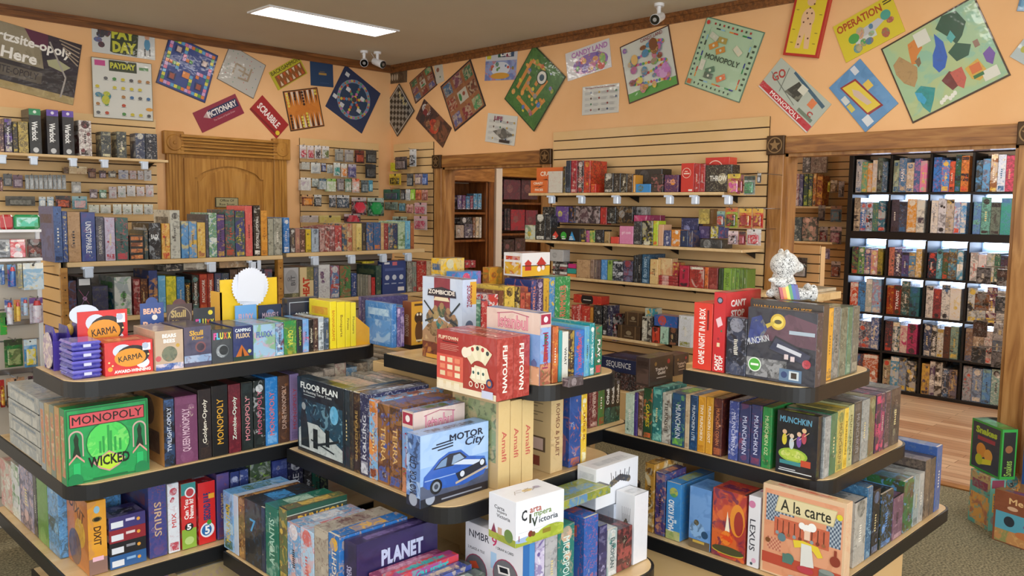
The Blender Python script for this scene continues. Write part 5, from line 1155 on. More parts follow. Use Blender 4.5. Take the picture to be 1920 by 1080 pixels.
one('board_game_box', (1.40+.16, (PY0+PY1)/2, .392), (.32, PY1-PY0-.001, .262), ('2b2350', '34295e', '6a5a90'), .2, 'purple boxed game with silver lettering lying before the long bottom row', front=planet, left=lambda c: (c.rect(0, 0, 1, 1, ink('2b2648', '3a3260', '1e1a38', .4, 12)), c.text('PLANET DEFENDERS', .4, .4, .6, .4, 'b8b4d8', 90)))
for i, (y, h, cols, lb, t, tc) in enumerate(((PY0-.03, .165, ('8a3a60', 'a84a74', 'c88aa0'), 'magenta wrapped game before the purple silver-lettered one', '', 'f0f0f0'), (PY0-.082, .175, ('c8404a', '6a4aa0', '3aa8a8'), 'red and brown game with teal lettering on its top edge', 'QUEST', '3ab0b0'), (PY0-.134, .155, ('3a4a90', '5a6ab0', 'c8b8a0'), 'blue game with a pale centre before the teal-lettered one', '', ''), (PY0-.186, .14, ('3a4440', '5a6a60', '8a9a90'), 'dark game with white TOWER lettering on its upper edge', 'TOWER', 'dce0dc'))):
    one('board_game_box', (1.43+.145+.01*i, y, .392), (.27, .048, h), cols, .5, lb, front=(lambda cc, tt, tk: (lambda q: (q.rect(0, 0, 1, 1, ink(*cc, .6, 10)), q.text(tt, .6, .86, .6, .16, tk, bold=.03))))(cols, t, tc), seed=120+i, top=(lambda tt, tk: (lambda q: q.text(tt, .55, .5, .5, .5, tk or 'd0d0d0', bold=.03)))(t, tc))
# ---- centre wing, bottom shelf, front row
nx, ny = 1.805, 1.755
one('board_game_box', (nx+.0265, ny+.135, .392), (.053, .27, .248), ('dde0ec', 'e4e6f0', 'b8bccc'), .1, 'white boxed game with two round windows of coloured tiles on its cover', left=nmbr, front=lambda c: (c.rect(0, 0, 1, 1, '2c6ab0'), c.rect(.55, 0, 1, 1, '4a8ac8')))
row('Y', 1.755, .392, .22, 'centre wing bottom shelf', '''
1003 1021 1008 c8c0dc 6a5a9a e0e0ec 6|
1022 1045 1000 a8a8ac b8b8bc 6a6a70 5|
1046 1076.5 985 20746c 2c8078 c8a890 3|MICROPOLIS|t=d0e4e0
''', group='games on the centre wing bottom shelf', seed=23)
row('Y', 1.76, .392, .26, 'centre wing bottom shelf', '''
1095 1121 968 2c5aa8 3a68b8 c85a3a 4||D=.28 L=large_blue_box_with_orange_emblem
1123 1138 985 2c2c58 383868 8a88b0 3|
1139 1157 992 b8bcbc 4a8a8c d0d4d4 4|EUROPEAN|t=2a4a50
1158 1185 990 4a2c30 9a4a48 2a1c20 6|
''', group='games on the centre wing bottom shelf', seed=24)
one('board_game_box', (2.16, 1.86, .6745), (.27, .12, .03), ('7a8a3c', 'a8a83c', '5a8ab0'), .6, 'flat lime and brown game lying across the bottom front row')
pxbox('Y', 1.76, .3925, 1190, 1216, 925, .085, ('e2e4ea', 'd8dae0', 'c8ccd4'), .1, 'tall white box with black figures at the right end of bottom shelf', left=tallwhite, dr='d')
pxbox('Y', 1.85, .602, 1118, 1196, 868, .09, ('e6e8ee', 'dcdee4', 'c8ccd4'), .1, 'white box with a crown of black figures under the centre shelf', front=tallwhite, dr='h')
for i in range(2): one('board_game_box', (2.485-.075*i, 1.89, .392), (.07, .09, .2075), ('c8ccd4', '8aa0c0', 'b8bcc8'), .3, ('pale box', 'second pale box')[i]+' supporting the white crown-of-figures box', group='supporting boxes', seed=140+i)
# ---- white lettered box on top, slightly turned
cb = game_mesh(.205, .13, .145, 'e9edf6', 'e4e9f4', 'f4f6fa', 0, '', 'fff', 'h', 7, carta_side, carta)
t = CV(cb, (-.1025, -.065, .145), (1, 0, 0), (0, 1, 0), .205, .13); t.ell(.5, .5, .1, 'e0c890', .08); t.ell(.72, .55, .07, 'b8b0c8', .07); [t.line(.2+.06*i, .4+.1*(i % 3), .3+.07*i, .6-.12*(i % 2), .012, 'a8a0a0') for i in range(8)]
tag(cb.build('card_game_box', 'print', None, (1.865, 1.80, .641), (0, 0, math.radians(-4))), 'white box with green meadow art lettered Carta Impera Victoria, atop others', 'card game')
# ---- lowest level
for i, (x, y, h, c, lb) in enumerate(((1.35, 3.12, .2, 'a08c66', 'tan box with purple lettering on the lowest deck, left one'), (1.62, 3.12, .2, 'a8946c', 'tan box with purple lettering on the lowest deck, right one'))):
    one('board_game_box', (x, y, .116), (.25, .3, h), (c, 'b09c74', '7a5aa0'), .25, lb, group='tan boxes on the lowest deck', top=lambda t: t.text('PANTELIS', .5, .45, .7, .3, '8a5a9a'))
# ---- right fixture, top shelf
row('X', 2.66, 1.092, .26, 'right fixture top shelf', '''
1300 1335 568 dc3e30 e04838 d4382c 1||F=gamenight D=.2 L=bright_red_box,_big_white_upright_lettering
1337 1359.5 548 cc3034 d8484a 3a7a4a 2||F=cs_spine R=cantstop D=.25 L=red_box_with_dice_and_card_art
''', seed=26)
row('X', 2.66, 1.092, .1, 'right fixture top shelf', '''
1361 1399 596 22242e 3a4460 8a8c9a 5||D=.05 L=small_black_box_with_pale_warrior_art
''', seed=27)
one('board_game_box', (2.655+.03, 1.366, 1.0925), (.255, .045, .252), ('2c2e3a', '5a3c4c', '8a8c90'), .3, 'dark wrapped boxed game with a round yellow lit emblem', rz=-math.pi/2, front=hero)
one('board_game_box', (2.655+.08, 1.378, 1.0925), (.272, .045, .275), ('3c3632', '4a4440', '2e2a26'), .3, 'taller dark brown game with orange lettering behind the emblem box', rz=-math.pi/2, front=wonder)
row('Y', 1.265, 1.092, .26, 'right fixture top shelf', '''
1546 1551 580 8a7a88 9a8a98 6a5a68 4|
1551.5 1561 578 d0982c dca43a 8a6a3a 3|
1562 1574 577 6a6c6a 8a8c88 3a4a4a 6|
1574.5 1588 577 5a6458 7a8474 3a4438 6|
1588.5 1597 576 3a6a54 4a7a64 7a9a88 4|
1597.5 1610 575 4a5450 5a6460 8a8c80 5|
''', group='games on the right fixture top shelf', seed=28)
# ---- right fixture, middle shelf
row('X', 2.805, .73, .19, 'right fixture middle shelf', cap=1.034, items='''
1172 1188.5 738 b8ccb8 c8d8c8 5a7a6a 4|
1189 1195.5 736 4a3a7a 5a4a8a 3a2c60 2|
1196 1205.5 735 5a4030 6a5040 c8a890 4|
1206 1222.5 728 2a4a30 34563a d86a3a 4|GAMES|t=d8c030
1223 1240.5 727 2a6a68 4a9a94 8ac8b8 7|
1241 1257.5 737 a8a8a0 c8c4b8 6a5a50 6|TIERNSEE|t=4a4038
1259 1283.5 738 1c4268 245078 7ab84a 3|MUNCHKIN|t=c8d0d8
1284 1292.5 740 c0ac8c ccb89a 8a6a50 3|
1293 1307.5 741 1c3c60 24486e 3a6a9a 4|MUNCHKIN LITE|t=c8d0d8
1308 1322.5 743 d0962c dca238 b87a20 2|TINY MUNCHKIN|t=f0e8d8 L=amber_spine,_left_of_two_alike
1323 1336.5 744 d0962c dca238 b87a20 2|MUNCHKIN LOOT|t=f0e8d8 L=amber_spine,_right_of_two_alike
1337 1353.5 747 4a1e1c 5a2824 a85a34 4|MUNCHKIN CONAN|t=c87a4a
1366 1384.5 752 38488c 4454a0 c8c8e0 4|MUNCHKIN|t=c8cce8
1385 1406.5 757 2c3464 384070 8a3a54 3|MUNCHKIN|t=c8cce8 L=navy_spine_with_red_lettered_foot,_left_of_two
1407 1427.5 759 2c3464 384070 8a3a54 3|MUNCHKIN|t=c8cce8 L=navy_spine_with_red_lettered_foot,_right_of_two
1428 1446 763 2a8a44 1e6a34 8a6a3a 3|MUNCHKIN OZ|t=c8d8a0
''', group='games on the right fixture middle shelf', seed=29)
one('board_game_box', (2.80+.02, 1.36, .7303), (.155, .035, .232), ('16161a', '22222a', '93b83a'), .1, 'black boxed game with a lime green disc on its cover', rz=-math.pi/2, front=space)
row('Y', 1.275, .73, .165, 'right fixture middle shelf', cap=1.034, items='''
1545 1556.5 782 8a9092 a8acac 5a6264 5|
1557 1568.5 776 3a6a4c 46785a 2a4a38 4|
1569 1582 770 b0a050 c0b060 6a7a4a 5|MUNCHKIN|t=6a5a30
1582.5 1589.5 766 d8b83c e0c450 b89828 2|MUNCHKIN|t=5a4a20
1590 1599.5 760 a8a878 b8b888 5a7a5a 5|MUNCHKIN|t=5a5a30
1600.5 1614.5 755 34383a 44484a 6a6c6c 4|MUNCHKIN|t=8a8c90
1615 1628.5 750 8a9090 9aa0a0 4a5a5a 5|
1629 1640 745 6a5a44 4a6a48 8a8a6a 6|
1642 1651 741 3c2240 c03a6a 2c1a34 5|
1651.5 1658 739 4a2c50 c0406e 2c1a34 5|
1659 1668.5 735 3a2c38 4a3c48 8a6a7a 4|
1669 1687 729 2e2a30 3c383e 6a6a5a 4|
''', group='games on the right fixture middle shelf', seed=31)
# ---- right fixture, bottom shelf
row('X', 2.69, .392, .15, 'right fixture bottom shelf', cap=.674, items='''
1208 1226.5 862 b88838 e0d8b8 6a4a2a 6|MEGA|t=4a3a20
1228 1247 886 4a3a70 3a5a8a c8886a 6|
1249 1276 905 3a84c4 4a94d0 a8b070 2||F=machi D=.24 L=sky_blue_box_with_white_upright_lettering
1292 1332.5 915 5c8cc8 7aa4d8 4a78b4 4||F=skyship D=.12 L=blue_box_with_a_ship_in_clouds
1335 1398 921 a83a34 d86a2c 5a2448 4||F=firered D=.12 L=red_and_orange_box_with_flames_art
1402 1424 930 dcdce2 e4e4ea c87aa0 1||F=lexus D=.22 L=white_spine_with_pink_blots
1427 1586 924 d8b896 d99672 c8684c 2||F=alacarte H=.76 D=.045 L=large_peach_box_with_cooking_scene_cover,_lettered
''', group='games on the right fixture bottom shelf', seed=33)
row('Y', 1.195, .392, .25, 'right fixture bottom shelf', cap=.674, items='''
1602 1623 940 a8a49c b8b4ac 6a6a64 4|
1624.5 1634 915 3a6a90 2a4a6a 8ab0c8 4|
1635 1648.5 920 16181e 20222a 5a6a8a 2|
1651 1673 923 242a26 34403a 5a8ac8 5|
1674.5 1692.5 931 6a4a60 7a5a70 a88a9a 4|
1694 1712 900 3a6a3c 4a3a34 5a94c0 7|
1713 1722 893 8a9a9c a0acac 6a7478 5|
1722.5 1731.5 888 a0a4a4 b0b4b4 7a8084 4|
1733 1743 864 5a4e48 7a6a5c 3a3430 6|
1743.5 1752.5 860 4a423e 6a5c50 3a3430 6|
1754.5 1764 838 3a5a9c 44669c 6a7a90 4||D=.27 H=.72 L=tallest_blue_box_at_the_right_end
''', group='games on the right fixture bottom shelf', seed=34)
for i, (L, Rr) in enumerate(((1218, 1262), (1264, 1291))):
    pxbox('Y', 2.0+.06*i, .955, L, Rr, 668-4*i, .07, ('3c2e2a', '5a463e', '32241f'), .2, ('brown box with white lettered cover standing atop the middle row', 'second brown box behind the white lettered brown cover')[i], front=traitor, dr='h')
BZ = max(o.location.z+c[2] for o, *_ in GB if o.location.z > 1.08 and 2.78 < o.location.x < 3.2 and o.location.y < 1.5 for c in o.bound_box)+.001
one('wooden_box', (3.06, 1.43, BZ), (.20, .10, .028), ('c8a878', 'd4b688', 'b89868'), .3, 'pale wooden flat box beside the plush bear', 'wooden box')
one('wooden_box', (3.08, 1.45, BZ+.0285), (.18, .09, .012), ('b0a690', 'c0b6a0', '9a907c'), .3, 'thin grey-tan box lying on the pale wooden box', 'wooden box')
# ------------------------------------------------------------------ wooden gondolas
GK = dict(kind='game box')
row('Y', 5.0, 1.354, .26, 'long gondola top shelf', '''
101 117 387 34548c 3e62a0 1c2c54 5|
117.5 127 396 2a4480 3a5490 c8b060 4|
127.5 151.5 397 b08a60 c09a70 8a6440 4|
152.5 179.5 398 2c4888 3a4a90 5a3a7a 4|UNSTOPPABLE|t=e8ecf2
180.5 195.5 406 4a4a58 3a3a44 8a88a0 4|WAR OF GIANTS|t=b8b4a8
197 216 408 b8b0c8 c8c0d4 a83a4a 4|
217 241 408 2c5a58 3a4c4a b8404a 5|
270.5 278 432 3a4a4a 2c3838 b08a5a 3|
279.5 302 418 16171c 24262c b8c0c8 4|BACK|h t=e8ecee
303.5 319 419 d09a44 e0c070 c04a30 7|
319.5 338 394 b8b8ac c8c8bc 4a4a48 5|
340.5 354 415 5a94c8 e0c860 3a6aa0 6|
354.5 369.5 415 5a94c8 d8b048 7aa8d0 6|
370.5 385.5 417 d8b050 e0c070 a86a4a 5|
386 391.5 402 3a3a48 4a4a58 6a6a78 3|
392 407 399 6a9a70 d8e0d8 5a8ac0 7|
407.5 421.5 402 4a3470 5a4080 c8a040 6|
422.5 440.5 393 3a4a4c 2c6a6a b04a3a 7|
441.5 459.5 395 34407a 3a5a3c c8b040 6|
460.5 473.5 386 d85a5a e06a64 e0a080 3|
476 488.5 385 141414 202020 e8e4dc 2|TWILIGHT STRUGGLE|t=f0f0ec
489.5 501.5 395 d8902c e0a040 a86a28 4|
503 513 410 9a9c8c a8a898 5a5c50 6|
513.5 529 409 8a8c80 b0b0a4 4a4c44 6|
''', group='games on the long gondola top shelf', seed=40)
for i in range(4):
    p0 = hit(244, 480, 'Y', 5.0)[0]; p1 = hit(270, 480, 'Y', 5.0)[0]
    one('board_game_box', ((p0+p1)/2, 5.06, 1.3545+i*.036), (p1-p0, .12, .0355), ('24201e', '3a3430', 'c0703a'), .2, ('lowest', 'second lowest', 'second highest', 'topmost')[i]+' small dark box with orange dragon art on the long gondola', group='stack of small dark boxes', front=lambda q: (q.rect(0, 0, 1, 1, '221e1c'), q.rect(.08, .2, .92, .8, ink('c0703a', '5a3020', 'e0a060', .8, 22))))
row('Y', 5.06, 1.363, .24, 'short gondola top shelf', '''
531.5 543 408 2c7cc8 3a8ad4 e8ecf0 2|
544.5 553.5 428 4a4444 5a5454 c8c8c4 5|
554 562.5 428 a8786a b88878 6a4a40 3|
563 572.5 430 5a3a30 6a463a c8a090 4|
574 583.5 430 d8b82c e0c43a 3a3420 2|
584.5 598 429 a0b0c0 b0c0d0 5a6a7a 4|
600 609.5 426 8a3a3c c8a8a0 5a4a4a 7|
610 618.5 425 9a4a44 d0b8b0 4a3c3c 7|
619 627.5 424 7a4a4c c8a8a8 a83a3a 7|
628 641 423 a83c3c b84a48 c8c0bc 6|
642 650.5 420 3a5a70 c8a060 8a4a3a 7|
651 660 419 c0a880 a84a38 d8c8a8 6|
661 667.5 419 c8a468 d4b47c a88650 2|
668 678.5 419 d8c070 e0cc88 6a5a3a 3|
679 686.5 417 2c2a2a 3a3634 6a5a40 4|
687.5 700 417 3a6090 c8903c 2c4a70 5|
701 714 417 2c5a8a 3a689a c8743a 4|
714.5 720 418 c8a070 d4ac80 a88050 2|
720.5 728 419 8a2c2c 9a3a38 c8a898 4|
728.5 737 419 3a6a7a c8a88a 5a3a3a 6|
737.5 745.5 419 28345a 343f68 c8b040 3|
746.5 759.5 415 a8c0a0 6a8a5a c8d8c0 6|
760 769.5 414 6ab0d0 8ac8dc 3a7aa0 6|
770 776.5 418 a8643a b8744a 7a4028 3|
''', group='games on the short gondola top shelf', seed=41)
row('Y', 5.01, 1.031, .25, 'long gondola second shelf', cap=1.32, items='''
129 144 526 4a2c34 3a5a8a 6a3a4a 6|
145.5 172.5 519 15161c d8dce0 8a5a90 2||F=shipface L=black_box_with_crossed_light_beams
173.5 203.5 536 2c2e4c 3a3c5a 5a5a3a 5|
215 247 519 c8ccc8 1e5a78 5a9a5a 4||
250.5 263.5 523 7a2428 8a302e c8a8a0 4|
264 277.5 523 4a2a1e 5a3626 c88a4a 4|
279.5 296 507 28386c d89a3c 344880 5|
297 311 517 5a9cc8 6aacd4 a8c8dc 4|
312 331 518 d8cc38 4a7a3c e0d850 4|
332 346.5 519 3a7ab0 4a8ac0 8ab0d0 4|
347.5 357.5 531 16161a 2a2420 c89a3a 4|LATCHWORK|t=d8c890
360.5 373.5 516 2c1c18 3a2620 5a8a8a 3|PATCHWORK|u t=e8e4dc
374.5 389 514 9a2c22 a83a2c c8603a 3|PATCHWORK|u t=e8e4dc
389.5 401.5 513 8a2c28 9a3a30 c86a40 4|PATCHWORK|u t=e8e4dc
403 415.5 512 2c3c5c 384868 5a3a4a 3|PATCHWORK|u t=e8e4dc
416 430 512 28405c 344c68 8a8a4a 4|PATCHWORK|u t=e8e4dc
432 446 505 3a2c28 4a3a34 8a6a5a 4|
447 462 503 2c2422 3a302c 6a4a3a 4|
463 480 503 5a4a40 6a5a4c 3a2c28 4|
481 495 504 2a3a54 8a3a4c 34445e 6|
496 511 505 3a4a68 8a4450 2c3a58 6|
''', group='games on the long gondola second shelf', seed=42)
row('Y', 5.07, 1.031, .25, 'short gondola second shelf', cap=1.33, items='''
532.5 560 502 aeb2b8 b8bcc0 3a4034 2||F=orbit L=silver-grey_spine_with_large_pale_oval
562.5 588 501 d6c294 c0a878 c23a22 2||F=heat L=cream_spine_with_big_red_letters
589 596.5 502 4a5a7a 5a6a8a c8b8a0 4|
597.5 619 496 c8ccd0 d8dce0 5a3a6a 4|
620 636.5 498 5a7aa8 b04a44 c8ccd0 6|
637.5 658 498 3a7a48 b03a38 8a7a5a 5|
659 669 512 1c3c78 244888 c8d0e0 3|
670.5 675 514 7a7a70 8a8a80 6a6a60 2||L=first_of_five_thin_grey_spines
675.5 680 514 8a8a80 7a7a70 6a6a60 2||L=second_of_five_thin_grey_spines
680.5 685 515 76766c 8a8a80 6a6a60 2||L=third_of_five_thin_grey_spines
685.5 690 515 88887e 7a7a70 6a6a60 2||L=fourth_of_five_thin_grey_spines
690.5 696 516 9a8a84 a89a90 7a6a64 2||L=last_of_five_thin_grey_spines
697 703.5 520 c02c30 cc3a3a 8a2024 2|
705 715 498 2a4a44 3a5a50 6a7a5a 5|
763.5 773 490 8a8c84 6a5a5c c8c8c0 6|
773.5 781 491 7a8a84 9aa89a a84a50 5|
782 799.5 489 b8302c 8a2424 e0c8b0 4|
800 808 490 c8b898 a88a6a d8ccb0 4|
''', group='games on the short gondola second shelf', seed=43)
pxbox('Y', 5.065, 1.031, 717, 761, 489, .06, ('2c4484', '24407a', 'c86a78'), .1, 'upright blue box with three pale icons on the short gondola', front=bluebox, left=lambda c: (c.rect(0, 0, 1, 1, '2a3c78'), c.rect(.2, .5, .8, .9, 'b8bcd0'), c.rect(.2, .3, .8, .45, 'b84858')))
for s in ((680, 702, 490, 'd8c828', 'yellow box with black splashes lying atop grey spines'),):
    pxbox('Y', 5.12, 1.262, s[0], s[1], s[2], .1, (s[3], '3a3420', 'e0d040'), .5, s[4])
for i, (L, Rr, T, c, lb) in enumerate(((313, 343, 497, '24262c', 'black box lying flat on the row of the long gondola'), (346, 400, 498, 'b0a898', 'pale grey flat box lying above the dark PATCHWORK spines'), (413, 470, 497, 'a88a68', 'tan flat box lying above the navy spines'))):
    p0 = hit(L, T+7, 'Y', 5.03); p1 = hit(Rr, T+7, 'Y', 5.03)
    one('board_game_box', ((p0[0]+p1[0])/2, 5.03+.1, (1.276, 1.279, 1.281)[i]), (p1[0]-p0[0], .18, .042), (c, '6a6058', 'd0c8b8'), .4, lb, group='flat boxes lying on the long gondola', seed=160+i)
# ------------------------------------------------------------------ right wall shelves
CK = dict(name='card_game_box', kind='card game', cat='card game')
row('X', 4.885, 1.806, .1, 'topmost wall shelf', '''
995 1026.5 338 dc7034 e07a3c c8602a 1||F=crazy D=.07 L=orange_box_with_jagged_line,_the_lower_front_one
1028 1053.5 321 d0ccc0 d8d4c8 c03a3a 2||D=.08
1056 1060 312 3a3020 d8b83a 5a4a2a 4|
1061 1069.5 301 1e2836 26303e 5a6a80 3||D=.2
1070.5 1081.5 301 a02432 b02e3a d8b0a8 3||D=.2
1082.5 1094 301 2a2226 a83030 c8c8c4 4|BLOODLINES|u t=d8d0c8 D=.2
1094.5 1106.5 301 c83828 2a2226 d8903a 5||D=.2
1107.5 1117 345 c83028 d84030 e0b040 3|
1133 1149.5 325 2c2a2a 3a3836 c8c4b8 4||D=.12
1150.5 1163 325 1c1c1e 2a2a2a a8a49c 4||D=.12
1164 1175.5 326 24221e 32302a b0a890 5||D=.12
1176 1186.5 326 3a2a20 4a3628 b8a080 5||D=.12
1187 1190 328 d8983a e0a848 c08030 1|
1245.5 1271.5 328 4a2458 54305f e0903a 3|AZUL|h t=d8a0a0 D=.09
1277 1301 306 c82e28 d03830 f0d8c8 1||F=pirates D=.16 L=bright_red_box_with_white_ring
1302 1312 307 a82428 b83030 c8a0a0 2||D=.1
1312.5 1321.5 307 b02428 9a1e24 c8a0a0 2||D=.1
1322.5 1372 309 1c1c1e 2a2a2c c8c0a0 3|THROW|h t=f0f0ea D=.1
''', group='boxes on the topmost wall shelf', seed=50, **CK)
def stackpx(face, plane, L, Rr, T, B, D, cols, amt, label, **kw):
    """a box known by all four pixel edges"""
    zb = hit((L+Rr)/2, B, face, plane)[2]
    return pxbox(face, plane, zb, L, Rr, T, D, cols, amt, label, **kw)
CW = dict(name='card_game_box', cat='card game')
stackpx('X', 4.97, 1006, 1055, 314, 362, .08, ('dc7034', 'e07a3c', 'c8602a'), .1, 'orange box with a jagged line, taller one behind', front=crazy, **CW)
stackpx('X', 4.99, 1190, 1241, 317, 345, .12, ('2a2a2c', '343436', '4a4a4c'), .2, 'charcoal flat box above the cyan one on the wall shelf', **CW)
stackpx('X', 4.9, 1191, 1219.5, 345, 362, .12, ('2a8ad0', '3a98da', '5a6a4a'), .2, 'cyan blue small box on the topmost wall shelf', **CW)
stackpx('X', 4.9, 1220.5, 1243, 345.5, 362, .12, ('2c2828', 'c87a7a', '3a3434'), .5, 'dark box with pink lettering, lower of the pair', **CW)
stackpx('X', 4.9, 1220.5, 1243, 327, 345, .12, ('2c2828', 'c87a7a', '3a3434'), .5, 'dark box with pink lettering, upper of the pair', **CW)
stackpx('X', 5.0, 1322.5, 1367, 295, 362, .1, ('d04434', 'd85040', '5a1c1c'), .2, 'red box with a dark ring behind the black box', front=pirates, **CW)
go_ = stackpx('X', 5.1, 1108, 1130, 305, 362, .05, ('2c4a38', '5a3a34', 'c8b8a0'), .5, 'dark green box leaning between the red and black ones', **CW); go_.rotation_euler = (0, math.radians(0), -math.pi/2); 
row('X', 4.885, 1.431, .1, 'second wall shelf', '''
984 1003 422 c8d0c0 4a7a4a d8b83a 6||D=.07
1004 1022 402 1c1e20 26282a d8d8d0 2||D=.1
1023 1032.5 405 24262a 303236 a8a8a4 3||D=.08
1033 1088 428 15171a 1c1e22 d8483c 1||F=shapes D=.05 L=long_black_box_with_red,_green_and_blue_shapes
1089 1098 430 28282c 343438 c8a83a 4||
1099 1105 432 a84a8a b85a98 c8b050 5||
1105.5 1115 432 5a9a4a c8b050 e0d080 5||
1116 1131.5 431 1a1a1e 26262a a8a8a4 3||
1133 1143 434 a88a5a b89a6a 6a5a3a 4||
1145 1160 444 d84a3c e05a4a c83a30 1||
1161.5 1187 424 d884ac e090b6 f0c8d8 2|girl code|h t=f4dce6 D=.08
1188 1202.5 415 2c2c30 38383c 8a8a88 4||
1203.5 1223.5 414 1c1c1c d8d4c0 d8c830 4||
1224.5 1233.5 414 b4cc38 c0d848 d85a3a 3||
1234 1243.5 421 d8a884 e0b490 c89470 1||
1244.5 1257.5 432 3c4470 4c5480 b8b8d0 5||
1258.5 1274.5 431 d88a30 e4e0d8 c87020 5||
1275.5 1289.5 432 1e2a4c 28365a 4a6a9a 4||
1290 1298 432 2c3860 8a6a4a 384470 4||
1312.5 1353 449 303234 3a3c3e 8a8c8c 3||D=.14
''', group='boxes on the second wall shelf', seed=51, **CK)
for (P, L, Rr, T, B, cols, amt, lb) in (
    (5.0, 1017, 1041, 388, 425, ('1e2022', '2a2c2e', 'b8b8b4'), .4, 'tall black box behind the black row, far left of second wall shelf'),
    (5.0, 1042, 1065, 387, 417, ('6a4a9a', '7a5aaa', 'd8d060'), .3, 'purple box with yellow spot on the second wall shelf'),
    (5.0, 1066.5, 1078, 389, 418, ('1c1c2a', '8a5a3a', '3a5aa0'), .6, 'dark narrow box with orange figure on the second wall shelf'),
    (5.0, 1079, 1124, 387, 419, ('3a3036', 'b8a8a8', '5a4048'), .8, 'photo-covered dark box, widest above the shapes box'),
    (5.0, 1125.5, 1137, 389, 421, ('b82c2a', 'c83a34', '7a1c1c'), .3, 'red narrow box beside the photo-covered one'),
    (5.0, 1138, 1154, 388, 419, ('121416', '1c2022', 'a8b0b0'), .3, 'black box, white text, right of the red narrow box'),
    (5.0, 1155, 1186, 387, 418, ('141214', '8a6a3a', '9a9a98'), .5, 'black box with a golden picture on the second wall shelf'),
    (5.05, 1193, 1211, 388, 403, ('8a8a8c', 'b0b0ae', '3a3a3c'), .6, 'small grey photo box above the magenta one'),
    (5.0, 1188, 1212, 403.5, 450, ('b83a6e', 'c84a7c', 'f0d8e4'), .3, 'magenta and white box on the second wall shelf'),
    (5.05, 1213, 1238, 403.5, 450, ('8a2c54', '963a60', 'b05a80'), .2, 'dark magenta box right of the magenta and white one'),
    (5.0, 1277, 1309, 409, 452, ('262c58', '343c6c', '8a90c0'), .4, 'navy box with pale drawings, tallest on its shelf part'),
    (5.0, 1309.5, 1330, 392, 420, ('d8c468', '5a4a34', 'c0a850'), .5, 'yellow and brown figures box near the hanging packs'),
    (5.0, 1331, 1337, 392, 420, ('7a5a34', '8a6a40', '6a4a28'), .2, 'narrow brown box edge beside the yellow figures box'),
    (4.98, 1310, 1330, 424, 447, ('4a3a6a', '5a4a7a', '8a7aa0'), .4, 'purple small box below the yellow figures box'),
    (4.94, 1332, 1346, 424, 447, ('c8b83a', '3a3a4a', 'e8e8e0'), .7, 'yellow and white cartoon small box on the second wall shelf'),
    (4.94, 1346.5, 1358, 425, 447, ('3a4a8a', '4a5a9a', 'c84a3a'), .5, 'blue small box right of the cartoon one')):
    stackpx('X', P, L, Rr, T, B, .06, cols, amt, lb, group='boxes stacked on the second wall shelf', **CW)
row('X', 4.885, 1.156, .12, 'third wall shelf', '''
1081 1106 487 b8946c c4a27a 7a5a3c 5||D=.08
1107 1113.5 487 9a8070 a89080 6a5040 4||
1114 1119.5 488 7a6860 8a7870 5a4840 4||
1120 1125.5 488 6a5a5a 7a6a68 4a3a3a 4||
1127 1138 487 4a8acc 5a9ad8 b8d0e8 5||
1139 1147.5 488 8aa84c 98b65a 4a6a2c 3||
1148.5 1168 490 1e2430 c8ccd4 2c3442 5||D=.1
1168.5 1186 489 2a2e48 6a6a88 8a3a44 6||D=.1
1187 1191 479 14161a 1e2226 6a6a6a 2||D=.16 L=first_of_three_thin_black_spines
1191.5 1195.5 478 14161a 1e2226 6a6a6a 2||D=.16 L=second_of_three_thin_black_spines
1196 1202 477 14161a 1e2226 6a6a6a 2||D=.16 L=last_of_three_thin_black_spines
1203.5 1216.5 477 1c4a68 245678 8aa8c0 4|DARK CITIES|t=a8c4d8 D=.2
1218.5 1232.5 486 d4b478 dcc08a c86a3a 3|FIT|t=5a3a28 D=.04
1273.5 1291.5 498 b01c3c bc2846 3a1c24 3||
1292.5 1319.5 500 a83028 e0dccc 6a2a24 4|MUSKOGO|u t=5a2a24
1321 1328 501 d86a2c 6a1e1c e0a050 4||
1328.5 1345.5 502 7a2622 8a302a a85048 4||
1347 1355.5 503 2c4024 38502c 1c2c18 4||
1356.5 1371 503 7ea438 8cb244 4a7a2c 3|LATITUDE|u t=3a5a20
1371.5 1379 503 6e9434 7ca23e 4a6a2c 3||
1379.5 1386 504 68902f 769c38 446424 3||
1386.5 1393 505 607f2c 6e8c34 3f5a20 3||
1393.5 1400 505 587628 66842f 3a5020 3||
''', group='boxes on the third wall shelf', seed=52, **CK)
for (P, L, Rr, T, B, cols, amt, lb) in (
    (4.93, 1233, 1259, 484, 516, ('d4b888', 'c85a3a', 'dcc494'), .4, 'cream cover with orange lettering above the flat red boxes'),
    (4.95, 1260, 1272, 492, 517, ('a82c3c', 'd8b050', 'b83a48'), .5, 'small magenta and yellow box on the third wall shelf'),
    (4.9, 1031, 1056, 468, 490, ('b8b8b8', 'c8c8c8', 'a0a0a0'), .3, 'light grey box, highest at left of third wall shelf'),
    (4.9, 1065, 1080, 495, 503, ('c8307a', 'd04084', 'a82868'), .1, 'magenta little box, topmost of the coloured little stack'),
    (4.9, 1063, 1080, 503.5, 513, ('2a9a90', '36a89c', '208078'), .1, 'teal little box in the coloured little stack'),
    (4.9, 1063, 1080, 513.5, 521, ('dc8a4a', 'e4985a', 'c87a3a'), .1, 'orange little box, lowest of the coloured little stack')):
    stackpx('X', P, L, Rr, T, B, .08, cols, amt, lb, group='boxes stacked on the third wall shelf', **CW)
for i in range(6):
    stackpx('X', 4.9, 1036, 1062, 490.5+4.7*i, 495+4.7*i, .08, (('1c1c20', 'dcdcd8', '8a3a44')[i % 3], 'b0b0b0', '2a2a2c'), .3, ('topmost', 'second', 'third', 'fourth', 'fifth', 'lowest')[i]+' thin box of the black and white stack, third wall shelf', group='thin black and white boxes', **CW)
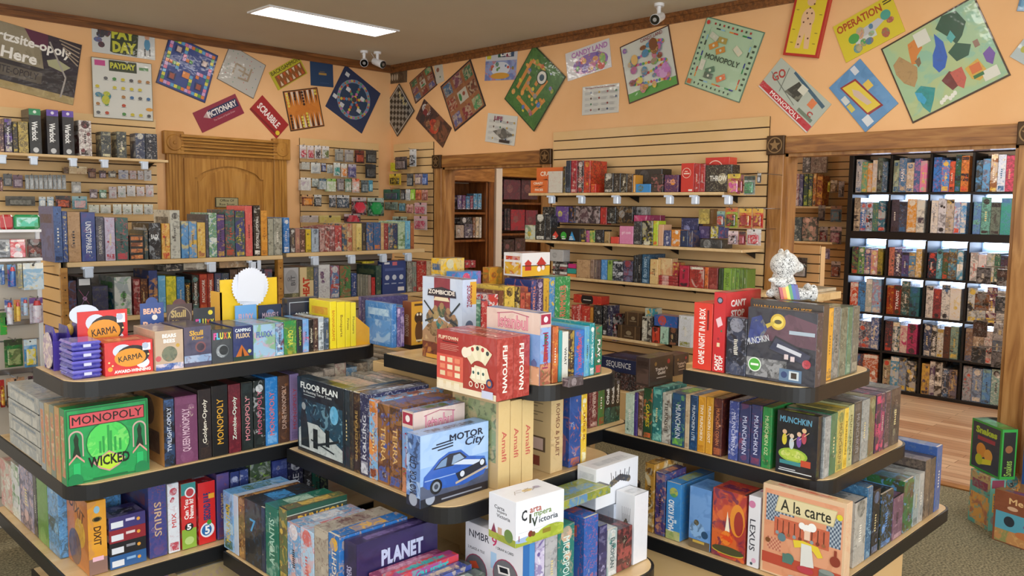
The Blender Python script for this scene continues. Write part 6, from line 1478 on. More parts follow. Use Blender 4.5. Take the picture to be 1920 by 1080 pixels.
for i in range(4):
    stackpx('X', 4.9, 1234, 1271, 517.2+5.4*i, 522.3+5.4*i, .08, ('9a2c2c', 'b04040', 'd0a8a0'), .4, ('topmost', 'second', 'third', 'lowest')[i]+' of four flat red boxes on the third wall shelf', group='flat red boxes', **CW)
row('X', 4.885, .737, .1, 'lowest wall shelf', '''
1071 1080.5 572 b0302a bc3a34 e8d8d0 3||
1081 1089.5 571 c03028 cc3c34 e8e0d8 4|PATCH|u t=e8e0d8
1090 1105.5 574 b83028 c83c30 e0a080 5||
1106 1111.5 576 c08030 cc8e3c 8a5020 3||
1113 1128 573 1e2024 2a2c30 b8b8b4 3||D=.14
1130.5 1138 573 222228 2e2e36 c8c8c8 3||
1139 1146.5 573 262642 34345a c8c8c8 4||
1203.5 1213 594 c8c4b4 2c2824 a8a494 6|MARIO|u t=f0ece0
1213.5 1221 594 3a3430 c8c4b4 5a5048 6||
1222.5 1235.5 614 c84028 d04c34 2a1c1c 3||
1237.5 1252.5 613 a8ccb8 b4d4c2 5a8a78 3||
1254.5 1269.5 615 1e1a1a 2a2624 8a5a40 4||
1272 1297 592 d4d8e0 dce0e6 8a8a3a 2||D=.1 L=tall_white_box_with_dark_hexagons
''', group='boxes on the lowest wall shelf', seed=53, **CK)
for (P, L, Rr, T, B, cols, amt, lb, fr_) in (
    (4.9, 1075, 1127, 554, 569.5, ('b82e24', 'c83a2c', '2a1c1c'), .3, 'red box with a black oval lying atop the red ones', lambda c: (c.rect(0, 0, 1, 1, ink('b82e24', 'c84030', 'd8803a', .5, 14)), c.ell(.5, .45, .22, '181416'), c.rect(.36, .4, .64, .5, 'd8d0c8'))),
    (4.9, 1148, 1156.5, 589, 640, ('1a1a1c', 'c8c8c4', 'b02838'), .4, 'black and white lettered box with a red spot, lowest wall shelf', None),
    (4.93, 1171, 1203, 586, 610.5, ('46321f', '543d27', '38281a'), .2, 'brown chest-shaped box, upper of the two chests', chest),
    (4.89, 1157.5, 1200, 611, 641, ('46321f', '543d27', '38281a'), .2, 'brown chest-shaped box, lower of the two chests', chest),
    (4.93, 1209, 1226, 578, 594, ('2a8a9a', 'd8d0b8', 'c8a03a'), .7, 'teal patterned box lying highest on the lowest wall shelf', None),
    (4.9, 1226, 1270, 592, 613, ('2458a0', '2c64b0', 'c84a2c'), .4, 'blue and orange box lying across the upright small ones', None)):
    stackpx('X', P, L, Rr, T, B, .1, cols, amt, lb, front=fr_, group='boxes on the lowest wall shelf, stacked', **CW)
# boxes on the low ledge under the lowest shelf
sy1, sy0 = hit(1126, 690, 'X', 4.7)[1], hit(1192, 690, 'X', 4.7)[1]
one('board_game_box', (4.86, (sy0+sy1)/2, .3955), (sy1-sy0, .3, .125), ('1c1a22', '6a3a34', 'b8b8bc'), .5, 'black box with brown figures below the navy SEQUENCE one', rz=-math.pi/2, seed=301)
one('board_game_box', (4.86, (sy0+sy1)/2, .521), (sy1-sy0+.02, .31, .10), ('16244e', '1e2e5c', '3a4a7a'), .1, 'navy box lettered SEQUENCE lying on the low ledge', rz=-math.pi/2, title='SEQUENCE', dr='h', tc='d0d4dc')
b = MB(); b.box(4.66, XR-.03, 2.85, 4.6, .0, .395, None, 0, .004); tag(b.build('low_ledge', 'lam'), 'low maple ledge along the foot of the wide slatwall', 'ledge')
# ------------------------------------------------------------------ tall boxes on the left wall's top shelf
row('Y', 6.72, 2.031, .18, 'left wall shelf', '''
0 7.5 232 5a3a44 2c2430 c8a890 5||
8.5 23 222 24202c 5a3a9a c8c0b0 3|Warlock|t=e8e8ea D=.1
24 33.5 228 2a2420 3a3a2c b8a040 4||
34.5 53.5 228 b8a050 2a2430 c8b46a 6||D=.1
55 77.5 204 1c2226 1c2226 242a2e 1|Warlock|t=f0f2f2 F=wlgreen L=tallest_black_box_with_green_cap
88 110.5 206 1e1e28 1e1e28 262632 1|Warlock|t=f0f2f2 F=wlpurple L=black_box_with_purple_cap,_left_one
117.5 139 208 1e1e28 1e1e28 262632 1|Warlock|t=f0f2f2 F=wlpurple L=black_box_with_purple_cap,_right_one
148.5 172 226 dcd8d4 6a2a38 2a2628 5||
190 208.5 247 3a4448 50585c c8c4a0 5||D=.12
219.5 237.5 247 3a4448 50585c c8c4a0 5||D=.12
254.5 272 250 3a4660 50607a c8c8c0 5||D=.12
273 295 251 242e3c 2e3846 c8ccd0 3||D=.12
''', group='tall boxes on the left wall shelf', seed=56)
# ------------------------------------------------------------------ back room: black cube bookcase
def kallax():
    XF, XB, y0, y1 = 7.98, 8.36, 1.985, 3.47; zs = [.03, .385, .735, 1.095, 1.505, 1.872, 2.235]
    r = empty('cube_bookcase', ((XF+XB)/2, (y0+y1)/2, 0), 'tall black cube bookcase of boxed games, lit inside, beyond the large opening', 'bookcase'); cx, cy = r.location.x, r.location.y
    def bx(n, x0, x1, a0, a1, z0, z1, m): b = MB(); b.box(x0-cx, x1-cx, a0-cy, a1-cy, z0, z1, None, 0, .002); return b.build(n, m, r)
    bx('side_panel', XF, XB, y0, y0+.045, 0, 2.29, 'blackw'); bx('side_panel', XF, XB, y1-.045, y1, 0, 2.29, 'blackw'); bx('top_panel', XF, XB, y0+.046, y1-.046, 2.235, 2.29, 'blackw')
    for k, z in enumerate(zs[:-1]): t = .03 if k == 0 else (.07 if k == 4 else .02); bx('shelf', XF, XB, y0+.046, y1-.046, z-t, z, 'blackw')
    W = (y1-y0-.09)/4; ys = [y0+.045+W*i for i in range(5)]
    for i in (1, 2, 3):
        for k in range(6): bx('divider', XF, XB-.02, ys[i]-.01, ys[i]+.01, zs[k]+.001, zs[k+1]-(.071 if k == 3 else .021), 'blackw')
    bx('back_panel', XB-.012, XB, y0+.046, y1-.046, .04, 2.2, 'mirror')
    for k in (1, 2, 3, 4):
        for i in range(4): bx('light_strip', XB-.05, XB-.02, ys[i]+.03, ys[i+1]-.03, zs[k+1]-(.13 if k == 3 else .085), zs[k+1]-(.075 if k == 3 else .025), 'led')  # added glowing strips stand in for the bright room behind the cells
    cells = ['b8bcc4 6ab090 e0a050 d0c8c8 6a7a70 5a7a98|a8b8a0 4a7aa8 c8b090 4a6a98 d87aa8|3a7ac8 3a80cc c85a40 2a5a3a c87a38|3a3a34 5a98c8 8a5a3a c8d4e8 c84a6a',
     'c8b8a0 2c70b4 b8cce0 4a7a6a 2c6a80|4a4454 4a4a5a d09038 d0d0c8|d0c8c0 c8c8d0 b8aca4 88a0c8 4a90c8|5a80b8 6aa89c 6a7a70 3a9a88',
     '3a3a44 6a9a50 2c5080 c88a90 a09038|c87a68 3a3440 5a4a80 5a8ab0 d0a858|20344a 5a9aa8 3a5a40 5a4a3a 4a90b0|d0ccc8 d4c8c8 b8b8b8 3a6a54 4a3444',
     'c84a2c 4a90d0 a8b0a8 8ab4d8|9a3c20 8a2c24 3a3a30 2c6a70|d8d0cc 8a3a44 d8d4cc dcd8d0|c4c8c8 b0b4b4 5a2c4a 8a8a8a',
     '6a7a98 5a6a80 3a5a98|4a3a44 3a5a68 d0b8ac b83a6a|3a4a6a 2c2c2c c8c8c0 5a3a30 7a9a90|7a6050 a89078 c8c0b8 6a7078',
     '4a4854 b85a34|b0a888 4a90b8 8a9ab0 3a4048|d0a850 5a4464 3a3430 3a3c44 6a6474|a0a8b0 7a90b0 5a90c8 8ab0a8']
    rn = ('topmost', 'second', 'third', 'fourth', 'fifth', 'lowest'); tn = {(0, 1): 'MARS', (1, 0): 'MARINE', (2, 2): 'VIRAL', (4, 2): 'VIRAL', (3, 1): 'TYRANTS', (4, 1): 'JAWBONE', (2, 1): 'RAIDERS'}
    for q, line in enumerate(cells):
        k = 5-q
        for ci, cell in enumerate(line.split('|')):
            i = 3-ci; cs = cell.split(); R = random.Random(q*10+ci); a1 = ys[i+1]-.016; a0 = ys[i]+.016; ww = [R.uniform(.8, 1.25) for _ in cs]; tot = sum(ww); span = (a1-a0)*(.93 if q < 5 else .96); yy = a1
            hmax = zs[k+1]-zs[k]-(.085 if k == 3 else .03)
            for n, c in enumerate(cs):
                w = span*ww[n]/tot; h = hmax*R.uniform(.8, .97) if q not in (2,) else hmax*R.uniform(.7, .86); v = R.choice([cs[(n+1) % len(cs)], 'e8e4dc', '2a2c34'])
                acc = R.choice(['d8d0c0', '3a3034', 'c84a3a', '3a6a9a', 'd8b850'])
                t = tn.get((q, ci), '') if n == 1 else ''
                b = game_mesh(w-.002, .27, h, c, v, acc, .5, t, 'f0f0f0' if cname(c) not in ('white', 'cream', 'pale grey') else '3a3a44', 'u', q*100+ci*10+n)
                lum = sum(lin(v))
                o = b.build('boxed_game', 'print', None, (XF+.02+.135, yy-w/2, zs[k]+.0005), (0, 0, -math.pi/2))
                tag(o, f"{cname(c)} boxed game, {ORD[n]} from left, {rn[q]} row, {ORD[ci]} column of black bookcase", 'board game', 'boxed games in the black bookcase'); yy -= w
    tops = 'b8a890 d8d8d0 c8c0c8 9a3a3a 4a4a50 6a6a70 b0a89c d0d0dc a8b4c8 b0a088 a8c8b0'.split(); yy = y1-.02
    for n, c in enumerate(tops):
        w = .125; b = game_mesh(w-.004, .25, .10+.02*(n % 3), c, 'e0dcd8', '5a5a60', .6, '', 'fff', 'h', 700+n); o = b.build('boxed_game', 'print', None, (XF+.15, yy-w/2, 2.2905), (0, 0, -math.pi/2))
        tag(o, f"{cname(c)} boxed game lying on top of the black bookcase, {ORD[n]} from the left", 'board game', 'boxed games atop the black bookcase'); yy -= w+.008
kallax()
# wire rack with packs at the bookcase's right end
wr = empty('wire_rack', (7.35, 1.86, 0), 'dark wire spinner rack of small packs at the right of bookcase', 'display rack')
b = MB(); b.cyl((0, 0, .02), (0, 0, 1.3), .014); b.build('pole', 'bmetal', wr); b = MB(); b.cyl((0, 0, 0), (0, 0, .03), .2, n=24); b.build('base', 'bmetal', wr)
for z in (1.27, 1.06, .85, .64):
    for a in range(3):
        b = MB(); t = math.radians(120+60*a); b.cyl((0, 0, z), (.2*math.cos(t), .2*math.sin(t), z), .004, n=6); b.cyl((.2*math.cos(t), .2*math.sin(t), z), (.2*math.cos(t), .2*math.sin(t), z+.02), .004, n=6); b.build('arm', 'metal', wr)
k = 0
for z in (1.27, 1.06, .85, .64):
    for dy in (120, 180, 240):
        c = ('6a6a70', '4a3430', 'a8a8ac', '8a5a3a', '34404c')[k % 5]; b = game_mesh(.1, .02, .13, c, '2a2a2c', '8a8a8c', .7, '', 'fff', 'h', 800+k)
        o = b.build('hanging_pack', 'print', None, (7.35+.205*math.cos(math.radians(dy))-.012, 1.86+.2*math.sin(math.radians(dy)), z-.135), (0, 0, -math.pi/2)); tag(o, f"{cname(c)} small pack, {('left', 'middle', 'right')[k % 3]} one on {ORD[k//3]} tier of the wire rack", 'hanging pack', 'packs on the wire rack'); k += 1
# slatwall books and packs of the back room
r = empty('wall_shelf', (8.47, 4.2, 1.74), 'short maple shelf on the back room slatwall', 'shelf'); b = MB(); b.box(-.1, .125, -.5, .33, -.02, 0); b.build('board', 'shelf', r)
row('X', 8.38, 1.741, .16, 'back room slatwall shelf', '''
1478 1483 326 c8a8a0 d8c8c0 8a3a44 5|
1484 1498 326 c8b0b0 8a3a4a e0d8d8 6|
1499 1505 327 5a5a8a c8c8d8 3a3a5a 5|
1507 1515 326 3a5a40 2a3a5a b8c850 6|
1516 1523 326 2a3a5a b8c850 3a5a40 6|
1524 1530 325 c87a3a e0c080 3a3a3a 5|
1531 1542 330 8a3a1c d89a3a 6a2a1c 6|
''', kind='book', cat='book', name='book', group='books on the back room shelf', seed=80)
stackpx('X', 8.5, 1505, 1519, 286, 324, .03, ('5a5a5c', 'e0e0e0', '3a3a3c'), .5, 'tall grey book with white lettering on the back room slatwall', name='book', cat='book')
stackpx('X', 8.5, 1520, 1550, 287, 324, .03, ('8a7468', 'b8a898', '5a4a40'), .7, 'wide brown patterned book beside the tall grey one', name='book', cat='book')
stackpx('X', 8.2, 1473, 1503, 407, 452, .05, ('3a4a50', '5a6a70', 'b8b8a8'), .4, 'slate grey book below the back room shelf, left one', name='book', cat='book')
stackpx('X', 8.2, 1504, 1531, 407, 452, .05, ('4a4a44', 'c89a8a', '8a8a7a'), .6, 'grey book with a pink panel below the back room shelf', name='book', cat='book')
p_ = hit(1500, 452, 'X', 8.2); r = empty('wall_shelf', (8.38, p_[1], p_[2]-.001), 'second short maple shelf on the back room slatwall, carrying two grey books', 'shelf'); b = MB(); b.box(-.2, .215, -.35, .3, -.02, 0); b.build('board', 'shelf', r)
eg = empty('slat_end_display', (6.62, 3.17, 0), 'low maple slatted display end just inside the large opening', 'display')
b = MB(); slat_mesh(b, 'X', -.12, -.14, .17, .0, 1.41); b.box(-.1, -.02, -.14, .17, .0, 1.40, None, 0); b.build('end_panel', ['lam', 'groove'], eg)
# ------------------------------------------------------------------ small room: two wooden bookcases
def bookcase(label, x0, x1, yf, d, zt, shelves, casing):
    r = empty('wooden_bookcase', ((x0+x1)/2, yf+d/2, 0), label, 'bookcase', 'wooden bookcases of the small room'); cx, cy = r.location.x, r.location.y
    def bx(n, a0, a1, b0, b1, z0, z1, m='walnut'): q = MB(); q.box(a0-cx, a1-cx, b0-cy, b1-cy, z0, z1, None, 0, .002); q.build(n, m, r)
    bx('side_panel', x0, x0+.03, yf, yf+d, 0, zt); bx('side_panel', x1-.03, x1, yf, yf+d, 0, zt); bx('back_panel', x0+.031, x1-.031, yf+d-.012, yf+d, 0, zt-.04); bx('top_panel', x0+.031, x1-.031, yf, yf+d, zt-.03, zt)
    for z in shelves: bx('shelf', x0+.031, x1-.031, yf+.01, yf+d-.013, z-.025, z)
    bx('header', x0-casing, x1+casing, yf-.025, yf-.001, zt-.02, zt+.13, 'oakh' if casing else 'oakhx')
    if casing: bx('post', x0-casing, x0-.001, yf-.02, yf-.001, 0, zt-.021); bx('post', x1+.001, x1+casing, yf-.02, yf-.001, 0, zt-.021)
bookcase('dark wooden bookcase in the small room, framed like a doorway', 5.75, 6.575, 7.03, .3, 2.0, (.1, .5, .94, 1.322, 1.632), .08)
bookcase('orange-brown wooden bookcase in the small room, right of white wall', 6.765, 7.75, 7.03, .3, 2.07, (.1, .6, 1.085, 1.385, 1.752), 0)
DK = dict(cat='boxed item', group='things in the small room bookcases')
for a in ((836, 845, 353, 377, 'c8c0d0', 'white and purple small box at left of framed bookcase, upper shelf'), (846, 849.5, 362, 377, 'b8c0c4', 'pale thin box right of the white and purple one'), (858, 866, 366, 392.5, '5a4a7a', 'purple book on the second shelf of the framed bookcase'), (867, 873, 366, 392.5, '6a3a6a', 'violet book on the second shelf of framed bookcase'), (874, 881, 368, 392.5, '3a7aa8', 'blue book on the second shelf of the framed bookcase'), (882, 887, 367, 392.5, '8a3a5a', 'wine red book on second shelf of the framed bookcase'), (888, 895, 363, 392.5, '4a8ab0', 'sky blue book, left one at the framed bookcase right side'), (896, 903, 363, 392.5, '5a9ac0', 'sky blue book, right one at the framed bookcase right side'),
          (835, 850, 411, 446, '3a8a4a', 'green small toy box on the third shelf of framed bookcase'), (863, 884, 407, 420, '2a2a2e', 'black box behind picture boxes, framed bookcase'), (855, 870, 422, 446, 'a89888', 'tan picture box on the third shelf of framed bookcase'), (871, 886, 420, 446, '5a5468', 'grey picture box on the third shelf of framed bookcase'), (887, 891, 408, 446, '8a5a3a', 'brown book upright on the third shelf'), (892, 898, 407, 446, 'c8b898', 'cream book upright on the third shelf'), (899, 903, 407, 446, 'd0ccc0', 'off-white book upright on the third shelf'),
          (872, 882, 488, 502, 'b83a44', 'red-striped cap box on the lower shelf'), (882.5, 892, 488, 502, 'a83440', 'second red-striped cap box on the lower shelf')):
    stackpx('Y', 7.08, a[0], a[1], a[2], a[3], .12, (a[4], '3a3a40', 'c8c8c8'), .4, a[5], name='boxed_item', **DK)
for a in ((945, 976, 337, 374, '6a3a48', 'dark pink glass box on upper shelf, orange-brown bookcase, left'), (978, 1008, 337, 374, '5a3440', 'dark pink glass box on upper shelf, orange-brown bookcase, right'), (946, 950, 391, 432, '1e1e22', 'thin black book, first on the middle shelf'), (951, 956.5, 391, 432, '26262c', 'thin black book, second on the middle shelf'), (958, 984, 393, 432, 'a82c3c', 'wide red box on the middle shelf of orange-brown bookcase'), (986, 1008, 394, 432, '8a3448', 'pink and dark box right of the wide red box'), (944, 964, 449, 478, '3a2c28', 'dark figure box on the low shelf, left'), (966, 985, 446, 478, '4a342c', 'dark figure box on the low shelf, right')):
    stackpx('Y', 7.08, a[0], a[1], a[2], a[3], .12, (a[4], '4a4a50', '8a5a5c'), .5, a[5], name='boxed_item', **DK)
for i, c in enumerate('3a3a3c 8a8a8c 5a4a44 9a9a98 4a4a50 b0a8a0 6a5a54 c8c8cc'.split()):
    L = 937+9.4*i; stackpx('Y', 7.08, L, L+8.6, 299+.1*i, 316, .1, (c, 'c8c4c0', '2a2a2c'), .6, f"{cname(c)} small box, {ORD[i]} from left, on top of the orange-brown bookcase", name='boxed_item', **DK)
# ------------------------------------------------------------------ game boards and lids on the walls
def board(ax, quad, col, draw, name, label, cat='game board', t=.006, tilt_rim=None, off=0.0):
    pl = (YL if ax == 'Y' else XR)-.001-off; P = []
    for px, py in quad:
        p = hit(px, py, ax, pl); P.append(Vector((p[0] if ax == 'Y' else -p[1], p[2])))
    TL, TR, BR, BL = P; u = ((TR-TL)+(BR-BL))/2; w = u.length; u.normalize(); v = Vector((-u.y, u.x)); h = (((TL-BL)+(TR-BR))/2).dot(v); c = (TL+TR+BR+BL)/4
    ang = math.atan2(u.y, u.x); b = MB(); b.box(-w/2, w/2, -t, 0, -h/2, h/2, ink(col, rough=.4), 0, .001)
    cv = CV(b, (-w/2, -t, -h/2), (1, 0, 0), (0, 0, 1), w, h, .0001); draw(cv)
    o = b.build(name, 'print')
    if ax == 'Y': o.matrix_world = Matrix.Translation((c.x, pl, c.y)) @ Matrix.Rotation(-ang, 4, 'Y')
    else: o.matrix_world = Matrix.Translation((pl, -c.x, c.y)) @ Matrix.Rotation(-math.pi/2, 4, 'Z') @ Matrix.Rotation(-ang, 4, 'Y')
    tag(o, label, cat, 'game boards and lids on the walls'); return o
def blobs(c, seed, n, cols, r0, r1, box=(.05, .05, .95, .95)):
    R = random.Random(seed)
    for i in range(n): r = R.uniform(r0, r1); c.ell(R.uniform(box[0]+r, box[2]-r), R.uniform(box[1]+r, box[3]-r), r, ink(R.choice(cols), R.choice(cols), R.choice(cols), .5, 30), r*R.uniform(.6, 1.3)*c.w/c.h, n=9)
def squares(c, path, cols, s=.07, k0=0):
    for i, (x, y) in enumerate(path): c.rect(x-s/2, y-s/2*c.w/c.h, x+s/2, y+s/2*c.w/c.h, cols[(i+k0) % len(cols)])
def a_quartz(c):
    c.rect(0, 0, 1, 1, ink('8a8068', '9a9078', '6a6450', .5, 5)); c.poly([(.62, 1), (1, 1), (1, .1), (.72, .35)], ink('2c2430', '3c2f3c', '1e1a24', .6, 8)); c.poly([(.5, 1), (.7, 1), (.72, .75), (.58, .8)], '5a2440'); c.rect(0, .12, .98, .45, ink('2a2428', '342c30', '1e1a1c', .4, 8)); c.rect(0, 0, 1, .12, ink('a08c5a', '8a7848', 'b8a470', .5, 10)); c.rect(.05, .2, .7, .38, '5a5248'); c.text('QUARTZSITE-OPOLY', .36, .29, .62, .13, '2a2428')
    c.text('Quartzsite-opoly', .5, .78, .84, .2, 'eceae4', bold=.03); c.text('Sold Here', .34, .56, .6, .18, 'eceae4', bold=.03); c.poly([(.72, .6), (.8, .66), (.93, .58), (.86, .48), (.74, .52)], 'a8a884'); c.line(.72, .9, .9, .4, .015, 'a09a94'); c.line(.9, .4, .88, .08, .015, 'a09a94')
    for i in range(5): c.line(.8+.02*i, .97-.05*i, .99, .92-.07*i, .012, 'a08e7a')
def a_payday(c):
    c.rect(0, 0, 1, 1, 'c8cccc'); c.poly([(.27, .1), (.3, .98), (.68, .98), (.73, .8), (.7, .02), (.32, .06)], '2e3a26'); c.text('PAY', .49, .73, .38, .36, 'c0c23a', bold=.06); c.text('DAY', .5, .28, .38, .38, 'c0c23a', bold=.06); blobs(c, 1, 8, ['7a3a44', '5a6a9a', '8a7a4a', '3a3a44'], .03, .08, (.02, .1, .3, .85)); c.ell(.87, .5, .05, '4a8ab0', .2); c.rect(.82, .1, .84, .35, '3a3a40'); c.rect(.9, .1, .92, .35, '3a3a40'); c.ell(.87, .75, .04, 'c89a80')
def a_payday2(c):
    c.rect(0, 0, 1, 1, '6a5a3a'); c.rect(.01, .01, .99, .99, 'd0d2cc'); c.rect(.28, .8, .74, .98, '2e3a26'); c.text('PAYDAY', .51, .895, .42, .1, 'c0c23a', bold=.05); c.rect(.05, .87, .22, .96, 'c04a8a'); c.rect(.78, .86, .94, .91, '5a8a5a')
    R = random.Random(4)
    for i in range(7):
        for j in range(5):
            if R.random() < .8: x, y = .08+.14*i, .09+.145*j; k = R.choice(['5a5c60', '5a5c60', '4a4c50', 'b8503a', 'c8b83a', '4a8a4a', '3a6a9a', 'a87a4a']); c.ell(x, y, .035, k, .028, n=8); c.rect(x-.04, y-.035, x+.04, y-.028, '7a7c80')
    blobs(c, 6, 5, ['4a9a3a', '3a7a9a', 'b8b83a'], .05, .08, (.02, .2, .3, .48)); c.ell(.93, .2, .06, 'd8983a', .03)
def ringpath(n, a, b): return [(a+(b-a)*i/n, b) for i in range(n)]+[(b, b-(b-a)*i/n) for i in range(n)]+[(b-(b-a)*i/n, a) for i in range(n)]+[(a, a+(b-a)*i/n) for i in range(n)]
def a_blue(c):
    C = ['d87a3a', '5a9a4a', 'd8d04a', '5aa0d0', 'd87a9a', 'c8a0d0']; c.rect(0, 0, 1, 1, '1c2450'); c.rect(.02, .02, .98, .98, '26408a'); squares(c, ringpath(12, .08, .92), C, .064)
    squares(c, [(.38, .92-.07*i) for i in range(1, 5)]+[(.45, .64), (.52, .64)], C, .064, 2); squares(c, [(.6, .08+.07*i) for i in range(1, 5)], C, .064); squares(c, [(.08+.07*i, .5) for i in range(1, 4)]+[(.29, .43)], C, .064); squares(c, [(.92-.07*i, .48) for i in range(1, 4)]+[(.71, .41)], C, .064, 3)
    for x, y in ((.24, .78), (.78, .72), (.24, .24), (.78, .24)): c.rect(x-.07, y-.07, x+.07, y+.07, '2c2c54'); c.rect(x-.045, y-.05, x+.045, y+.05, 'c8b0a8' if y > .5 else '9a4a3a')
    c.rect(.42, .3, .56, .42, 'd8843a'); c.text('PAYTIME', .52, .52, .24, .05, 'c8d0e8') if 0 else c.rect(.42, .5, .62, .53, '8a9ac8')
def a_scrab(c):
    c.rect(0, 0, 1, 1, '6a5a4a'); c.rect(.015, .015, .985, .985, 'b4b2ac'); R = random.Random(9)
    for i in range(1, 14, 2):
        for j in range(1, 14, 2):
            if R.random() < .45: c.ell(.07+.062*i, .07+.062*j, .012, R.choice(['b84a4a', '4a6aa0', '3a8a6a']), n=6)
    for L in (((.3, .62), (.3, .3)), ((.3, .62), (.55, .62)), ((.55, .62), (.55, .4)), ((.4, .5), (.7, .5)), ((.7, .7), (.7, .35)), ((.45, .3), (.72, .35))): c.line(*L[0], *L[1], .045, '9a8a74')
def a_pict(c): c.rect(0, 0, 1, 1, '8a1f3c'); c.poly([(.16, .62), (.3, .82), (.96, .82), (.96, .42), (.3, .42)], '1c2450'); c.poly([(.16, .62), (.3, .82), (.3, .42)], 'b89a9a'); c.text('PICTIONARY', .6, .62, .68, .28, 'e8e4e4', bold=.03); c.text('The Game of Quick Draw', .58, .28, .5, .1, 'c8949c')
def a_scr(c): c.rect(0, 0, 1, 1, 'a01f24'); c.poly([(0, .1), (1, .25), (1, .12), (0, 0)], '7a1418'); c.text('SCRABBLE', .46, .52, .74, .36, 'f0e4e0', bold=.03); c.ell(.92, .24, .06, 'dcc030')
def a_bgbox(c):
    c.rect(0, 0, 1, 1, 'b8b02c'); c.text('BACKGAMMON', .5, .86, .94, .2, '3a3418', bold=.02); c.rect(.08, .04, .96, .68, '8a5428')
    for i in range(8): x = .14+.1*i; c.poly([(x, .1), (x+.08, .1), (x+.04, .38)], ('d8c8b0', 'c0582c')[i % 2]); c.poly([(x, .64), (x+.08, .64), (x+.04, .4)], ('c0582c', 'd8c8b0')[i % 2])
def a_bg(c):
    c.rect(0, 0, 1, 1, '4a2c18'); c.rect(.03, .03, .97, .97, ink('c8782c', 'd88a3a', 'b86824', .4, 6))
    for i in range(12):
        x = .05+.075*i; c.poly([(x, .04), (x+.07, .04), (x+.035, .4)], ('4a2418', 'd8c8b8')[i % 2]); c.poly([(x, .96), (x+.07, .96), (x+.035, .6)], ('d8c8b8', '4a2418')[i % 2])
    for x, y0, n, k in ((.085, .92, 5, 'd8c850'), (.3, .92, 3, '3a2018'), (.52, .92, 5, '3a2018'), (.9, .92, 2, 'd8c850'), (.085, .08, 5, '3a2018'), (.4, .08, 4, 'd8c850'), (.55, .08, 5, 'd8c850')):
        for j in range(n): c.ell(x, y0+(-.075*j if y0 > .5 else .075*j), .033, k, n=12)
def a_folder(c): c.rect(0, 0, 1, 1, '1a3c62'); c.rect(.36, .42, .7, .5, 'a08040'); c.rect(.4, .53, .62, .55, '8a7040'); c.rect(.4, .12, .8, .135, '3a5a80')
def a_wheel(c):
    c.rect(0, 0, 1, 1, '1f3054'); C = ['5a8ab0', 'b8503a', 'c8b03a', 'b86a9a', '5a9a6a', 'a86a4a']; c.ell(.5, .5, .41, '7a90a8'); c.ell(.5, .5, .34, '1f3a5a')
    for i in range(40): a = math.radians(9*i); c.ell(.5+.375*math.cos(a), .5+.375*math.sin(a), .026, C[i % 6], n=6)
    for i in range(6):
        a = math.radians(60*i+30)
        for j in range(1, 6): c.ell(.5+.062*j*math.cos(a), .5+.062*j*math.sin(a), .034, C[(i+j) % 6], n=6)
    c.ell(.5, .5, .06, '3a3a44', n=6)
    for x, y in ((.12, .85), (.28, .6), (.3, .24), (.66, .62), (.7, .36), (.08, .3)): c.rect(x-.05, y-.04, x+.05, y+.04, 'c8ccd0')
def a_chess(c):
    c.rect(0, 0, 1, 1, '3a3430'); c.rect(.03, .03, .97, .97, 'b0aca4'); c.rect(.06, .06, .94, .94, '2c2a28'); c.k += 1; k = c.k
    for i in range(8):
        for j in range(8): c.rect(.08+.105*i, .08+.105*j, .185+.105*i, .185+.105*j, '1a1a1a' if (i+j) % 2 else '8a8880', k)
    for i in range(7): c.ell(.2+.07*i, .86-.03*(i % 3), .03, 'b8ac7c', .05)
def a_photo(c): c.rect(0, 0, 1, 1, ink('4a3a2c', '6a5844', '2c241c', .8, 8)); [c.ell(.1+.1*i, .3, .035, 'b8ac98', .16) for i in range(6)]; c.rect(.4, .85, .9, .93, '8a7a64')
def a_clue(c, s=3):
    c.rect(0, 0, 1, 1, '2a1e24'); c.rect(.03, .03, .97, .97, ink('8a5a3c', '9a6a48', '7a4a30', .5, 8))
    for x, y, k in ((.18, .82, '3a6a4a'), (.5, .82, '6a3a2c'), (.82, .82, '4a8a5a'), (.16, .5, '7a4a5a'), (.84, .5, '7a2c34'), (.18, .18, '4a6a8a'), (.5, .18, '8a3a2c'), (.82, .18, '5a5a8a')): c.rect(x-.12, y-.12, x+.12, y+.12, ink(k, 'b8a88a', '3a2a28', .6, 18)); 
    c.rect(.38, .38, .62, .66, 'b0aa9c'); c.ell(.5, .44, .08, '3a7a4a', .04); c.ell(.48, .56, .04, '8a4a3a')
def a_cluebox(c): c.rect(0, 0, 1, 1, ink('4a3028', '7a4a34', '2a1c1c', .8, 8)); c.ell(.18, .72, .14, 'c8c4c0', .2); c.text('CLUE', .2, .72, .24, .2, '5a2024', bold=.03); c.ell(.55, .4, .16, ink('a83428', 'c85a34', '6a2420', .6, 14), .3); blobs(c, 12, 7, ['c8a078', '8a5a3a', '3a2a28', '7a2c2c'], .05, .09)
def a_life(c): c.rect(0, 0, 1, 1, ink('6a7ab0', '9aa8d0', 'c86a4a', .6, 8)); c.rect(0, .62, 1, 1, 'c0c4cc'); c.rect(.04, .68, .18, .95, 'c8c03a'); c.rect(.38, .7, .92, .97, 'c8ccd0'); [c.rect(.4+.13*i, .72, .52+.13*i, .95, ('2c5a4a', '1c2c5a', '7a2c4a', '2c4a6a')[i]) for i in range(4)]; c.text('LIFE', .65, .835, .44, .16, 'f0f0ec', bold=.03); c.ell(.5, .36, .3, 'c8d0dc', .22); c.ell(.5, .14, .3, 'c8943a', .1); blobs(c, 14, 9, ['b84a3a', '3a6a9a', 'c8c8d0', '5a8a4a'], .03, .07, (.05, .2, .95, .6))
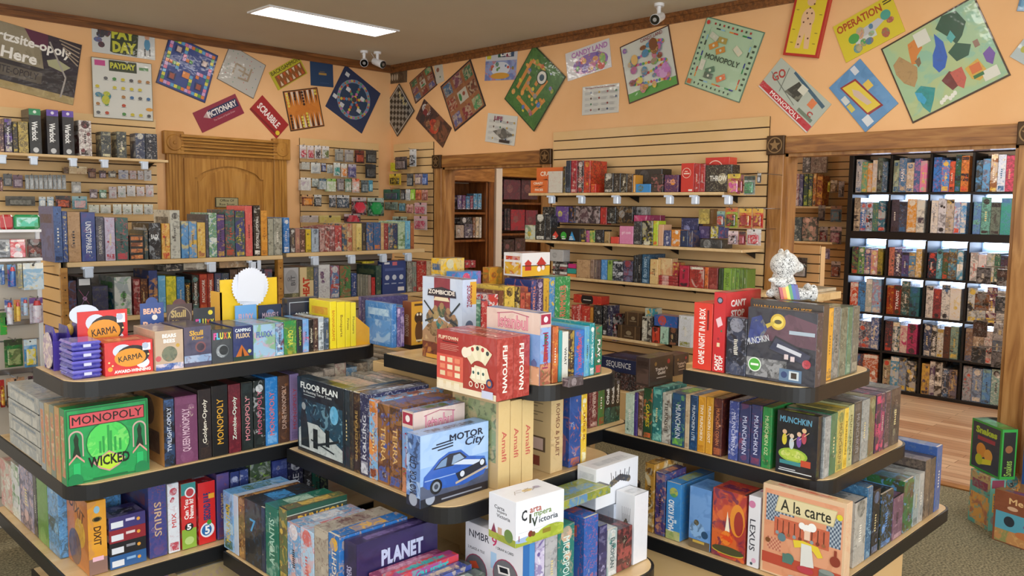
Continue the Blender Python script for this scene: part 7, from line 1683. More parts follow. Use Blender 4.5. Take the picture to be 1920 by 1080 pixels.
def a_lifeb(c):
    c.rect(0, 0, 1, 1, '1e3a1c'); c.rect(.02, .02, .98, .98, ink('3a6a2c', '4a7a38', '2a5420', .6, 10)); C = ['c8843a', 'b8743a']
    for L in ((.15, .3, .15, .8), (.15, .8, .5, .85), (.25, .2, .75, .18), (.75, .18, .85, .5), (.5, .55, .5, .85), (.3, .45, .6, .42), (.62, .42, .68, .75), (.3, .3, .3, .6)): c.line(*L, .07, C[0])
    blobs(c, 15, 34, ['c8843a', 'd89a4a', '3a6ab0', 'c8b83a', '7a9a3a', 'b85a3a', '8a8a8a'], .02, .05); c.ell(.55, .72, .13, '10301c'); c.ell(.55, .72, .11, 'd0d0c8'); c.ell(.55, .72, .06, '2a4a5a')
def a_paper(c, s=1, t=''):
    c.rect(0, 0, 1, 1, 'c8cac4'); R = random.Random(s)
    for i in range(4):
        for j in range(4): x, y = .08+.23*i, .1+.2*j; [c.rect(x, y+.025*q, x+R.uniform(.1, .18), y+.025*q+.008, '9a9ca0') for q in range(4)]; c.ell(x+.17, y+.06, .025, R.choice(['5a4a44', '8a3a3a', '3a4a6a', '4a7a5a', 'b89a4a']), .04, n=8) if R.random() < .8 else 0
    if t: c.text(t, .5, .92, .8, .07, '8a3a54')
def a_lifep(c): a_paper(c, 5); c.text('LIFE', .4, .86, .36, .14, '8a3a5a', bold=.03); c.poly([(.25, .4), (.6, .55), (.95, .35), (.6, .15)], ink('5a5c58', '9a9a94', '3a3c3a', .7, 14)); c.rect(.5, .05, .85, .15, '2c2c2c')
def a_candybox(c): c.rect(0, 0, 1, 1, ink('d4d4d8', 'dcdce0')); c.text('CANDY LAND', .55, .83, .82, .2, 'b07ab8', bold=.04); c.ell(.55, .38, .4, ink('8a6ab0', 'c87aa0', 'd8a86a', .7, 9), .34); blobs(c, 17, 14, ['c87a9a', 'd8b06a', '6a5aa8', '7ab06a', 'c85a5a'], .04, .08, (.2, .08, .92, .66))
def a_candy(c):
    c.rect(0, 0, 1, 1, '4a2c20'); c.rect(.02, .02, .98, .98, 'c8ccc4'); c.rect(.02, .02, .98, .16, ink('5a9a4a', '6aa858')); C = ['b84a4a', 'd8b84a', '4a9a5a', '6a6ab8', 'c86a9a']; p = []
    for i in range(90): t = i/90; p.append((.5+.36*math.cos(t*14), .14+.72*t))
    for i, (x, y) in enumerate(p): c.ell(x, y, .026, C[i % 5], n=6)
    blobs(c, 18, 26, ['c89a4a', 'b86a8a', '6aa05a', '8a5ab0', '7a4a2c', 'd8c84a', '4a8ab0', 'c87a4a'], .03, .075); blobs(c, 19, 4, ['7a4a2c', 'd8b06a'], .06, .09, (.1, .55, .9, .9)); blobs(c, 20, 6, ['b878b8', 'c89ac8'], .05, .08, (.6, .15, .97, .45)); c.text('CANDY LAND', .66, .93, .44, .06, '8a3a4a')
def a_mono(c):
    c.rect(0, 0, 1, 1, '5a7a64'); c.rect(.015, .015, .985, .985, ink('a8c4a4', 'b0cbac')); c.rect(.13, .13, .87, .87, '8aa88a'); c.rect(.135, .135, .865, .865, ink('a8c4a4', 'aecaaa')); S = ['7a4a2c', '2c3a2c', '8ab8d0', 'b84a8a', 'd88a3a', 'c83a2c', 'd8d03a', '2c8a4a', '2c3a8a']
    for i in range(9):
        x = .15+.0775*i
        for q in ((x, .115, x+.07, .135), (x, .865, x+.07, .885)): c.rect(*q, S[i % 9] if i % 3 else 'a8c4a4')
        for q in ((.115, x, .135, x+.07), (.865, x, .885, x+.07)): c.rect(*q, S[(i+4) % 9] if (i+1) % 3 else 'a8c4a4')
        c.rect(x, .05, x+.02, .08, '2c3a30'); c.rect(x+.02, .92, x+.05, .95, '3a4a3a' if i % 2 else 'a83a34'); c.rect(.04, x, .07, x+.03, '3a4a4a'); c.rect(.92, x, .96, x+.03, '3a4a3a')
    c.text('MONOPOLY', .5, .48, .6, .08, '2a3a30', -4 if 0 else 0, bold=.015)
    for x, y, a, k in ((.4, .74, 0, 'a8944a'), (.28, .64, 35, 'c8883a'), (.42, .6, 30, 'c8883a'), (.7, .66, -30, 'd0ccb4'), (.24, .76, -20, 'c0c4b0'), (.36, .3, 30, '5a7a64'), (.36, .22, 0, '5a6a5c'), (.58, .24, 35, 'd8784a'), (.2, .34, 90, 'd0d0c0')):
        t = math.radians(a); u = Vector((math.cos(t), math.sin(t)))*.075; n_ = Vector((-u.y, u.x))*.55; p = Vector((x, y)); c.poly([tuple(p-u-n_), tuple(p+u-n_), tuple(p+u+n_), tuple(p-u+n_)], k); c.ell(x, y, .02, 'c8ccb8', n=8)
    c.rect(.04, .03, .11, .1, 'c86a3a'); c.ell(.07, .93, .03, 'c83a34')
def a_op(c): c.rect(0, 0, 1, 1, 'b0281c'); c.rect(.07, .04, .93, .97, 'd8c02c'); c.ell(.5, .84, .12, ink('d8b088')); c.ell(.5, .91, .12, '3a2a24', .03); c.ell(.5, .58, .19, ink('dcb48c'), .16); c.poly([(.34, .48), (.66, .48), (.7, .12), (.56, .12), (.5, .36), (.44, .12), (.3, .12)], 'dcb48c'); [c.ell(x, y, .025, '5a3024', n=8) for x, y in ((.5, .74), (.44, .66), (.58, .66), (.5, .58), (.4, .52), (.6, .5), (.38, .3), (.62, .28), (.38, .18), (.6, .8))]; [c.rect(x, y, x+.08, y+.008, '4a3a20') for x, y in ((.12, .7), (.8, .64), (.12, .4), (.78, .36), (.14, .2), (.78, .2))]
def a_opbox(c): c.rect(0, 0, 1, 1, 'd0be2c'); c.text('OPERATION', .42, .83, .76, .2, 'a8481c', bold=.03); c.rect(.84, .84, .97, .87, '3a3418'); c.rect(.84, .9, .97, .93, '3a3418'); c.poly([(.18, .35), (.3, .55), (.7, .62), (.78, .5), (.45, .3)], 'b8b8bc'); c.rect(.25, .25, .6, .38, 'c8ccc8'); blobs(c, 22, 14, ['4a9a5a', '8ab08a', 'a85a4a', '4a7a9a', 'c89a7a'], .03, .07, (.08, .1, .95, .7)); c.ell(.25, .45, .09, '4a9a4a', .12); c.ell(.82, .6, .08, '4a9a8a')
def a_risk(c):
    c.rect(0, 0, 1, 1, '3c2818'); c.rect(.015, .02, .985, .98, ink('9ab890', 'b0b87c', '7ab0a0', .6, 3)); G = lambda k, P: c.poly(P, ink(k, k, '3a3a34', .15, 14))
    G('c87c38', [(.26, .88), (.36, .9), (.38, .76), (.3, .7), (.27, .62), (.22, .64), (.24, .78)]); G('a8885a', [(.05, .74), (.14, .8), (.22, .66), (.26, .58), (.22, .46), (.16, .38), (.08, .48), (.04, .62)]); G('7a6448', [(.26, .66), (.32, .68), (.31, .6), (.27, .57)]); G('2c5ab0', [(.4, .5), (.44, .62), (.5, .7), (.53, .84), (.58, .7), (.56, .52), (.5, .42), (.43, .4)]); G('1f4a34', [(.56, .88), (.66, .98), (.8, .95), (.84, .78), (.76, .66), (.68, .6), (.64, .72), (.6, .8)]); G('4aa0a0', [(.62, .72), (.68, .78), (.7, .68), (.64, .64)])
    G('24503c', [(.58, .56), (.68, .62), (.8, .52), (.74, .42), (.62, .42)]); G('6a2c28', [(.42, .3), (.52, .36), (.58, .3), (.54, .16), (.48, .14), (.44, .24)]); G('b8584a', [(.52, .34), (.64, .34), (.64, .2), (.58, .1), (.54, .16)]); G('2a8a8a', [(.14, .32), (.22, .36), (.34, .26), (.28, .14), (.2, .02), (.16, .12)]); G('3a9ac0', [(.14, .32), (.2, .28), (.22, .18), (.18, .14), (.14, .22)]); G('6a4a9a', [(.86, .36), (.94, .4), (.96, .3), (.9, .2), (.86, .26)]); G('c8a040', [(.66, .3), (.8, .34), (.84, .14), (.74, .1), (.68, .16)])
    c.rect(.34, .78, .48, .95, 'd0d0c4'); c.rect(.78, .06, .93, .18, 'd0d0c4'); c.rect(.7, .2, .8, .3, 'c86a34'); c.rect(.7, .14, .8, .18, '2c6a3a'); c.rect(.82, .46, .87, .54, '8a6a5a'); [c.ell(.34+.03*i, .07+.015*(i % 3), .02, 'dcdcd0', .03, n=6) for i in range(6)]
def a_monobox(c): c.rect(0, 0, 1, 1, ink('b0b8ac', 'a8b0a4')); c.rect(0, .04, 1, .22, 'b82834'); c.rect(0, 0, 1, .04, 'd8d0cc'); c.text('MONOPOLY', .5, .13, .84, .12, 'f0ece8', bold=.02); c.text('GO', .14, .62, .2, .26, 'a83a34', 60, bold=.03); c.text('C', .86, .42, .08, .16, 'a83a34', bold=.05); c.line(.3, .98, .95, .8, .05, '3a5a70'); c.poly([(.36, .4), (.62, .44), (.6, .8), (.44, .86)], ink('3a3a34', '8a8a7a', '5a5c50', .6, 14)); c.rect(.5, .66, .62, .88, 'd0d0c0'); c.rect(.74, .55, .84, .78, 'd87a4a'); c.rect(.68, .26, .95, .36, '6a7a68'); c.line(.2, .95, .3, .3, .01, '6a7068'); c.line(.02, .55, .6, .3, .01, '6a7068')
def a_opback(c): c.rect(0, 0, 1, 1, ink('5a8ab8', '6a9ac8', '4a7aa8', .5, 4)); c.poly([(.14, .2), (.2, .62), (.86, .72), (.82, .3)], '8a2c34'); c.poly([(.17, .24), (.23, .58), (.82, .68), (.78, .33)], 'd8c040'); c.poly([(.3, .4), (.4, .5), (.7, .56), (.68, .44), (.4, .34)], 'c8b0a0'); c.rect(.36, .66, .5, .84, 'd8b850'); c.rect(.02, .66, .16, .8, 'c8ccd4'); c.rect(.8, .12, .96, .32, 'd0d4d8'); c.rect(.3, .04, .44, .18, 'c8ccc8'); c.rect(.46, .04, .6, .16, 'c8b850')
for ax, q, col, dr, nm, lb in (
 ('Y', [(-75, 18), (153, 83), (137, 199), (-88, 140)], '3a3430', a_quartz, 'poster', 'dark poster with white serif lettering at the far left of the wall'),
 ('Y', [(172, 41), (291, 60), (289, 113), (172, 97)], 'c8cccc', a_payday, 'box_cover', 'white lid with tall yellow-green PAY DAY lettering'),
 ('Y', [(171, 106), (284, 120), (287, 228), (174, 220)], '8a7a5a', a_payday2, 'game_board', 'white calendar-like board lettered PAYDAY below its lid'),
 ('Y', [(319, 62), (409, 105), (384, 193), (291, 155)], '1c2450', a_blue, 'game_board', 'tilted blue board with coloured squares round its edge'),
 ('Y', [(431, 83), (498, 122), (475, 186), (406, 147)], '6a5a4a', a_scrab, 'game_board', 'tilted pale grey letter-tile board with tan word rows'),
 ('Y', [(360, 212), (440, 176), (458, 212), (380, 249)], '8a1f3c', a_pict, 'box_cover', 'crimson lid lettered PICTIONARY, tilted upward to the right'),
 ('Y', [(490, 175), (541, 236), (518, 258), (469, 208)], 'a01f24', a_scr, 'box_cover', 'red lid lettered SCRABBLE, hung steeply downward'),
 ('Y', [(502, 136), (560, 105), (575, 137), (523, 170)], 'b8b02c', a_bgbox, 'box_cover', 'yellow lid lettered BACKGAMMON'),
 ('Y', [(529, 171), (594, 164), (608, 236), (545, 247)], '4a2c18', a_bg, 'game_board', 'brown board with long points and round counters'),
 ('Y', [(581, 109), (624, 114), (624, 164), (582, 160)], '1a3c62', a_folder, 'box_cover', 'plain dark blue square lid with small gold writing marks'),
 ('Y', [(646, 121), (713, 175), (678, 251), (611, 200)], '1f3054', a_wheel, 'game_board', 'tilted dark blue board with a six-spoked coloured wheel'),
 ('X', [(720, 122), (764, 116), (763, 154), (720, 159)], '3a3028', a_photo, 'box_cover', 'small brown lid with a photo of pale chess pieces'),
 ('X', [(749, 157), (778, 208), (745, 256), (718, 205)], '3a3430', a_chess, 'game_board', 'black and grey chequered board hung as a diamond'),
 ('X', [(768, 156), (808, 119), (821, 159), (780, 194)], '2a1e24', a_clue, 'game_board', 'small dark folded board with coloured rooms beside a white card'),
 ('X', [(811, 118), (827, 113), (835, 150), (822, 158)], 'c8c4b8', lambda c: (c.rect(0, 0, 1, 1, 'c0bcb0'), c.ell(.4, .6, .18, '8a5a4a'), c.ell(.6, .25, .08, '5a7a5a')), 'game_card', 'narrow white card with red spots near the corner'),
 ('X', [(796, 186), (848, 240), (830, 277), (780, 222)], '2a1c1c', a_cluebox, 'box_cover', 'dark lid with painted figures and a white oval lettered CLUE'),
 ('X', [(883, 112), (912, 199), (853, 246), (826, 161)], '2a1e24', a_clue, 'game_board', 'large tilted orange-brown mansion board with coloured rooms'),
 ('X', [(911, 94), (970, 88), (969, 150), (911, 151)], 'c0c4cc', a_life, 'box_cover', 'square colourful lid lettered LIFE'),
 ('X', [(1000, 82), (1061, 143), (1002, 248), (948, 187)], '1e3a1c', a_lifeb, 'game_board', 'green and orange winding-road board hung as a diamond'),
 ('X', [(916, 212), (970, 218), (966, 274), (910, 265)], 'c8cac4', a_lifep, 'rule_sheet', 'black and white rule sheet below the green road board'),
 ('X', [(1060, 101), (1142, 72), (1148, 125), (1066, 153)], 'c8c8cc', a_candybox, 'box_cover', 'pale lid lettered CANDY LAND in lilac'),
 ('X', [(1093, 164), (1161, 155), (1161, 211), (1092, 216)], 'c8cac4', lambda c: a_paper(c, 8, 'The Legend of the Lost Candy Castle'), 'rule_sheet', 'white sheet of small figures below the CANDY LAND lid'),
 ('X', [(1162, 89), (1253, 47), (1275, 158), (1181, 195)], '4a2c20', a_candy, 'game_board', 'white board with a winding path of sweets'),
 ('X', [(1327, 31), (1436, 61), (1386, 193), (1284, 157)], '5a7a64', a_mono, 'game_board', 'pale green square board lettered MONOPOLY across its middle'),
 ('X', [(1496, -18), (1562, -14), (1538, 109), (1474, 105)], 'b0281c', a_op, 'game_board', 'tall yellow board with red frame and a pale figure'),
 ('X', [(1559, 50), (1670, -8), (1699, 55), (1590, 119)], 'd0be2c', a_opbox, 'box_cover', 'yellow lid lettered OPERATION'),
 ('X', [(1649, 92), (1825, -5), (1898, 138), (1715, 232)], '3c2818', a_risk, 'game_board', 'largest tilted board, a coloured world map'),
 ('X', [(1464, 110), (1561, 194), (1511, 251), (1424, 160)], 'b0b8ac', a_monobox, 'box_cover', 'grey-green lid with a red MONOPOLY band along its lower edge'),
 ('X', [(1614, 110), (1685, 195), (1623, 247), (1554, 165)], '5a8ab8', a_opback, 'game_board', 'tilted blue board with a yellow and red panel'),
 ('X', [(1911, -12), (1960, -14), (1955, 24), (1911, 20)], '4a7aa0', lambda c: c.rect(.1, .1, .9, .9, '5a94b8'), 'box_cover', 'blue lid cut off at the upper right edge of the view'),
 ('X', [(1915, 72), (1965, 95), (1945, 138), (1899, 107)], 'a8b4b8', lambda c: (c.rect(0, 0, 1, 1, 'a8b4b4'), c.ell(.25, .6, .12, 'a8a43a')), 'game_board', 'pale board cut off at the right edge of the view')):
    board(ax, q, col, dr, nm, lb, off=.008 if 'diamond' in lb else (.022 if 'lettered PAYDAY' in lb else 0), cat='game board' if nm == 'game_board' else 'game box cover' if nm == 'box_cover' else nm.replace('_', ' '), t=.03 if lb.startswith('tall yellow') else .006)
# ------------------------------------------------------------------ hanging packs with peg hooks
def pack(face, plane, L, Rr, T, B, c, c2, label, style='card', back=.07, wallpl=None, hook=True, c3='d8d8d8'):
    p0 = hit(L, (T+B)/2, face, plane); p1 = hit(Rr, (T+B)/2, face, plane); pt = hit((L+Rr)/2, T, face, plane); pb = hit((L+Rr)/2, B, face, plane)
    w = abs(p1[0]-p0[0]) if face == 'Y' else abs(p1[1]-p0[1]); w -= .001; h = pt[2]-pb[2]; rz = 0 if face == 'Y' else -math.pi/2
    c0 = ((p0[0]+p1[0])/2, (p0[1]+p1[1])/2, pb[2])
    r = empty('hanging_pack', c0, label, 'hanging pack', 'hanging packs on hooks', rz)
    b = MB(); b.box(-w/2, w/2, 0, .0016, 0, h, ink(c, c2, c3, .45, 22)); cv = CV(b, (-w/2, -.0002, 0), (1, 0, 0), (0, 0, 1), w, h); cv.rect(.0, .78, 1, 1, ink(c2, c, c3, .3, 20)); cv.ell(.5, .92, .07, '2a2a2c', n=8)
    b.build('card', 'print', r)
    if style == 'card': b = MB(); b.box(-w*.36, w*.36, -.016, -.001, h*.08, h*.66, ink(c3, c2, c, .6, 26, .2), 0, .004); b.build('contents', 'print', r)
    elif style == 'clear':
        b = MB(); b.box(-w*.4, w*.4, -.02, -.001, h*.06, h*.7, None, 0, .005); b.build('blister', 'clear', r)
        b = MB(); b.ellipsoid((0, -.009, h*.35), (w*.26, .007, h*.2), ink(c3, c2, c, .6, 30)); b.build('contents', 'print', r, smooth=True)
    elif style == 'bottle':
        b = MB(); b.cyl((0, -.018, h*.06), (0, -.018, h*.72), w*.36, n=16, ink=ink(c, c2, c3, .3, 20, .2)); b.build('bottle', 'print', r, smooth=False)
        b = MB(); b.cyl((0, -.018, h*.725), (0, -.018, h*.9), w*.3, w*.2, n=16, ink=ink(c3)); b.build('cap', 'print', r)
    elif style == 'box': b = MB(); b.box(-w/2, w/2, .0018, .045, 0, h*.86, ink(c, c2, c3, .5, 14), 0, .0015); b.build('carton', 'print', r)
    elif style == 'dice': 
        b = MB(); n = 6; P = [(w*.34*math.cos(math.radians(60*i)), h*.42+w*.34*math.sin(math.radians(60*i))) for i in range(6)]; b.poly_prism(P, -.03, -.001, ink(c3, c2, c3, .2, 10, .2), 0, 'Y'); b.build('dice_case', 'print', r)
    return r
def hooks(face, plane, wallpl, pts, where):
    for i, (x, y) in enumerate(pts):
        p = hit(x, y, face, plane); r = MB(); d = (wallpl-plane)
        if face == 'Y': r.cyl((0, d, 0), (0, -.02, 0), .0025, n=6); r.cyl((0, -.02, 0), (0, -.024, .012), .0025, n=6)
        else: r.cyl((d, 0, 0), (-.02, 0, 0), .0025, n=6); r.cyl((-.02, 0, 0), (-.024, 0, .012), .0025, n=6)
        o = r.build('peg_hook', 'metal', None, tuple(p)); tag(o, f"steel peg hook, {ORD[i]} from the left, {where}", 'peg hook', 'steel peg hooks')
def packs(face, plane, s, where, style='card'):
    for ln in s.strip().splitlines():
        a, lb = ln.split('|')[:2]; q = a.split(); L, Rr, T, B = map(float, q[:4]); st = q[7] if len(q) > 7 else style
        pack(face, plane, L, Rr, T, B, q[4], q[5], lb.strip()+', '+where, st, c3=q[6])
W1 = 'left wall slatwall'
packs('Y', 6.88, '''
0 5 332 358 6a2430 3a2a30 c8a0a0|dark red pack at the very left
6 23 326 349 3a4044 5a6064 8a8a8c|dark grey pack, upper row
24 43 328 352 5a3a50 7a5a70 9a8a9a|mauve pack, upper row
129 163 312 326 c8b088 e0d0a8 8a2c24 box|cream card box with a red emblem
120.5 128 313 325 4a3420 6a4a2c c8a878 box|tiny brown box left of cream one
165 180 316 334 3a2428 6a3a34 8a6a5a|dark maroon pack, upper row
186 199 320 334 4a3a4a 2c2430 b8a8b8|dark purple pack, upper row
203 218 321 333 2c1e22 8a8a80 c8c8c0|black pack with pale centre, upper row
222 241 319 336 a8a8b0 c8c8d0 3a5a9a clear|clear pack with blue contents, upper row
243 256 320 336 b8a8a8 d0c0c4 a83a4a clear|clear pack with red contents, upper row
258 269 320 337 c0c0c4 d8d8dc 8a4a5a clear|clear pack with plum contents, upper row
270 284 319 339 c8c8c8 d8d8d8 5a4a4a clear|clear pack with dark contents, upper row
134 152 341 362 8a8a84 a8a8a0 d0d0c8 clear|grey pack with silver piece, middle row
168 183 355 372 4a4048 6a5a60 c8c0c8|dark pack with pale foot, middle row
186 200 356 372 2c5a44 6a9a84 d0e0d8|green pack, middle row
204 219 350 372 a8a0a4 c8c0c4 8a3a4a clear|clear pack with red bits, middle row
221 236 349 370 c8c8c8 d8d8d8 4a7a6a clear|clear pack with green bits, middle row
238 254 348 368 c8c8c8 dcdcdc 8a8a8c clear|clear pack with grey bits, middle row
256 271 350 368 c4b8b8 d8d0d0 a86a6a clear|clear pack with rosy bits, middle row
273 288 347 369 b8b0b0 d0c8c8 b83044 clear|clear pack with crimson foot, middle row
10 66 368 386 3a3830 4a4840 6a6a60|wide dark olive pack, lower row
73 86 369 388 4a8ab0 c8d0d4 e0e4e4|blue and white pack, lower row, left
88 101 369 388 5a94b8 c8d0d4 e0e4e4|blue and white pack, lower row, right
104 133 367 390 16181c 2a2c30 c85a3a|black pack with orange glow, lower row
135 163.5 368 392 4a8a98 8ab0b8 c8a0a4|teal pack with pink lower half
166 186 384 400 b8c0b0 d0d4c8 8a9a84 clear|pale pack with green tint, first of low row
188 208 384 400 c0c4b8 d4d8cc 9aa894 clear|pale pack, second of low row
212 228 383 402 d0d4cc e0e4dc 5a8a6a clear|pale pack with green label, third of low row
230 247 383 402 ccd0c8 e0e4dc 5a7a5a clear|pale pack, fourth of low row
249 268 383 402 d0d4cc e0e4dc 6a8a6a clear|pale pack, fifth of low row
270 287 383 402 c8ccc4 dce0d8 3a4a3a clear|pale pack, last of low row
''', W1)
for i in range(9):
    L = 47+8.6*i; pack('Y', 6.88-.012*(i % 2), L, L+7.8, 328, 355, 'a8b0b4', '6a7478', f"silver-grey thin pack, {ORD[i]} of nine alike, left wall slatwall", 'clear', c3='c8d0d4')
hooks('Y', 6.88, YL-.019, [(14, 328), (33, 330), (58, 329), (92, 329), (172, 318), (192, 321), (211, 322), (232, 321), (277, 321)], 'upper row on left wall slatwall')
packs('Y', 6.88, '''
562 574.5 272 297 c8c4c4 d8d4d4 a83048|white pack with red picture, first in top row
576 588.5 273 298 c8c4c4 d8d4d4 b03a4c|white pack with red picture, second in top row
590 602.5 273 298 ccc8c8 dcd8d8 3a3034|white pack with black picture, third in top row
604 617 274 297 ccc8c8 dcd8d8 5a6a3a|white pack with olive picture, fourth in top row
628 644 280 303 7a7c78 a0a29c 8a8a84|grey pack, left one, top row
646 663 281 304 8a8484 a8a4a4 9a9a94|grey pack, right one, top row
665 683 282 306 1c1a1c 6a2c28 a84a3a|black pack with red picture, top row
686 706 282 306 18181a 3a3c3c 5a5c5a|black pack, last in top row
566 581 304 318 a8aaa4 c0c2bc 6a6c68 box|pale grey carton, second row
583 601 305 325 c0c4c0 d0d4d0 9aa0a4|white pack, second row
602.5 611 306 322 1e2c54 b8bcc8 3a4a8a|navy pack with white, second row
613 624 309 325 a8aca8 c4c8c4 8a9090|pale pack, second row
625.5 638 305 330 c8ccc8 d8dcd8 3a8a84|white pack with teal top, second row
639.5 651 307 332 c8c8c0 d8d8d0 d8843a|white pack with orange label, second row
653 668 308 333 6a5a8a b8b4c4 4a4a7a|purple and white pack, second row
685 705 308 334 16181a 2a2c2e 4a4c4e|black pack at right, second row
564 583 333 357 c4c4c0 d8d8d4 8a4a8a box|white carton with purple band, third row
585 597 335 350 a8b0ac c0c8c4 7a8a88|pale green-grey pack, third row
599 611.5 335 355 b8c0c0 2c5a74 5a8aa0 box|white carton with blue band, third row
613 630 335 359 d0d4cc 7ab03a a8c870 box|white carton with lime band, third row
632 645 335 358 6a6468 8a8488 a8a4a4|mauve grey pack, third row
647 659 335 360 a8b0a4 3a7a5a c8ccc4|white and green pack, third row
660.5 674 335 361 c8ccc8 d86a44 e0e0dc|white pack with orange band, third row
677 690 338 361 3a4448 5a686c 8a9498|slate pack, third row
691 699 338 359 2c7a9a 4a94b0 8ac0d0|cyan pack, third row
566 587 365 386 5a2c2c c8a070 d88a3a|red and orange picture pack, fourth row
589 603 365 387 1c1c1e c8c8c4 8a8a88|black and white pack, fourth row
617 630 366 389 2c3034 c8c8cc 5a6068|dark pack with white corner, fourth row
631.5 655 366 390 2a3440 c8ccd0 4a5a6a|slate pack with white corner, fourth row
659 687 370 403 2a1c20 b8b4b4 c8243c dice|pack with crimson round case, fourth row
689 720 371 405 1c3a2c b8c4bc 1e9a4c dice|pack with bright green round case, fourth row
567 597 404 417 a8a09c c0b8b4 8a7a9a box|grey-lilac long carton, lowest row
599 639 404 418 b8a858 c8bc78 9a7a8a box|yellowish long carton, lowest row
645 676 401 424 3a2028 b8b0b0 b82c40 dice|pack with red round case, lowest row
''', 'left of the corner')
hooks('Y', 6.88, YL-.019, [(568, 272), (596, 273), (636, 280), (674, 282), (696, 282), (592, 304), (645, 306), (695, 308), (606, 335), (666, 335), (640, 366)], 'slatwall left of corner')
packs('X', 5.07, '''
768 780.5 280 312 c8ccd0 d8dce0 2a2c30|tall white pack, top row
732 739.5 305 321 c0b828 d0c840 8a8420 box|yellow carton, top row
741 763 294 318 2c2a2c 5a4a48 8a7a78|dark picture pack, top row
730 752 326 347 c8a830 d8bc48 2c2418|yellow pack with black writing, second row
763 775 326 349 1e2022 5a5c5c 8a8a88|black pack, second row
778 791 326 346 6a5a70 a898a0 c8b8a8|mauve pack, second row
792 802 326 347 2c4c8a 4a6aa8 8a9ac8|blue pack, second row
719 750 355 375 1c5a48 2a6a5a 3a3a5a|dark green pack, third row
752 760 356 375 2c2a30 4a484e 8a8a8c|narrow black pack, third row
761 769 355 376 c8ccd0 d8dce0 a0a4a8|narrow white pack, third row
770 778 355 375 8ac034 a0d04c c8e08a|lime green pack, third row
780 790 356 375 c8683c d88454 8a3a2c|orange pack, third row
791 802 356 376 a86a5c c8948a 6a3a34|rosy pack, third row
721 746 379 394 6a7a70 8a9a90 4a5a54|grey-green pack, fourth row
748 760 381 396 5a7a84 7a9aa4 3a6a8a|blue-grey pack, fourth row
762 775 383 400 c8948a d8b0a4 8a4a44|pink and grey pack, fourth row
777 800 380 402 b8b0b0 c8a0a8 a8445c|white pack with wine picture, fourth row
736 763 406 418 8a9a90 a8b8ac 2c3a34|pale green carton, lowest row
776 801 405 431 b8b0b0 c8a4ac a84860|white pack with pink picture, lowest row
''', 'right of the corner')
hooks('X', 5.07, XR-.019, [(740, 322), (770, 279), (796, 325), (735, 353), (790, 355), (788, 380)], 'narrow slatwall right of corner')
packs('X', 4.86, '''
1364 1388 326 364 8a2c34 d8c83a c85a9a|red and yellow picture pack, left, top shelf height
1389 1393.5 328 362 5a2c34 8a4a5a b83a4a|narrow maroon pack, top shelf height
1395 1416 330 365 a8aca8 2a3430 3a8a5a|white and black pack with a green dot
1420 1427 325 343 3a3c40 c8c8c8 8a8a8c|narrow dark pack near the opening post
1344 1359 396 424 4a6a8a 8ab0a0 b84a3a|blue and green picture pack, second height
1360 1383 389 427 9ab83a c83a34 2c2c24|lime and red pack, second height
1386 1409 391 427 b82c28 d8b840 8a1c1c|red and yellow pack, left of two, second height
1411 1431 391 427 c0302c d8b840 8a1c1c|red and yellow pack, right of two, second height
1365 1384 433 458 c8a8b0 e0ccd0 2c2024|pink and white pack, third height
1385 1398 434 459 8a2c34 3a2c30 a84a54|dark red pack, third height
1400 1427 430 460 c8c8c8 d8d8d8 b82c3c|white pack with red stripe, third height
''', 'right end of wide slatwall')
hooks('X', 4.86, XR-.019, [(1376, 326), (1424, 325), (1371, 389), (1398, 391), (1420, 391), (1412, 430)], 'right end of wide slatwall')
packs('X', 8.3, '''
1552 1556 341 360 c8b830 d8c848 8a8020|narrow yellow pack
1557 1570 338 361 5a4030 c8b8a0 8a6a4a|brown and cream pack
1572 1583 340 370 6a6468 a8a0a4 4a4448|grey pack beside the bookcase
1534 1547 385 413 3a2c2a 8a7a70 5a4a44|dark pack, left, second row
1557 1578 386 416 2a4a5c 8a5a3a 4a6a7a|blue and brown pack, second row
1536 1552 425 455 5a5450 c8b8b0 8a3a3a|grey pack with red foot, third row
1556 1578 425 458 4a4448 c8a8a8 8a4a5a|mauve pack, third row
1538 1556 466 486 6a5a80 a89ab8 c8c0d0|lilac pack, fourth row
1558 1576 490 520 5a4a4c b8a8a0 8a4a3a|brown-grey pack, lowest row
''', 'back room slatwall')
hooks('X', 8.3, 8.58, [(1554, 342), (1563, 339), (1577, 341), (1540, 386), (1567, 387), (1544, 426), (1567, 426), (1547, 467), (1567, 491)], 'back room slatwall')
hooks('X', 6.46, 6.505, [(1501, 484)], 'slatted display end')
pack('X', 6.46, 1489, 1513, 483, 520, '2a2a2e', '4a4a4e', 'black pack hanging on the slatted display end behind the plush bear', 'clear', c3='6a7a6a')
# rack at the far left edge
RK = 'on the grey rack at far left'
for L, Rr, T, B, c, c2, lb, sty in ((25, 74.5, 390, 412, '1c8a44', '4ac0a0', 'green metal tin with shiny window', 0), (0, 24, 387, 412, 'b82a30', 'd8c8b8', 'red tin with cream stripe', 0)):
    p0 = hit(L, 400, 'Y', 4.40); p1 = hit(Rr, 400, 'Y', 4.40); zz = 1.5555; b = MB(); w = p1[0]-p0[0]; b.box(-w/2, w/2, -.03, .03, 0, .068, ink(c, c2, 'd8e8e0', .15, 10, .12), 0, .009); cv = CV(b, (-w/2, -.0302, 0), (1, 0, 0), (0, 0, 1), w, .068); cv.rect(.1, .2, .9, .8, ink(c2, 'd0f0f0', c, .6, 10, .1) if c2 != 'd8c8b8' else 'b82a30'); cv.line(.4, 0, .2, 1, .05, c2) if c2 == 'd8c8b8' else 0
    o = b.build('tin_box', 'print', None, ((p0[0]+p1[0])/2, 4.425, zz)); tag(o, lb+' '+RK, 'tin')
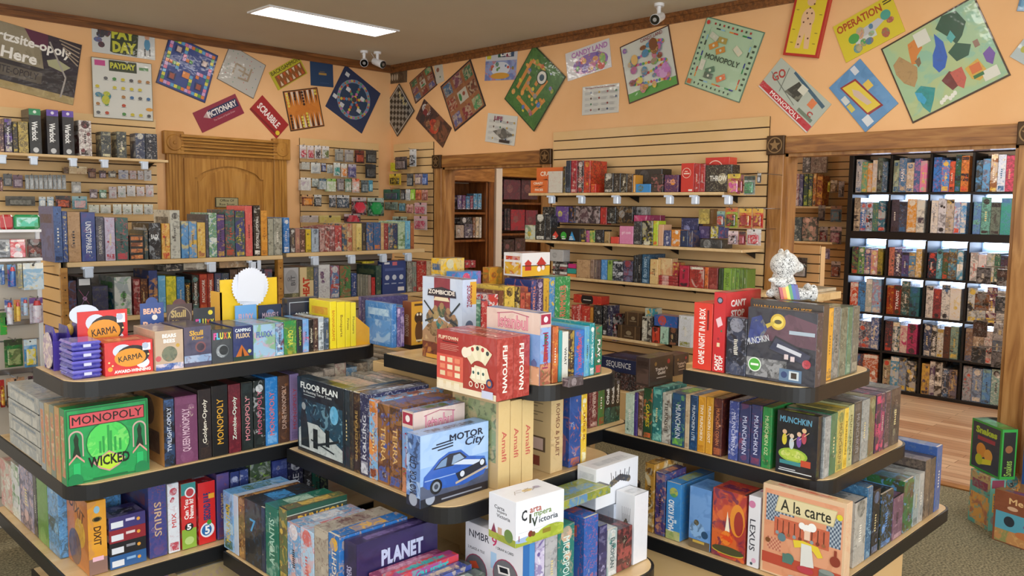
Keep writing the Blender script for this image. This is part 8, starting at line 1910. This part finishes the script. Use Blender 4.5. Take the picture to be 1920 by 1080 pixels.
for i, (L, Rr, c, c2, a, lb) in enumerate(((1, 30, '3a3c40', 'a8aaac', -18, 'grey picture card pack left of the red one'), (20, 48, 'c83034', 'e8d0cc', -10, 'red card pack leaning between grey and black ones'), (50, 76, '1e1c1c', '8a3a34', 4, 'black card pack with dark red picture, leaning'))):
    p0 = hit(L, 455, 'Y', 4.41); p1 = hit(Rr, 455, 'Y', 4.41); w = p1[0]-p0[0]; b = game_mesh(w, .012, .085, c, c2, '8a8a8c', .4, '', 'fff', 'h', 900+i)
    o = b.build('card_pack', 'print', None, ((p0[0]+p1[0])/2, 4.44-.02*i, 1.4235), (0, 0, math.radians(a))); tag(o, lb+', '+RK, 'card pack', 'card packs on the rack ledge')
packs('Y', 4.40, '''
0 8 496 534 2c5aa0 8ab0d0 c8d4dc bottle|blue tube, cut by the edge
14 30 496 538 2450a0 5aa0d0 c83a44 bottle|blue tube with red cap
33 42 494 540 8a8a80 c8c8b8 e0c838 box|narrow grey and yellow carton
43.5 82 493 543 8ab0cc e8e8e0 e0b828 box|pale carton with yellow top and cartoon bees
9 24 562 609 c8ccd8 2c4a94 b82c30 bottle|white and blue bottle, red cap
26 38 562 603 d8b84a c86a50 b82c30 bottle|yellow and red bottle, red cap
39.5 52 558 592 a8c0d8 5a80b8 b02830 bottle|small pale blue bottle, red cap
55 81 558 606 c8c4d0 6a4a8a b02830 bottle|large white and purple bottle, red cap
0 13 586 628 2c9a34 3a4a2c d87a2c box|bright green carton at the edge
8 43 636 688 1e6a30 2c3a24 8a9a6a|green card game pack with a table scene
45 70 636 688 4a90cc c8d8e0 d8c840|sky blue pack with a yellow dot
12 47 708 762 5a3828 c8a080 3a3a38|brown pack with a small pale figure
53 93 703 752 c8c0c4 2a2428 b06a8a box|white and black carton with pink marks
0 9 712 764 8a1c1c a82828 d8b840|dark red pack with yellow numeral
''', RK)
hooks('Y', 4.40, 4.50, [(22, 497), (62, 494), (18, 563), (68, 559), (26, 637), (30, 709), (72, 704)], RK)
# price tag on the gondola end panel
b = MB(); b.cyl((-.06, 0, 0), (.0, 0, 0), .002, n=6); b.box(-.064, -.061, -.012, .012, -.06, .0); tag(b.build('peg_hook', 'metal', None, (1.462, 5.1, 1.33)), 'lone hook with a price flap on the gondola end panel', 'peg hook')
# ------------------------------------------------------------------ plush bear
def scribble():
    m, N, K, p = newmat('scribbled_plush'); tc = N.new('ShaderNodeTexCoord'); n = N.new('ShaderNodeTexNoise'); n.inputs['Scale'].default_value = 55; n.inputs['Detail'].default_value = 1.5; n.inputs['Distortion'].default_value = 2.2
    K.new(tc.outputs['Object'], n.inputs['Vector']); r = N.new('ShaderNodeValToRGB'); e = r.color_ramp.elements; e[0].position = .455; e[0].color = L4('dcdcda'); e[1].position = .545; e[1].color = L4('dcdcda'); a = e.new(.485); a.color = L4('2a2a2c'); a2 = e.new(.515); a2.color = L4('2a2a2c')
    K.new(n.outputs['Fac'], r.inputs['Fac']); K.new(r.outputs['Color'], p.inputs['Base Color']); p.inputs['Roughness'].default_value = .95; p.inputs['Sheen Weight'].default_value = .3; return m
M['plush'] = scribble()
def bear():
    z0 = BZ+.003; R = empty('plush_bear', (2.87, 1.47, z0), 'white plush bear scribbled in black, sitting atop wrapped games, rainbow patch', 'plush toy', rz=math.radians(-45))
    def E(b, c, r, rot=None): b.ellipsoid(c, r, None, 0, 20, 14, rot)
    b = MB(); E(b, (0, 0, .06), (.052, .048, .064)); E(b, (.0, 0, .152), (.060, .055, .054)); E(b, (.052, 0, .143), (.028, .026, .022)); E(b, (.055, .034, .03), (.06, .023, .024)); E(b, (.055, -.034, .03), (.06, .023, .024)); E(b, (.112, .034, .038), (.02, .022, .036)); E(b, (.112, -.034, .038), (.02, .022, .036))
    E(b, (-.02, .05, .075), (.018, .016, .045)); E(b, (-.025, -.05, .08), (.034, .016, .022)); E(b, (-.055, 0, .03), (.018, .018, .018)); E(b, (.0, 0, .11), (.034, .034, .03)); E(b, (-.05, -.04, .09), (.03, .01, .012))
    for sy in (-1, 1): E(b, (-.005, .038*sy, .198), (.012, .02, .02))
    o = b.build('body', 'plush', R); m = o.modifiers.new('r', 'REMESH'); m.mode = 'VOXEL'; m.voxel_size = .0045; m.use_smooth_shade = True; q = o.modifiers.new('s', 'SMOOTH'); q.iterations = 6
    b = MB(); b.ellipsoid((.082, 0, .148), (.009, .011, .008)); b.build('nose', 'screen', R, smooth=True)
    b = MB()
    for sy in (-1, 1): b.ellipsoid((.046, .02*sy, .172), (.004, .004, .005))
    b.build('eye', 'screen', R, smooth=True)
    b = MB(); C = ['b03030', 'd8802c', 'd8c838', '3a8a3c', '2c4a9a', '4a3a80']
    for i, k in enumerate(C):
        x0 = -.04+.013*i; b.faces([(x0, -.0505-.004, .075-.001*i), (x0+.0135, -.0505-.004, .073), (x0+.026, -.0565-.004, .012), (x0+.0125, -.0565-.004, .012), (x0, -.046, .075), (x0+.0135, -.046, .073), (x0+.026, -.05, .012), (x0+.0125, -.05, .012)], [(0, 1, 2, 3), (4, 7, 6, 5), (0, 4, 5, 1), (3, 2, 6, 7)], ink(k, rough=.8))
    b.build('rainbow_patch', 'print', R); R.scale = (.88, .88, .88)
bear()
# ------------------------------------------------------------------ boxes on the floor by the large opening
FLG = 'boxes on the floor by the opening'
one('board_game_box', (4.93, 1.30, .0005), (.085, .17, .29), ('5aa8a0', 'd8a050', '8a3a5a'), .7, 'teal and orange box standing on the carpet under the green one', group=FLG, rz=math.radians(-40), seed=201, front=lambda c: (c.rect(0, 0, 1, 1, ink('6ab0a4', '8ac0b4')), c.rect(.1, .8, .9, .95, '8a3a54'), c.rect(.2, .35, .8, .7, ink('d8a038', 'e0b850')), c.text('MOUSE', .5, .52, .3, .5, '3a7a8a', 90, bold=.04), c.ell(.5, .2, .36, ink('8a8a88', 'c8c8c4', '6a6a68', .5, 20))))
one('board_game_box', (5.01, 1.235, .0005), (.10, .10, .29), ('d8903a', '2a2c30', '3a8a94'), .7, 'orange and dark box on the carpet right of the teal one', group=FLG, rz=math.radians(-38), seed=202)
one('board_game_box', (4.95, 1.29, .2915), (.085, .25, .27), ('1c7a2c', '28324a', '2a9a3c'), .2, 'green-framed dark box lettered in lime, top of the floor stack', group=FLG, rz=math.radians(-40), seed=203, left=greenbox, front=lambda c: (c.rect(0, 0, 1, 1, '2a9a3c'), c.rect(.12, .06, .9, .94, '16181c'), c.text('Snakes', .5, .22, .3, .5, '8ab04a', 90), c.ell(.5, .6, .24, '8a5a34')))
one('board_game_box', (4.735, 1.075, .0005), (.27, .06, .27), ('8a5038', '9a5c42', '5a3a7a'), .2, 'brown and blue box lettered Meet at the right edge', group=FLG, rz=math.radians(-105), seed=204, front=meet, left=lambda c: c.rect(0, 0, 1, 1, '3c2c6a'))
lb_ = game_mesh(.27, .07, .27, '24508c', '2c5c9c', '6a8a30', .3, '', 'fff', 'h', 205, None, ladders); o = lb_.build('board_game_box', 'print', None, (4.93, 1.0, .272), (math.radians(0), 0, math.radians(-100))); tag(o, 'blue box lettered LADDERS behind the brown one at right edge', 'board game', FLG)
ds = empty('display_stand', (5.02, .93, 0), 'maple display stand at the right edge of the view', 'display stand')
b = MB(); b.box(-.1, .13, -.45, .13, .56, .585, None, 0, .002); b.build('shelf', 'lam', ds); b = MB(); b.box(.03, .13, -.45, .13, 0, .559); b.build('base', 'lam', ds)
one('board_game_box', (5.0, .98, .5855), (.15, .12, .215), ('c89a84', 'd8b09a', 'a87464'), .4, 'rosy beige box on the maple stand at the right edge', rz=-math.pi/2, seed=206)
finish_labels()
